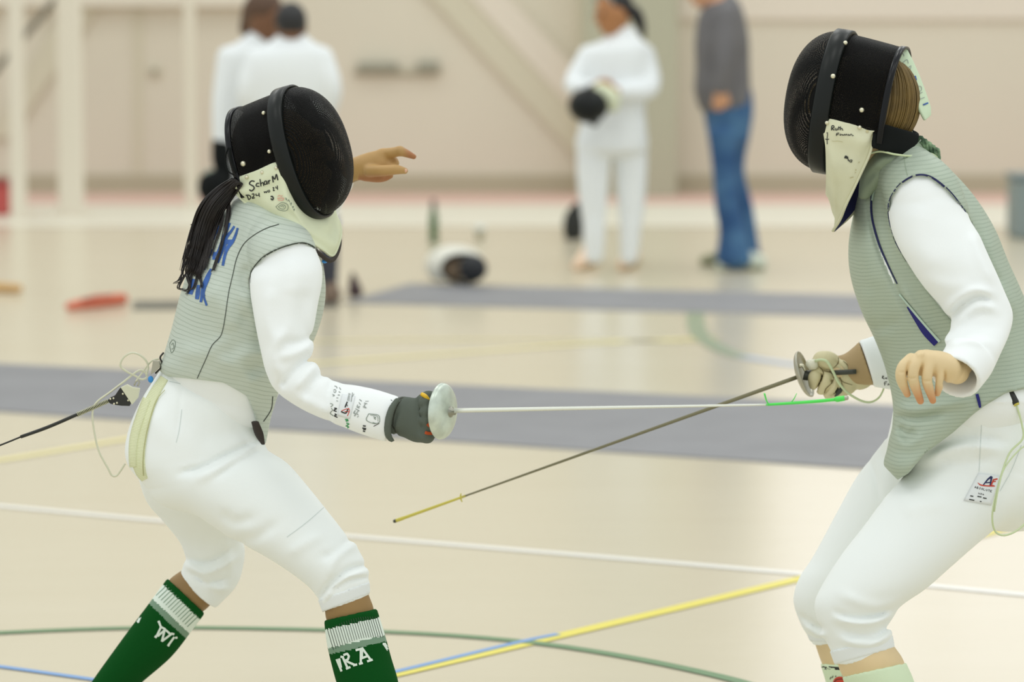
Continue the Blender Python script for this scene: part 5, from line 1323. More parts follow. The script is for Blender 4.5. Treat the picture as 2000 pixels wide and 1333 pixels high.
palm = [Cap([hq(1330, 640, .035), hq(1050, 520, .012), hq(760, 440, .004)], [.024, .027, .024], 4), Cap([hq(1300, 600, .04), hq(900, 500, .02), hq(480, 480, .012)], [.022, .022, .017], 4), Cap([hq(1000, 430, .004), hq(1180, 500, .0), hq(1230, 580, .004), hq(1160, 690, .016)], [.014, .0165, .0165, .013], 4)]
fin = [Cap([hq(470, 400, .0), hq(320, 560, -.008), hq(290, 770, -.006), hq(400, 1050, .012)], [.0125, .0125, .0112, .0072], 5), Cap([hq(660, 350, -.004), hq(530, 540, -.014), hq(520, 800, -.012), hq(645, 1180, .008)], [.0128, .0128, .0112, .0072], 5),
       Cap([hq(840, 390, -.004), hq(785, 580, -.012), hq(775, 830, -.010), hq(875, 1170, .01)], [.0125, .0124, .011, .007], 5), Cap([hq(1020, 420, .0), hq(1040, 600, -.006), hq(1015, 810, -.004), hq(960, 1040, .014)], [.0115, .0112, .0098, .0062], 5)]
gh = Grid(palm + fin, .0017, pad=.012)
gh.add(palm[0]); gh.add(palm[1], .012); gh.add(palm[2], .012)
for q in fin: gh.add(q, .004)
gh.add(Cap([hq(420, 620, .008), hq(700, 620, .004), hq(960, 600, .008)], [.011, .012, .011]), .006)
gh.folds([([(440, 420), (400, 560), (385, 700)], .0022, -.004), ([(690, 480), (640, 640), (630, 800)], .0022, -.004), ([(930, 520), (890, 700), (880, 860)], .0022, -.004)] and [([(1730 + x / 9.52, 660 + y / 9.52) for x, y in pl], w_, a_) for pl, w_, a_ in
         [([(460, 420), (400, 560), (385, 720)], .0026, -.0016), ([(700, 460), (645, 640), (630, 800)], .0026, -.0016), ([(940, 500), (895, 700), (880, 860)], .0026, -.0016), ([(1100, 600), (1095, 720), (1060, 900)], .003, -.003), ([(420, 740), (480, 760), (560, 750)], .0022, -.0012), ([(690, 800), (760, 810), (840, 800)], .0022, -.0012), ([(250, 640), (300, 650), (370, 640)], .002, -.001), ([(560, 330), (640, 300), (720, 320)], .006, .002)]], YHR + .03)
hv, hf = gh.mesh(2)
body = mk('body', np.vstack([bv, hv]), np.vstack([bf, hf + len(bv)]), M['skinR'], RF)
tint(body, lambda p: np.where((p[:, 1] < YR - .3) & (proj(p)[0] < 1850), np.clip((proj(p)[1] - 745 - .2 * np.abs(proj(p)[0] - 1800)) / 36, 0, .9), 0))

# weapon hand glove, gauntlet, foil held on the far side
YG = YR + .165
def gq(x, y, dy=0.0): return P(1530 + x / 8.0, 660 + y / 8.0, YG + dy)
lob = [Cap([gq(600, 340, .0), gq(700, 385, -.006), gq(800, 420, .0)], [.0185, .024, .018], 4), Cap([gq(850, 450, -.014), gq(925, 470, -.016), gq(985, 600, -.012), gq(1010, 760, -.006)], [.014, .0165, .019, .018], 4),
       Cap([gq(560, 360, -.004), gq(480, 400, -.008)], [.012, .008]), Cap([gq(900, 560, .01), gq(1100, 560, .01), gq(1180, 560, .01)], [.03, .033, .036])]
fgr = [Cap([gq(560, 530, -.012), gq(490, 620, -.020), gq(480, 730, -.014)], [.0125, .0145, .012], 5), Cap([gq(695, 570, -.018), gq(670, 670, -.024), gq(590, 810, -.018)], [.0115, .0135, .012], 5),
       Cap([gq(850, 650, -.018), gq(785, 760, -.024), gq(710, 885, -.018)], [.0115, .0135, .012], 5), Cap([gq(960, 820, -.01), gq(900, 870, -.012)], [.013, .011]), Cap([gq(600, 500, 0), gq(800, 600, 0), gq(900, 700, 0)], [.015, .02, .02]), Cap([gq(560, 640, .004), gq(660, 740, .004), gq(780, 820, .004)], [.018, .02, .018])]
g = Grid(lob + fgr, .0025); g.add(lob[0]); g.add(lob[1], .006); g.add(lob[2], .01); g.add(lob[3], .01)
for q in fgr: g.add(q, .0)
g.folds([([(1592, 722), (1606, 735), (1598, 755), (1594, 765)], .0022, -.003), ([(1622, 740), (1626, 752), (1610, 770)], .0022, -.003), ([(1640, 748), (1632, 765), (1618, 776)], .0022, -.003), ([(1600, 718), (1620, 725), (1640, 720)], .003, -.003), ([(1632, 706), (1642, 715), (1650, 726)], .0022, -.003)], YG + .05)
gloR = g.obj('glove', M['gloveR'], RF, 1); setlabel(gloR, 'beige leather glove')
TGR = Target(gloR); mb = MB(); zs(mb, TGR, 8.0, 1530, 660, [([(555, 450), (615, 515), (622, 585), (575, 690), (530, 785)], [1.2, 2, 1.6, 1.6, 1.4]), ([(640, 520), (750, 550), (788, 620), (755, 710), (665, 800), (640, 865)], [1.2, 2, 1.4, 1.4, 1.8, 1.4]), ([(870, 625), (912, 700), (895, 770), (790, 905)], [1, 1.6, 1.8, 2]), ([(790, 470), (855, 395), (862, 290)], [1, 1.8, 1]), ([(1022, 500), (1000, 425), (935, 362)], [1, 1.6, 1]), ([(880, 610), (930, 690), (1080, 740)], [1, 1.4, 1])], off=.0008); mb.build('seam', mat('glove_crease_olive', (128, 114, 78), .9), gloR)  # shade between the finger lobes, painted on as thin olive lines
gau = Loft([((1630, 697), (1660, 748), YG, .9), ((1650, 692), (1678, 752), YG, .9), ((1668, 678), (1698, 752), YG, .85), ((1678, 668), (1707, 752), YG, .82)], n=4, cap=.1)
g = Grid([gau], .003); g.add(gau); gaun = g.obj('glove_gauntlet', M['gauntR'], RF, 1); setlabel(gaun, 'tan gauntlet of the glove')

# edging, seams, writing
TV = Target(vestR); TJ = Target(jackR); TB = Target(brR); TBR_ = Target(bibR); TC = Target(collar, vestR)
mb = MB(); stroke(mb, TV, [(1773, 512), (1752, 478), (1739, 440), (1735, 410), (1739, 388), (1757, 361), (1787, 343), (1816, 345), (1848, 368), (1872, 396), (1890, 425), (1900, 447)], [3, 3, 3, 3, 3.4, 3.6, 3.6, 4, 4.5, 5, 6, 7], off=.002)
stroke(mb, TV, [(1708, 352), (1702, 385), (1703, 425), (1716, 475), (1735, 520), (1752, 555)], [3, 4, 4, 4, 3, 2], off=.002); mb.build('edging', M['navy'], vestR)
mb = MB(); stroke(mb, TV, [(1772, 600), (1790, 625), (1808, 650), (1829, 672)], [3, 9, 13, 13], off=.003); stroke(mb, TV, [(1908, 770), (1912, 785), (1915, 800)], [6, 6, 4], off=.003); mb.build('placket', M['navy_b'], vestR)
mb = MB(); stroke(mb, TV, [(1756, 575), (1780, 604), (1805, 634), (1835, 668)], [3, 4, 4, 5], off=.004); stroke(mb, TV, [(1712, 345), (1707, 370), (1703, 392)], 4, off=.003); mb.build('piping', mat('piping_mint', (186, 208, 196), .6), vestR)
mb = MB(); stroke(mb, TV, [(1765, 305), (1768, 325), (1772, 343)], 1.2); stroke(mb, TV, [(1868, 398), (1890, 415), (1905, 470), (1915, 510)], 1.4); mb.build('seam', M['collar'], vestR)
mb = MB(); cord_px(mb, [(1698, 300, YR - .12), (1720, 296, YR - .13), (1750, 302, YR - .14), (1785, 305, YR - .13), (1815, 300, YR - .10), (1832, 308, YR - .07)], .0022, sides=8); mb.build('cord_loop', M['cordg'], RF)
mb = MB()
for (x, y, dy, r) in ((1797, 284, -.05, .012), (1808, 290, -.06, .013), (1820, 298, -.06, .011), (1829, 308, -.055, .010), (1812, 283, -.03, .010)): blob(mb, P(x, y, YR + dy), (r, r * 1.1, r * .8), 9, 6)
for k_ in range(5): tube(mb, [P(1790 + k_ * 8, 276 + k_ * 5, YR - .07), P(1800 + k_ * 8, 268 + k_ * 6, YR - .075), P(1806 + k_ * 7, 290 + k_ * 6, YR - .07)], .004, 6, 4)
mb.build('scrunchie', mat('scrunchie_dark_green', (62, 88, 66), .8, var=.5, vscale=60, c2=(150, 178, 140)), RF)
mb = MB()
def z8(items, ox, oy, sc, tg, mb): zs(mb, tg, sc, ox, oy, items)
z8([([(200, 290), (205, 220), (235, 215), (240, 245), (208, 255), (245, 290)], 1.8), ([(262, 250), (262, 282), (285, 285), (292, 252), (296, 288)], 1.6), ([(318, 225), (320, 285)], 1.6), ([(305, 250), (345, 240)], 1.4), ([(345, 225), (348, 288)], 1.6), ([(348, 265), (368, 255), (385, 292)], 1.6),
    ([(280, 380), (285, 340), (325, 335)], 1.6), ([(282, 360), (315, 358)], 1.4), ([(330, 360), (345, 375), (355, 355), (335, 350)], 1.3), ([(365, 352), (375, 375), (385, 355), (395, 375)], 1.3), ([(405, 375), (410, 350), (430, 372), (440, 348), (455, 372)], 1.4), ([(478, 350), (465, 365), (480, 375), (488, 352), (492, 375)], 1.3), ([(505, 375), (510, 352), (530, 355), (540, 378), (560, 370)], 1.3),
    ([(128, 325), (135, 360), (128, 420), (130, 515)], 1.4), ([(98, 432), (128, 440), (160, 432)], 1.5), ([(118, 330), (142, 328)], 1),
    ([(412, 745), (430, 700), (432, 750), (450, 705), (455, 755), (468, 720)], 2), ([(462, 760), (480, 755), (468, 785), (490, 785)], 1.6), ([(505, 770), (495, 800), (518, 805), (535, 775), (510, 772)], 1.6), ([(520, 800), (532, 808)], 1.6)], 1600, 220, 8.33, TBR_, mb)
mb.build('handwriting', M['ink'], maskR)
mb = MB(); z8([([(205, 460), (235, 470), (300, 465), (380, 480)], .8), ([(590, 940), (605, 930)], 2.4), ([(500, 1070), (560, 1050)], 1.4), ([(640, 820), (660, 800)], 1.6), ([(580, 985), (600, 975)], 1.2), ([(760, 300), (800, 310)], 5)], 1600, 220, 8.33, TBR_, mb); mb.build('stain', mat('stain_tan', (196, 188, 148), .8), maskR)
mb = MB(); z8([([(1545, 640), (1548, 600), (1568, 605), (1550, 625), (1580, 650)], 1.3), ([(1592, 625), (1598, 648), (1612, 625), (1618, 650)], 1.2), ([(1640, 590), (1640, 650)], 1.2), ([(1625, 615), (1655, 608)], 1.1), ([(1668, 585), (1668, 645)], 1.2), ([(1668, 620), (1688, 612), (1700, 645)], 1.2), ([(1720, 630), (1726, 634)], 1.4),
    ([(1585, 750), (1578, 700), (1620, 690)], 1.3), ([(1582, 722), (1608, 718)], 1.1), ([(1625, 735), (1640, 745), (1648, 725), (1630, 722)], 1.1), ([(1655, 742), (1660, 722), (1672, 725)], 1.1), ([(1678, 728), (1695, 720), (1685, 742), (1700, 740)], 1.1)], 1530, 660, 8.0, TJ, mb); mb.build('handwriting', M['ink'], jackR)
# maker's label on the breeches
lab = quadpatch('maker_label', TB, (1911, 924), (1954, 930), (1936, 988), (1882, 978), 8, 8, M['label'], brR, off=.002)
TL2 = Target(lab); mb = MB()
sc8 = 3.51
def lz(items, m, nm):
    mb = MB()
    for pl, w_ in items: stroke(mb, TL2, [(1880 + x / sc8, 720 + y / sc8) for x, y in pl], w_, off=.0014, n=3, step=1.2)
    mb.build(nm, m, brR)
lz([([(142, 800), (175, 760), (200, 742)], [2, 3, 4]), ([(200, 742), (194, 775), (190, 805)], [4, 3, 3]), ([(160, 785), (196, 782)], 2)], M['navy'], 'logo')
lz([([(104, 784), (125, 800), (170, 806), (215, 806)], [1, 2.4, 2.4, 3]), ([(208, 765), (240, 758)], 2.6), ([(204, 778), (228, 775)], 2), ([(212, 765), (196, 802)], 2.6), ([(198, 803), (222, 808)], 2)], M['ink_r'], 'logo')
mb = MB(); write(mb, TL2, 'ABSOLUTE', (1903.5, 953.5), (2.7, .7), (.8, -3.6), .8, gap=.62); write(mb, TL2, 'USA', (1911, 965.5), (2.6, .6), (.6, -2.8), .8, gap=.5)
for x, y, w_ in ((1895, 969, 6), (1909, 970, 8), (1920, 973, 7), (1893, 976, 10), (1914, 980, 3)): stroke(mb, TL2, [(x, y), (x + w_, y + w_ * .2)], 2, off=.0014)
mb.build('lettering', M['ink'], brR)
mb = MB()
zs(mb, TB, 1, 0, 0, [([(1918, 792), (1916, 850), (1912, 922)], 1), ([(1995, 870), (1975, 920), (1953, 960)], 1.2), ([(1940, 795), (2000, 790)], 1)]); mb.build('seam', M['seamw'], brR)
# ================================================================== foils, cords and things on the floor
def blade_mesh(p0, p1, w0, h0, w1, h1, bend=0.0, n=24):
    d = unit(np.array(p1) - p0); s_ = unit(np.cross(d, [0, 0, 1])); u = np.cross(s_, d); mb = MB(); vs = []
    for i in range(n + 1):
        t = i / n; c = np.array(p0) * (1 - t) + np.array(p1) * t + u * bend * math.sin(math.pi * t)
        w_, h_ = w0 + (w1 - w0) * t, h0 + (h1 - h0) * t
        for a, b in ((-1, -1), (1, -1), (1, 1), (-1, 1)): vs.append(c + s_ * a * w_ / 2 + u * b * h_ / 2)
    fs = []
    for i in range(n):
        for k in range(4): fs.append((i * 4 + k, i * 4 + (k + 1) % 4, i * 4 + 4 + (k + 1) % 4, i * 4 + 4 + k))
    fs += [(3, 2, 1, 0), tuple(n * 4 + k for k in range(4))]
    mb.add(vs, fs); return mb
def bell(name, c, ax, R, depth, m, par, thick=.0016):
    prof = []
    for i in range(13):
        a = i / 12 * math.pi / 2; prof.append((depth * math.cos(a), R * math.sin(a)))
    prof.append((-.001, R * 1.005)); prof.append((-.002, R * .985))
    for i in range(12, -1, -1):
        a = i / 12 * math.pi / 2; prof.append(((depth - .002) * math.cos(a) - .001, (R - .0025) * math.sin(a)))
    mb = MB(); lathe(mb, c, ax, prof, 56); return mb.build(name, m, par)

# left fencer's foil: bright, held level
gc = P(866, 804, YL - .285); tipL = P(1650, 778, YL - .50); bl0 = P(886, 803, YL - .30)
FA = empty('foil', gc, 'bright steel foil held level, green tape at its tip', 'foil')
axL_ = unit([math.cos(math.radians(26)), -math.sin(math.radians(26)), .0])
bell('guard', gc - axL_ * .004, axL_, .0575, .021, M['steel'], FA)
mb = MB(); lathe(mb, gc + axL_ * .015, axL_, [(0, .012), (.004, .011), (.006, .007), (.012, .006), (.012, 0)], 16); mb.build('hub', mat('hub_nickel', (150, 150, 138), .35, metal=.8), FA)
pA = P(888, 802.5, YL - .31); pB = P(1500, 791, YL - .455); pC = P(1640, 779.5, YL - .497)
blade_mesh(pA, pB, .0095, .0085, .0045, .0036).build('blade', M['blade_w'], FA)
mb = MB(); tube(mb, [pB - (pB - pA) * .006, P(1560, 787, YL - .47), P(1600, 784, YL - .485), P(1630, 781, YL - .494), P(1634, 780.5, YL - .496), P(1650, 778.3, YL - .5)], [.0026, .003, .0034, .0036, .0056, .0052], 10, 4)
tube(mb, [P(1502, 791, YL - .455), P(1497, 783, YL - .455), P(1493, 769, YL - .457)], [.0028, .003, .0036], 6, 4, flat=.4)
tube(mb, [P(1544, 787, YL - .465), P(1550, 781, YL - .465), P(1556, 769, YL - .466)], [.002, .0024, .0016], 6, 4, flat=.4); mb.build('tip_tape', M['tape_g'], FA)
mb = MB(); lathe(mb, P(1650, 778.2, YL - .5), unit(tipL - pC), [(0, .0048), (.005, .0048), (.007, .0035), (.007, 0)], 12); mb.build('point', M['steel_d'], FA)
mb = MB(); tube(mb, [gc - axL_ * .004, P(836, 808, YL - .268), P(806, 822, YL - .258)], [.011, .012, .010], 10, 4); mb.build('grip', M['grip'], FA)

# right fencer's foil: dark, pointing down to the left
nR = unit([-.94 * math.cos(.27), math.sin(.27), -.34 * math.cos(.27)])
gR_ = P(1570, 732, YG - .005)
FB = empty('foil', gR_, 'dark foil pointing down to the left, yellow tape along its tip', 'foil')
bell('guard', gR_ - nR * .002, nR, .052, .016, M['steel_d'], FB)
bR0 = P(1546, 741, YG + .005); dB = .235
def bR(t, off=0): return P(1546 + (770 - 1546) * t, 741 + (1019 - 741) * t + off, YG + .005 + dB * t)
blade_mesh(bR(-.016), bR(.83), .0098, .0088, .0044, .0038).build('blade', M['blade_d'], FB)
mb = MB(); tube(mb, [bR(.82), bR(.86), bR(.9), bR(.96), bR(.985), bR(.995)], [.0026, .0030, .0033, .0036, .0042, .0042], 10, 3)
tube(mb, [bR(.832, -8), bR(.833, 0), bR(.829, 10)], [.0012, .0022, .0010], 6, 3); mb.build('tip_tape', M['tape_y'], FB)
mb = MB(); lathe(mb, bR(.995), unit(bR(1) - bR(.9)), [(0, .004), (.005, .004), (.007, .003), (.007, 0)], 12); mb.build('point', M['grip'], FB)
mb = MB(); tube(mb, [gR_, gq(400, 590, -.006), gq(560, 560, -.004), gq(740, 545, -.014), gq(860, 545, -.034), gq(1140, 530, -.040)], [.012, .011, .010, .0055, .0055, .0052], 8, 4); tube(mb, [gq(900, 760, -.02), gq(870, 830, -.02), gq(800, 910, -.018)], [.006, .007, .004], 8, 4); mb.build('grip', M['grip'], FB)
mb = MB(); blob(mb, gq(435, 415, -.02), (.0125, .010, .0115), 12, 8); lathe(mb, gq(380, 430, -.018), [1, -.2, .15], [(0, .008), (.004, .012), (.016, .0118), (.022, .007), (.022, 0)], 14); mb.build('plug', M['clear'], FB)
mb = MB(); tube(mb, [gq(240, 445, -.01), gq(300, 440, -.012), gq(345, 520, -.014)], [.005, .004, .003], 8, 3); mb.build('socket', M['rivet'], FB)

# body cord of the left fencer: reel plug, spring, cable and loops
CB = empty('body_cord', P(250, 770, YL - .02), 'clear looped wire and black plug clipped at the waist of the green-socked fencer', 'body cord')
def cz(x, y, dy=0.0): return P(x / 4.444, 660 + y / 4.444, YL - .02 + dy)
hv_ = [cz(940, 540), cz(955, 520), cz(1000, 500), cz(1040, 440), cz(1070, 420), cz(1140, 560), cz(1130, 590), cz(1060, 588), cz(1000, 580), cz(960, 570)]
def slab(name, ring, th, m, par):
    k = len(ring); nrm = np.array([0, 1.0, 0]) * th / 2
    mb = MB(); mb.add([p - nrm for p in ring] + [p + nrm for p in ring], [tuple(range(k - 1, -1, -1)), tuple(range(k, 2 * k))] + [(i, (i + 1) % k, (i + 1) % k + k, i + k) for i in range(k)])
    o = mb.build(name, m, par, False); b = o.modifiers.new('b', 'BEVEL'); b.width = .001; b.segments = 2; return o
slab('plug_body', hv_, .016, M['black_p'], CB)
slab('plug_plate', [cz(1050, 430, -.004), cz(1105, 405, -.004), cz(1150, 430, -.004), cz(1215, 440, -.004), cz(1200, 520, -.004), cz(1150, 580, -.004)], .014, M['cordw'], CB)
for x, y in ((958, 532), (985, 527), (990, 574), (1015, 566), (1066, 488), (1112, 545)):
    mb = MB(); blob(mb, cz(x, y, -.009), (.0022, .0012, .0022), 8, 6); mb.build('screw', M['rivet'], CB)
mb = MB(); a, b = cz(940, 548), cz(668, 668); d = unit(b - a); u = unit(np.cross(d, [0, 1, 0])); w2 = np.cross(d, u); L0 = np.linalg.norm(b - a)
hel = [a + d * L0 * t + .0042 * (math.cos(t * 2 * math.pi * 22) * u + math.sin(t * 2 * math.pi * 22) * w2) for t in np.linspace(0, 1, 22 * 10)]
tube(mb, hel, .0011, 5, 1); mb.build('spring', mat('spring_olive', (186, 186, 156), .35, metal=.6), CB)
mb = MB(); tube(mb, [cz(940, 548), cz(690, 658)], [.0026, .0026], 8, 2); tube(mb, [cz(690, 658), cz(668, 668), cz(420, 775), cz(180, 862)], [.0026, .0036, .0038, .0036], 8, 4); tube(mb, [cz(180, 862), cz(0, 935), cz(-400, 1090), cz(-1100, 1340)], .0019, 8, 4); mb.build('reel_cable', M['black_p'], CB)
mb = MB(); tube(mb, [cz(1270, 330, -.01), cz(1285, 240, -.01), cz(1235, 165, -.012), cz(1150, 132, -.012), cz(1075, 170, -.01), cz(1044, 240, -.008), cz(1090, 288, -.006), cz(1170, 330), cz(1230, 362), cz(1275, 340), cz(1250, 290), cz(1195, 290), cz(1090, 370), cz(960, 470), cz(850, 550), cz(808, 620), cz(805, 720), cz(828, 870), cz(858, 985), cz(900, 1070), cz(940, 1140), cz(970, 1195), cz(1010, 1200), cz(1050, 1150), cz(1085, 1095)], .0022, 7, 4)
tube(mb, [cz(1180, 380), cz(1200, 350), cz(1260, 270), cz(1320, 200, -.01), cz(1380, 185, -.01)], .0018, 6, 4); mb.build('clear_wire', M['cordw'], CB)
mb = MB(); tube(mb, [cz(1165, 415), cz(1185, 375), cz(1210, 385), cz(1195, 420)], .0018, 6, 4); mb.build('hook', M['steel_d'], CB)
slab('alligator_clip', [cz(1330, 195, -.03), cz(1385, 200, -.03), cz(1395, 245, -.03), cz(1340, 300, -.03), cz(1310, 320, -.03)], .012, M['steel_d'], CB)
mb = MB(); tube(mb, [cz(1420, 130, -.03), cz(1390, 175, -.035), cz(1410, 240, -.035), cz(1350, 310, -.03)], .002, 6, 4); mb.build('clip_jaw', M['black_p'], CB)
mb = MB(); blob(mb, cz(1308, 362, -.03), (.006, .003, .0075), 8, 6); mb.build('tag', M['blue_t'], CB)
# body cord of the right fencer
CC = empty('body_cord', P(1970, 780, YR - .19), 'thin pale green wire and dark plug hanging at the hip of the sage vest', 'body cord')
mb = MB(); a, b = P(1965, 752, YR - .155), P(1985, 790, YR - .175); tube(mb, [a, a + (b - a) * .2, a + (b - a) * .9, b], [.006, .0085, .008, .005], 10, 2); mb.build('plug_body', M['black_p'], CC)
mb = MB(); tube(mb, [b - (b - a) * .06, b + (b - a) * .05], [.0065, .006], 10, 1); mb.build('plug_band', M['tape_y'], CC)
mb = MB(); blob(mb, P(1961, 747, YR - .155), (.007, .005, .006), 10, 6); mb.build('clip', M['rivet'], CC)
mb = MB(); tube(mb, [b, P(1996, 830, YR - .175), P(1997, 858, YR - .18), P(1972, 885, YR - .19), P(1955, 930, YR - .21), P(1942, 980, YR - .22), P(1938, 1015, YR - .215), P(1945, 1040, YR - .20), P(1965, 1046, YR - .19), P(1995, 1030, YR - .17), P(2030, 990, YR - .15)], .0022, 7, 5)
tube(mb, [P(1942, 1000, YR - .222), P(1950, 955, YR - .222), P(1962, 915, YR - .205), P(1990, 880, YR - .185), P(2010, 868, YR - .175)], .0016, 6, 4); mb.build('wire', M['cordg'], CC)
mb = MB(); tube(mb, [gq(500, 360, -.03), gq(600, 345, -.04), gq(690, 385, -.045), gq(780, 540, -.048), gq(860, 700, -.046), gq(1000, 860, -.04), gq(1200, 980, -.03), gq(1360, 1008, -.02), gq(1490, 940, -.01), gq(1560, 820, 0), gq(1570, 760, .01)], [.0032, .0032, .0032, .003, .003, .0028, .0026, .0024, .0022, .002, .002], 7, 4); o = mb.build('sleeve_cord', M['cordg'], None); tag(o, 'pale flat wire looping from the dark foil to the white sleeve', 'cord')

# ---- things far behind, on the floor
def floor_at(px, py): return FL(px, py)
# upright bottle
b0 = floor_at(847, 474); bt_ = empty('bottle', b0, 'slim dark green bottle standing upright on the pale floor', 'bottle')
mb = MB(); lathe(mb, b0, [0, 0, 1], [(0, .0), (0, .027), (.02, .030), (.16, .030), (.20, .022), (.215, .016), (.23, .016)], 20); mb.build('glass', mat('bottle_green', (62, 98, 52), .25), bt_)
mb = MB(); lathe(mb, b0 + [0, 0, .225], [0, 0, 1], [(0, .018), (.055, .018), (.06, .012), (.06, 0)], 16); mb.build('cap', mat('cap_dark', (66, 58, 54), .5), bt_)
# small cup
b0 = floor_at(937, 468); c_ = empty('cup', b0, 'small grey cup with a white rim on the floor behind the white-bibbed mask', 'cup')
mb = MB(); lathe(mb, b0, [0, 0, 1], [(0, 0), (0, .026), (.07, .034)], 18); mb.build('vessel', mat('cup_grey', (178, 174, 152), .5), c_)
mb = MB(); lathe(mb, b0 + [0, 0, .068], [0, 0, 1], [(0, .034), (.022, .040), (.024, .038), (.02, .030), (.0, .0)], 18); mb.build('rim', mat('cup_rim', (226, 232, 232), .4), c_)
# mask lying on the strip
b0 = floor_at(892, 560); Yk = b0[1] + .12
mk_ = empty('fencing_mask', (P(892, 560, Yk)[0], Yk, 0), 'fencing mask lying on the floor, white outside with a black mesh opening', 'mask')
sh = [Ell(P(888, 524, Yk), (.170, .15, .115))]
g = Grid(sh, .007); g.add(sh[0]); hole = Ell(P(905, 531, Yk - .11), (.128, .12, .082)); g.add(hole, .0, sub=True); g.cut([0, 0, .009], [0, 0, -1]); g.obj('bib', mat('mask_white', (228, 226, 214), .7), mk_, 2)
mb = MB(); cc = P(905, 531, Yk - .105)
tube(mb, [cc + np.array([.126 * math.cos(a), -.005 - .02 * math.sin(a), .080 * math.sin(a)]) for a in np.linspace(0, 2 * math.pi, 25)], .011, 8, 2); mb.build('trim', M['black_g'], mk_)
m2 = Ell(P(924, 530, Yk - .16), (.080, .05, .078)); g = Grid([m2], .006); g.add(m2); g.obj('mesh_face', mat('mesh_black', (30, 32, 36), .5), mk_, 1)
m2 = Ell(P(886, 531, Yk - .06), (.07, .03, .066)); g = Grid([m2], .006); g.add(m2); g.obj('padding', mat('pad_tan', (138, 118, 96), .8), mk_, 1)
mk_.location.z = .016
# small dark bag at the strip end
b0 = floor_at(692, 580); bg_ = empty('gear_bag', b0, 'small dark maroon pouch standing at the left end of the far strip', 'bag')
g = Grid([Cap([b0 + [0, 0, .03], b0 + [-.005, 0, .10]], [.042, .022])], .005); g.add(Cap([b0 + [.005, 0, .03], b0 + [-.005, 0, .10]], [.042, .02])); g.cut([0, 0, .003], [0, 0, -1]); g.obj('pouch', mat('pouch_maroon', (72, 54, 56), .7), bg_, 2)
mb = MB(); tube(mb, [b0 + [-.015, -.01, .115], b0 + [-.008, -.01, .135], b0 + [.004, -.01, .115]], .004, 6, 4); mb.build('loop', M['black_c'], bg_)
# orange case on the left
e0, e1 = floor_at(130, 609), floor_at(245, 596); oc = empty('blade_case', (e0 + e1) / 2, 'orange red soft case lying on the floor left of the grey-vested back', 'case')
d = unit(e1 - e0); L0 = np.linalg.norm(e1 - e0)
g = Grid([Cap([e0 + d * .02 + [0, 0, .03], e1 - d * .02 + [0, 0, .045]], [.026, .036])], .006); g.add(Cap([e0 + d * .02 + [0, 0, .026], (e0 + e1) / 2 + [0, 0, .036], e1 - d * .02 + [0, 0, .034]], [.022, .036, .030])); g.cut([0, 0, .003], [0, 0, -1]); g.obj('sleeve', mat('case_orange', (212, 112, 84), .7), oc, 2)
mb = MB(); tube(mb, [e0 + d * .12 + [0, -.03, .05], (e0 + e1) / 2 + [0, -.04, .058], e1 - d * .1 + [0, -.034, .055]], .008, 6, 4); mb.build('strap', mat('case_strap', (122, 62, 58), .7), oc)
# tan case at the left frame edge
e0, e1 = floor_at(-60, 568), floor_at(42, 574); tc_ = empty('blade_case', (e0 + e1) / 2, 'tan soft case lying on the floor at the left end of the hall', 'case')
d = unit(e1 - e0); g = Grid([Cap([e0 + [0, 0, .03], e1 + [0, 0, .03]], .03)], .006); g.add(Cap([e0 + [0, 0, .03], e1 - d * .02 + [0, 0, .028]], [.034, .024])); g.cut([0, 0, .003], [0, 0, -1]); g.obj('sleeve', mat('case_tan', (206, 166, 110), .7), tc_, 2)
mb = MB(); tube(mb, [e0 + [0, 0, .066], (e0 * .6 + e1 * .4) + [0, 0, .068]], .008, 6, 3); mb.build('strap', M['brown_d'], tc_)
# red box on the left edge
Yb = FL(10, 422)[1]
rb = empty('storage_box', P(-30, 422, Yb), 'dark red box against the wall beside the white goal post', 'box')
a0, a1 = P(-80, 360, Yb), P(17, 422, Yb); mb = MB(); box(mb, ((a0[0] + a1[0]) / 2, Yb + .2, a0[2] / 2), (a1[0] - a0[0]) / 2, .2, a0[2] / 2); o = mb.build('container', mat('box_red', (190, 84, 80), .6), rb, False); b_ = o.modifiers.new('b', 'BEVEL'); b_.width = .02; b_.segments = 3
mb = MB(); box(mb, ((a0[0] + a1[0]) / 2, Yb + .2, a0[2] + .012), (a1[0] - a0[0]) / 2 + .01, .21, .012); mb.build('lid', mat('box_lid', (150, 62, 60), .6), rb, False)
# grey bin at the right edge
Yb = FL(1995, 468)[1]; a0, a1 = P(1984, 350, Yb), P(2100, 468, Yb)
rb = empty('bin', P(2040, 468, Yb), 'blue grey bin standing on the floor right of the sage vest', 'bin')
mb = MB(); box(mb, ((a0[0] + a1[0]) / 2, Yb + .2, a0[2] / 2), (a1[0] - a0[0]) / 2, .2, a0[2] / 2); o = mb.build('container', mat('bin_grey', (134, 146, 146), .6), rb, False); b_ = o.modifiers.new('b', 'BEVEL'); b_.width = .03; b_.segments = 3
mb = MB(); box(mb, ((a0[0] + a1[0]) / 2, Yb + .2, a0[2] + .012), (a1[0] - a0[0]) / 2 + .012, .212, .014); mb.build('rim', mat('bin_rim', (118, 132, 134), .6), rb, False)
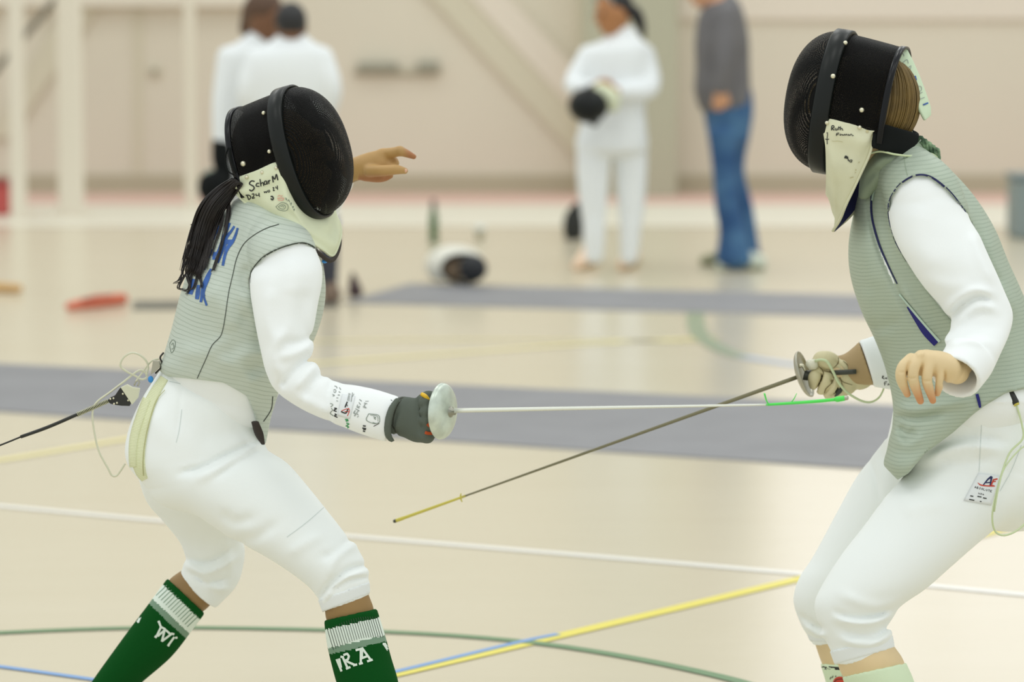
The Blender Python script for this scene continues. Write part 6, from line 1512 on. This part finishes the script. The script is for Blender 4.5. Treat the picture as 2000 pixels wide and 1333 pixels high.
# black gear by the woman's shoe
b0 = floor_at(1120, 470); gb = empty('gear_bag', b0, 'black kit bag standing behind the shoes of the fencer with a mask', 'bag')
p_ = Loft([(b0 + [0, .08, .02], np.array([.062, 0, 0]), np.array([0, .07, 0])), (b0 + [0, .08, .10], np.array([.068, 0, 0]), np.array([0, .075, 0])), (b0 + [.006, .08, .17], np.array([.06, 0, 0]), np.array([0, .06, 0])), (b0 + [.02, .08, .225], np.array([.032, 0, 0]), np.array([0, .03, 0]))], n=4)
g = Grid([p_], .007); g.add(p_); g.cut([0, 0, .004], [0, 0, -1]); g.obj('sack', mat('bag_black', (34, 36, 32), .7), gb, 2)
mb = MB(); tube(mb, [b0 + [.0, .03, .2], b0 + [.02, .03, .255], b0 + [.05, .03, .2]], .006, 6, 4); mb.build('handle', M['black_c'], gb)

# posts of the goal frame at the left, brace, and the rail bracket on the wall
def post(name, x0, x1, ybot, m, label, dep=.09, top=4.2):
    Y = FL((x0 + x1) / 2, ybot)[1]; a, b = P(x0, 300, Y), P(x1, 300, Y)
    r = empty(name, ((a[0] + b[0]) / 2, Y, 0), label, 'post')
    mb = MB(); hw = (b[0] - a[0]) / 2; box(mb, ((a[0] + b[0]) / 2, Y, top / 2), hw, dep / 2, top / 2); o = mb.build('shaft', m, r, False); q = o.modifiers.new('b', 'BEVEL'); q.width = hw * .3; q.segments = 3
    mb = MB(); box(mb, ((a[0] + b[0]) / 2, Y, .012), hw * 1.5, dep * .75, .012); mb.build('base_plate', m, r, False); return r
post('goal_post', 113, 163, 424, M['post'], 'thick off-white steel post, second from the left edge')
post('goal_post', 20, 50, 430, M['post'], 'thin off-white steel post nearest the dark red box')
post('goal_post', 362, 384, 405, mat('post_faint', (223, 214, 197), .6), 'faint pale post just behind the two talking fencers')
Yw = 26.0
a, b = P(-40, 175, Yw), P(90, 20, Yw)
mb = MB(); tube(mb, [a, (a + b) / 2, b, b + (b - a)], .028, 10, 2); o = mb.build('trim_7', M['brace'], None); tag(o, kind='structure')  # diagonal brace bar, standing clear of the wall
r = empty('wall_rack', P(775, 130, WALLY), 'grey rack with two clamps mounted on the beige back wall', 'rack')
def wbox(name, x0, y0, x1, y1, dep, m):
    a, b = P(x0, y0, WALLY), P(x1, y1, WALLY); mb = MB(); box(mb, ((a[0] + b[0]) / 2, WALLY - dep / 2, (a[2] + b[2]) / 2), (b[0] - a[0]) / 2, dep / 2, abs(a[2] - b[2]) / 2); o = mb.build(name, m, r, False); q = o.modifiers.new('b', 'BEVEL'); q.width = .012; return o
gm = mat('rack_grey', (178, 172, 150), .6); gm2 = mat('clamp_grey', (152, 150, 134), .5)
wbox('rail', 690, 138, 860, 147, .05, gm); wbox('clamp', 700, 122, 778, 140, .10, gm2); wbox('clamp', 816, 120, 858, 140, .10, gm2)
r = empty('wall_socket', P(302, 140, WALLY), 'small round tan socket high on the back wall by the posts', 'socket')
mb = MB(); lathe(mb, P(302, 140, WALLY - .03), [0, 1, 0], [(0, 0), (0, .05), (.03, .055)], 20); mb.build('cover', M['wall_sh'], r)
mb = MB(); lathe(mb, P(302, 140, WALLY - .045), [0, 1, 0], [(0, 0), (0, .02), (.02, .022)], 14); mb.build('hub', M['brace'], r)
# ================================================================== people in the back of the hall
M['skinW'] = mat('skin_warm_brown', (176, 122, 78), 0.55)
M['skinM'] = mat('skin_ruddy', (212, 160, 126), 0.55)
M['skinD'] = mat('skin_deep_brown', (120, 82, 56), 0.55)
M['hairB'] = mat('hair_black', (30, 29, 30), 0.5)
M['hairBr'] = mat('hair_brown', (84, 58, 38), 0.5)
M['wcloth'] = mat('far_white_cloth', (236, 240, 242), 0.8)
M['jean'] = mat('denim_blue', (34, 74, 122), 0.8, var=.4, vscale=4, c2=(76, 118, 156))
M['sweat'] = mat('sweater_grey', (112, 110, 112), 0.85, bump=.2, bscale=60, var=.08)
M['sockd'] = mat('sock_dark_navy', (60, 62, 72), .8)
def RB(l, Y, dy=0.0, r=.9): return [(a, b, Y + dy, r) for a, b in l]
def CA(l, Y): return [P(x, y, Y + d) for x, y, d in l]
def fuse(name, prims, m, par, k=.03, h=.011, cuts=(), smooth=2):
    g = Grid(prims, h, pad=.04)
    for p in prims: g.add(p, k)
    for c, n in cuts: g.cut(c, n)
    return g.obj(name, m, par, smooth)
def head_at(c, r, f, u=(0, 0, 1)):
    fr = Frame(c, f, u); q = r / .108
    pr = [Ell(fr.w(0, 0, 0), (.092 * q, .072 * q, .108 * q), (fr.f, fr.s, fr.u)), Ell(fr.w(.035 * q, 0, -.065 * q), (.05 * q, .048 * q, .05 * q), (fr.f, fr.s, fr.u)), Cap([fr.w(.088 * q, 0, .012 * q), fr.w(.108 * q, 0, -.02 * q)], [.009 * q, .013 * q]),
          Ell(fr.w(0, .072 * q, -.01), (.02 * q, .009 * q, .03 * q), (fr.f, fr.s, fr.u)), Ell(fr.w(0, -.072 * q, -.01), (.02 * q, .009 * q, .03 * q), (fr.f, fr.s, fr.u)), Cap([fr.w(.08 * q, -.02 * q, -.06 * q), fr.w(.09 * q, 0, -.06 * q), fr.w(.08 * q, .02 * q, -.06 * q)], .008 * q)]
    return fr, pr
def eyes_on(fr, r, par):
    q = r / .108
    for s_ in (-1, 1):
        mb = MB(); blob(mb, fr.w(.083 * q, s_ * .032 * q, .012 * q), (.012 * q, .014 * q, .008 * q), 8, 6); mb.build('eye', M['hairB'], par)
def simple_hand(c, d, L=.16):
    """palm, four fingers and thumb along direction d"""
    d = unit(d); s_ = unit(np.cross(d, [0, 1, .2])); n_ = np.cross(d, s_); pr = [Ell(c + d * .045, (.048, .038, .018), (d, s_, n_))]
    for i, ln in enumerate((.07, .08, .075, .06)):
        b = c + d * .08 + s_ * (.03 - .02 * i); pr.append(Cap([b, b + d * ln * .6 - n_ * .01, b + d * ln * .9 - n_ * .03], [.010, .0095, .008]))
    b = c + d * .03 + s_ * .036; pr.append(Cap([b, b + d * .04 + s_ * .02, b + d * .07 + s_ * .018], [.013, .011, .009]))
    return pr
def shoe_far(par, toe, heel, m, h=.09, name='shoe', sole=None):
    toe, heel = np.array(toe), np.array(heel); d = unit(toe - heel); s_ = np.cross([0, 0, 1], d); L0 = np.linalg.norm(toe - heel); z = np.array([0, 0, 1.0])
    l = Loft([(heel + z * .04, s_ * .032, z * .045), (heel + d * L0 * .3 + z * h * .55, s_ * .040, z * h * .6), (heel + d * L0 * .65 + z * .042, s_ * .047, z * .046), (toe + z * .028, s_ * .036, z * .03)], n=4)
    g = Grid([l], .008); g.add(l); g.cut(heel + z * .003, -z); o = g.obj(name, m, par, 2)
    if sole is not None:
        mb = MB(); tube(mb, [heel + z * .014, heel + d * L0 * .5 + z * .014, toe + z * .014], [.036, .046, .036], 10, 3, flat=.32); mb.build('sole', sole, o)
    return o

# --- fencer in white holding a mask
YW = 19.4; b0 = P(1195, 520, YW); W_ = empty('person', (b0[0], FL(1195, 522)[1], 0), 'person in full white fencing suit with dark ponytail, arms folded around a mask', 'person')
fr, hd = head_at(P(1197, 24, YW - .02), .125, (-.82, -.5, -.22))
legs = [Cap(CA([(1158, 290, -.02), (1157, 370, -.02), (1160, 450, -.02), (1159, 486, -.02)], YW), [.06, .05, .038, .03], 3), Cap(CA([(1230, 290, .03), (1232, 370, .03), (1230, 450, .03), (1229, 490, .03)], YW), [.06, .05, .038, .03], 3)]
arms = [Cap(CA([(1152, 104, -.02), (1122, 168, -.10), (1158, 172, -.27)], YW), [.045, .038, .028], 3), Cap(CA([(1258, 104, .02), (1270, 178, -.08), (1196, 178, -.27)], YW), [.045, .038, .028], 3)]
tor = Loft(RB([((1188, 72), (1234, 68)), ((1140, 100), (1262, 96)), ((1140, 150), (1264, 150)), ((1142, 200), (1258, 200)), ((1140, 240), (1258, 240))], YW, 0, .7), n=4, grow=-.02)
hands = simple_hand(P(1160, 166, YW - .30), P(1185, 176, YW - .32) - P(1160, 166, YW - .30)) + simple_hand(P(1192, 176, YW - .29), P(1165, 182, YW - .33) - P(1192, 176, YW - .29))
bo_ = fuse('body', hd + [Cap([P(1205, 50, YW), P(1208, 90, YW)], .05), tor] + legs + arms + hands, M['skinW'], W_, .02, .009)
eyes_on(fr, .125, bo_)
fuse('jacket', [Loft(RB([((1188, 66), (1240, 58)), ((1172, 80), (1250, 74)), ((1138, 98), (1266, 92)), ((1132, 130), (1270, 128)), ((1136, 175), (1266, 172)), ((1138, 215), (1260, 212)), ((1134, 250), (1262, 250))], YW, 0, .75), n=4),
    Cap(CA([(1150, 108, -.02), (1120, 165, -.10), (1156, 172, -.25)], YW), [.062, .056, .046], 4), Cap(CA([(1258, 108, .02), (1268, 172, -.08), (1200, 180, -.25)], YW), [.066, .060, .046], 4)], M['wcloth'], W_)
fuse('breeches', [Loft(RB([((1134, 232), (1262, 236)), ((1127, 275), (1264, 276)), ((1128, 292), (1262, 292))], YW, 0, .75), n=4, cap=.3), Loft(RB([((1126, 276), (1194, 278)), ((1126, 300), (1193, 302)), ((1127, 350), (1189, 352)), ((1134, 412), (1184, 412)), ((1138, 440), (1180, 440))], YW, -.02), n=4), Loft(RB([((1196, 276), (1264, 276)), ((1197, 300), (1264, 300)), ((1202, 350), (1263, 350)), ((1208, 420), (1257, 420)), ((1211, 446), (1252, 446))], YW, .03), n=4)], M['wcloth'], W_)
for a in (RB([((1139, 425), (1180, 425)), ((1140, 462), (1180, 462)), ((1145, 506), (1176, 506))], YW, -.02, 1.0), RB([((1211, 430), (1253, 430)), ((1212, 465), (1249, 465)), ((1213, 508), (1244, 508))], YW, .03, 1.0)): fuse('sock', [Loft(a, n=3, grow=.004)], M['wcloth'], W_, .01)
peach = mat('shoe_peach', (246, 216, 188), .6); solem = mat('sole_gum', (188, 160, 92), .6)
shoe_far(W_, FL(1128, 528), FL(1160, 512), peach, .12, sole=solem); shoe_far(W_, FL(1216, 528), FL(1240, 511), peach, .12, sole=solem)
hr = fuse('hair', [Ell(fr.w(-.03, 0, .035), (.105, .092, .112), (fr.f, fr.s, fr.u))], M['hairB'], W_, .01, .009, cuts=[(fr.w(.045, 0, .03), fr.f * .8 - fr.u * .6)])
mb = MB(); tube(mb, CA([(1216, 16, .06), (1238, 24, .08), (1250, 46, .09), (1258, 74, .08)], YW), [.04, .042, .034, .01], 10, 4); mb.build('ponytail', M['hairB'], hr)
mb = MB(); tube(mb, [fr.w(.05 + .0 * a, .094 * math.sin(a), .06 + .06 * math.cos(a)) for a in np.linspace(-1.5, 1.5, 9)], .011, 8, 2, flat=.5); mb.build('headband', mat('headband_grey', (170, 176, 170), .6), hr)
mh = empty('fencing_mask', P(1152, 207, YW - .42), 'black fencing mask with pale green bib held by the person in full white', 'mask')
fuse('mesh_face', [Ell(P(1149, 206, YW - .42), (.118, .115, .105))], M['black_r'], mh, .01, .008)
fuse('bib', [Cap(CA([(1172, 180, -.40), (1192, 192, -.39), (1196, 206, -.40)], YW), [.055, .058, .04], 3)], M['bibL'], mh, .02, .008)
mb = MB(); c0 = P(1157, 206, YW - .42); ax_ = unit([.85, -.3, .1]); u_ = unit(np.cross(ax_, [0, 0, 1])); w_ = np.cross(u_, ax_)
tube(mb, [c0 + .112 * (math.cos(a) * u_ + math.sin(a) * w_) for a in np.linspace(0, 2 * math.pi, 25)], .012, 8, 1); mb.build('trim', M['black_g'], mh)

# --- man in grey sweater and jeans
YM = 19.6; Mn = empty('person', (P(1430, 500, YM)[0], FL(1430, 524)[1], 0), 'person in grey sweater and blue jeans standing side on, looking down', 'person')
fr, hd = head_at(P(1376, -30, YM), .125, (-.9, -.1, -.35))
tor = Loft([(a, b, YM, 1.5) for a, b in [((1378, -5), (1428, -18)), ((1368, 40), (1444, 30)), ((1366, 100), (1454, 95)), ((1368, 170), (1458, 165)), ((1385, 250), (1455, 250))]], n=4, grow=-.02)
legs = [Cap(CA([(1415, 250, -.09), (1418, 370, -.10), (1432, 480, -.10), (1436, 508, -.10)], YM), [.05, .036, .034, .034], 3), Cap(CA([(1440, 250, .09), (1436, 370, .10), (1454, 480, .10), (1456, 508, .10)], YM), [.05, .036, .034, .034], 3)]
arms = [Cap(CA([(1418, 28, -.2), (1414, 115, -.25), (1406, 182, -.24)], YM), [.045, .038, .028], 3), Cap(CA([(1412, 28, .2), (1400, 115, .25), (1390, 180, .2)], YM), [.045, .038, .028], 3)]
bo_ = fuse('body', hd + [Cap([P(1392, -10, YM), P(1402, 15, YM)], .055), tor] + legs + arms + simple_hand(P(1407, 176, YM - .24), [-.05, 0.4, -.8]), M['skinM'], Mn, .02, .009)
eyes_on(fr, .125, bo_)
fuse('hair', [Ell(fr.w(-.03, 0, .035), (.098, .08, .1), (fr.f, fr.s, fr.u))], M['hairBr'], Mn, .01, .009, cuts=[(fr.w(.05, 0, .03), fr.f * .8 - fr.u * .6)])
fuse('sweater', [Loft([(a, b, YM, r) for a, b, r in [((1382, 6), (1428, -14), 1.1), ((1364, 30), (1448, 12), 1.6), ((1357, 80), (1462, 70), 1.5), ((1358, 130), (1464, 125), 1.35), ((1356, 175), (1466, 170), 1.3), ((1362, 200), (1468, 196), 1.3)]], n=4),
    Cap(CA([(1418, 30, -.2), (1416, 115, -.26), (1407, 172, -.24)], YM), [.066, .058, .046], 4), Cap(CA([(1410, 30, .2), (1398, 115, .25), (1392, 172, .22)], YM), [.066, .058, .046], 4)], M['sweat'], Mn)
fuse('jeans', [Loft([(a, b, YM, r) for a, b, r in [((1372, 186), (1470, 186), 1.2), ((1375, 222), (1471, 222), 1.25), ((1383, 268), (1464, 268), 1.3)]], n=4), Loft([(a, b, YM - .10, .95) for a, b in [((1382, 260), (1444, 262)), ((1391, 330), (1440, 330)), ((1396, 400), (1446, 400)), ((1404, 450), (1458, 450)), ((1398, 505), (1468, 508))]], n=4),
    Loft([(a, b, YM + .10, .95) for a, b in [((1412, 260), (1466, 260)), ((1412, 330), (1454, 330)), ((1426, 400), (1470, 400)), ((1432, 450), (1478, 450)), ((1428, 500), (1486, 504))]], n=4)], M['jean'], Mn, .02)
pale = mat('trainer_pale', (206, 214, 200), .6); sg = mat('trainer_sole', (150, 150, 120), .6)
f0 = FL(1436, 528); shoe_far(Mn, f0 + [-.10, -.02, 0], f0 + [.17, .02, 0], pale, .1, sole=sg)
f0 = FL(1410, 519); shoe_far(Mn, f0 + [-.12, .0, 0], f0 + [.14, .04, 0], sg, .1, sole=sg)

# --- two fencers talking at the left
YA_ = 17.9; A_ = empty('person', (P(480, 500, YA_)[0], FL(480, 565)[1], 0), 'brown haired person in white jacket facing a fencer, dark mask in hand', 'person')
fr, hd = head_at(P(518, 34, YA_ - .02), .125, (.75, -.45, -.35))
legs = [Cap(CA([(470, 320, -.05), (470, 430, -.05), (472, 560, -.05)], YA_), [.075, .052, .04], 3), Cap(CA([(505, 320, .1), (508, 430, .1), (508, 555, .1)], YA_), [.075, .052, .04], 3)]
tor = Loft(RB([((486, 66), (534, 70)), ((446, 96), (528, 96)), ((440, 200), (520, 200)), ((444, 320), (520, 320))], YA_, 0, .8), n=4, grow=-.02)
arms = [Cap(CA([(446, 108, -.06), (434, 200, -.08), (431, 296, -.10)], YA_), [.045, .038, .028], 3), Cap(CA([(520, 108, .14), (545, 190, .2), (580, 170, .1)], YA_), [.045, .038, .028], 3)]
bo_ = fuse('body', hd + [Cap([P(512, 62, YA_), P(508, 92, YA_)], .05), tor] + legs + arms + simple_hand(P(580, 170, YA_ + .1), [1, 0, .2]), M['skinD'], A_, .02, .009); eyes_on(fr, .125, bo_)
fuse('hair', [Ell(fr.w(-.025, 0, .03), (.112, .098, .118), (fr.f, fr.s, fr.u)), Cap([fr.w(-.09, 0, .0), fr.w(-.08, .02, -.1)], [.06, .04])], M['hairBr'], A_, .02, .009, cuts=[(fr.w(.05, 0, .03), fr.f * .8 - fr.u * .6)])
fuse('jacket', [Loft(RB([((486, 64), (536, 70)), ((466, 80), (536, 82)), ((432, 104), (530, 104)), ((428, 150), (526, 150)), ((436, 220), (520, 220)), ((436, 285), (522, 285))], YA_, 0, .85), n=4), Cap(CA([(446, 112, -.06), (434, 200, -.08), (432, 280, -.10)], YA_), [.062, .055, .045], 4), Cap(CA([(518, 112, .14), (545, 185, .2), (572, 172, .12)], YA_), [.06, .055, .045], 4)], M['wcloth'], A_)
fuse('breeches', [Loft(RB([((436, 275), (524, 275)), ((438, 325), (526, 325))], YA_, 0, .85), n=4), Loft(RB([((440, 320), (502, 320)), ((444, 400), (496, 400)), ((450, 450), (494, 450))], YA_, -.05), n=4), Loft(RB([((476, 320), (530, 320)), ((482, 400), (532, 400)), ((488, 450), (528, 450))], YA_, .1), n=4)], M['wcloth'], A_, .02)
for a in (RB([((450, 440), (492, 440)), ((456, 500), (490, 500)), ((458, 550), (486, 550))], YA_, -.05, 1.0), RB([((488, 440), (528, 440)), ((492, 500), (526, 500)), ((496, 545), (522, 545))], YA_, .1, 1.0)): fuse('sock', [Loft(a, n=3, grow=.004)], M['wcloth'], A_, .01)
f0 = P(472, 560, YA_ - .05); f0[2] = 0; shoe_far(A_, f0 + [.18, -.08, 0], f0 + [-.06, .03, 0], M['shoe_g'], .12); f0 = P(508, 560, YA_ + .1); f0[2] = 0; shoe_far(A_, f0 + [.18, -.08, 0], f0 + [-.06, .03, 0], M['shoe_g'], .12)
fuse('glove', [Cap(CA([(431, 282, -.10), (432, 310, -.11), (436, 330, -.12)], YA_), [.05, .052, .04], 3)] + simple_hand(P(433, 315, YA_ - .12), [.05, 0, -1]), M['black_c'], A_, .02, .009)
mh = empty('fencing_mask', P(416, 362, YA_ - .14), 'black fencing mask hanging from the gloved hand behind the ponytail', 'mask')
fuse('mesh_face', [Ell(P(420, 366, YA_ - .16), (.095, .10, .10))], M['black_c'], mh, .01, .008)
fuse('bib', [Cap(CA([(398, 352, -.17), (408, 340, -.18), (430, 342, -.17)], YA_), [.02, .026, .024], 3)], mat('bib_grey_green', (132, 146, 132), .8), mh, .02, .007)

YB = 17.45; B_ = empty('person', (P(580, 500, YB)[0], FL(600, 588)[1], 0), 'person with short black hair seen from behind in white jacket and dark socks', 'person')
fr, hd = head_at(P(568, 48, YB), .115, (-.15, .98, -.1))
legs = [Cap(CA([(545, 340, .03), (545, 440, .03), (548, 575, .03)], YB), [.05, .045, .042], 3), Cap(CA([(626, 345, -.02), (640, 440, -.02), (643, 572, -.02)], YB), [.05, .045, .042], 3)]
tor = Loft(RB([((546, 76), (592, 74)), ((505, 102), (622, 100)), ((496, 200), (632, 200)), ((510, 320), (632, 320))], YB, 0, .65), n=4, grow=-.02)
arms = [Cap(CA([(502, 112, 0), (482, 185, -.02), (500, 250, .12)], YB), [.045, .038, .028], 3), Cap(CA([(628, 110, 0), (652, 180, -.02), (632, 245, .12)], YB), [.045, .038, .028], 3)]
bo_ = fuse('body', hd + [Cap([P(568, 66, YB), P(569, 92, YB)], .05), tor] + legs + arms + simple_hand(P(500, 250, YB + .12), [.4, .5, -.5]) + simple_hand(P(632, 245, YB + .12), [-.4, .5, -.5]), M['skinD'], B_, .02, .009)
fuse('hair', [Ell(fr.w(-.015, 0, .02), (.1, .085, .1), (fr.f, fr.s, fr.u))], M['hairB'], B_, .01, .009, cuts=[(fr.w(.05, 0, .02), fr.f * .8 - fr.u * .6)])
fuse('jacket', [Loft(RB([((540, 70), (598, 68)), ((520, 86), (614, 82)), ((492, 108), (634, 102)), ((484, 150), (642, 148)), ((496, 220), (634, 220)), ((502, 300), (632, 300))], YB, 0, .68), n=4), Cap(CA([(502, 116, 0), (484, 182, -.02), (502, 240, .10)], YB), [.066, .06, .048], 4), Cap(CA([(628, 114, 0), (646, 176, -.02), (632, 236, .10)], YB), [.066, .06, .048], 4)], M['wcloth'], B_)
fuse('breeches', [Loft(RB([((500, 290), (634, 290)), ((500, 350), (640, 350))], YB, 0, .7), n=4), Loft(RB([((506, 340), (576, 340)), ((518, 400), (572, 400)), ((522, 436), (568, 436))], YB, .03), n=4), Loft(RB([((592, 340), (658, 340)), ((612, 400), (662, 400)), ((618, 432), (660, 432))], YB, -.02), n=4)], M['wcloth'], B_, .02)
for a in (RB([((522, 426), (568, 426)), ((528, 500), (566, 500)), ((534, 570), (562, 570))], YB, .03, 1.0), RB([((618, 424), (660, 424)), ((622, 500), (660, 500)), ((630, 572), (656, 572))], YB, -.02, 1.0)):
    o = fuse('sock', [Loft(a, n=3, grow=.004)], M['sockd'], B_, .01)
for a in (RB([((618, 428), (660, 428)), ((619, 440), (660, 440))], YB, -.02, 1.0),): fuse('sock_band', [Loft(a, n=3, grow=.007, cap=.1)], mat('sock_band_blue', (120, 150, 214), .8), o, .01)
for x, d_ in ((548, .03), (643, -.02)):
    f0 = P(x, 590, YB + d_); f0[2] = 0; shoe_far(B_, f0 + [.02, .16, 0], f0 + [0, -.08, 0], mat('shoe_umber', (120, 100, 84), .6), .12)
# ================================================================== camera, light, view
cd = bpy.data.cameras.new('camera'); cam = bpy.data.objects.new('camera', cd); COL.objects.link(cam)
cam.location = CAM; cam.rotation_euler = (math.pi / 2 - PITCH, 0, 0)
cd.sensor_width = 36.0; cd.lens = FPX / 2000.0 * 36.0; cd.clip_end = 200
cd.dof.use_dof = True; cd.dof.focus_distance = 6.78; cd.dof.aperture_fstop = (cd.lens) / 41.0
scene.camera = cam
w = bpy.data.worlds.new('hall_light'); scene.world = w; w.use_nodes = True
bg = w.node_tree.nodes['Background']; bg.inputs['Color'].default_value = (0.95, 1.0, 0.985, 1); bg.inputs['Strength'].default_value = 0.70
def lamp(x, y, z, sx, sy, e, col=(1, 1, 0.96)):
    l = bpy.data.lights.new('ceiling_lamp', 'AREA'); l.shape = 'RECTANGLE'; l.size = sx; l.size_y = sy; l.energy = e; l.color = col
    o = bpy.data.objects.new('ceiling_lamp', l); COL.objects.link(o); o.location = (x, y, z); return o
for x in (-5, 0, 5):
    for y in (3.5, 10, 17, 23):
        lamp(x, y, 8.0, 1.6, 2.4, 45)
vs = scene.view_settings
vs.view_transform = 'Standard'; vs.look = 'None'; vs.gamma = 1.0; vs.use_curve_mapping = False; vs.exposure = 0.35
scene.display_settings.display_device = 'sRGB'
scene.cycles.max_bounces = 6; scene.cycles.transparent_max_bounces = 12
for o in bpy.data.objects:
    if '_org' in o: del o['_org']
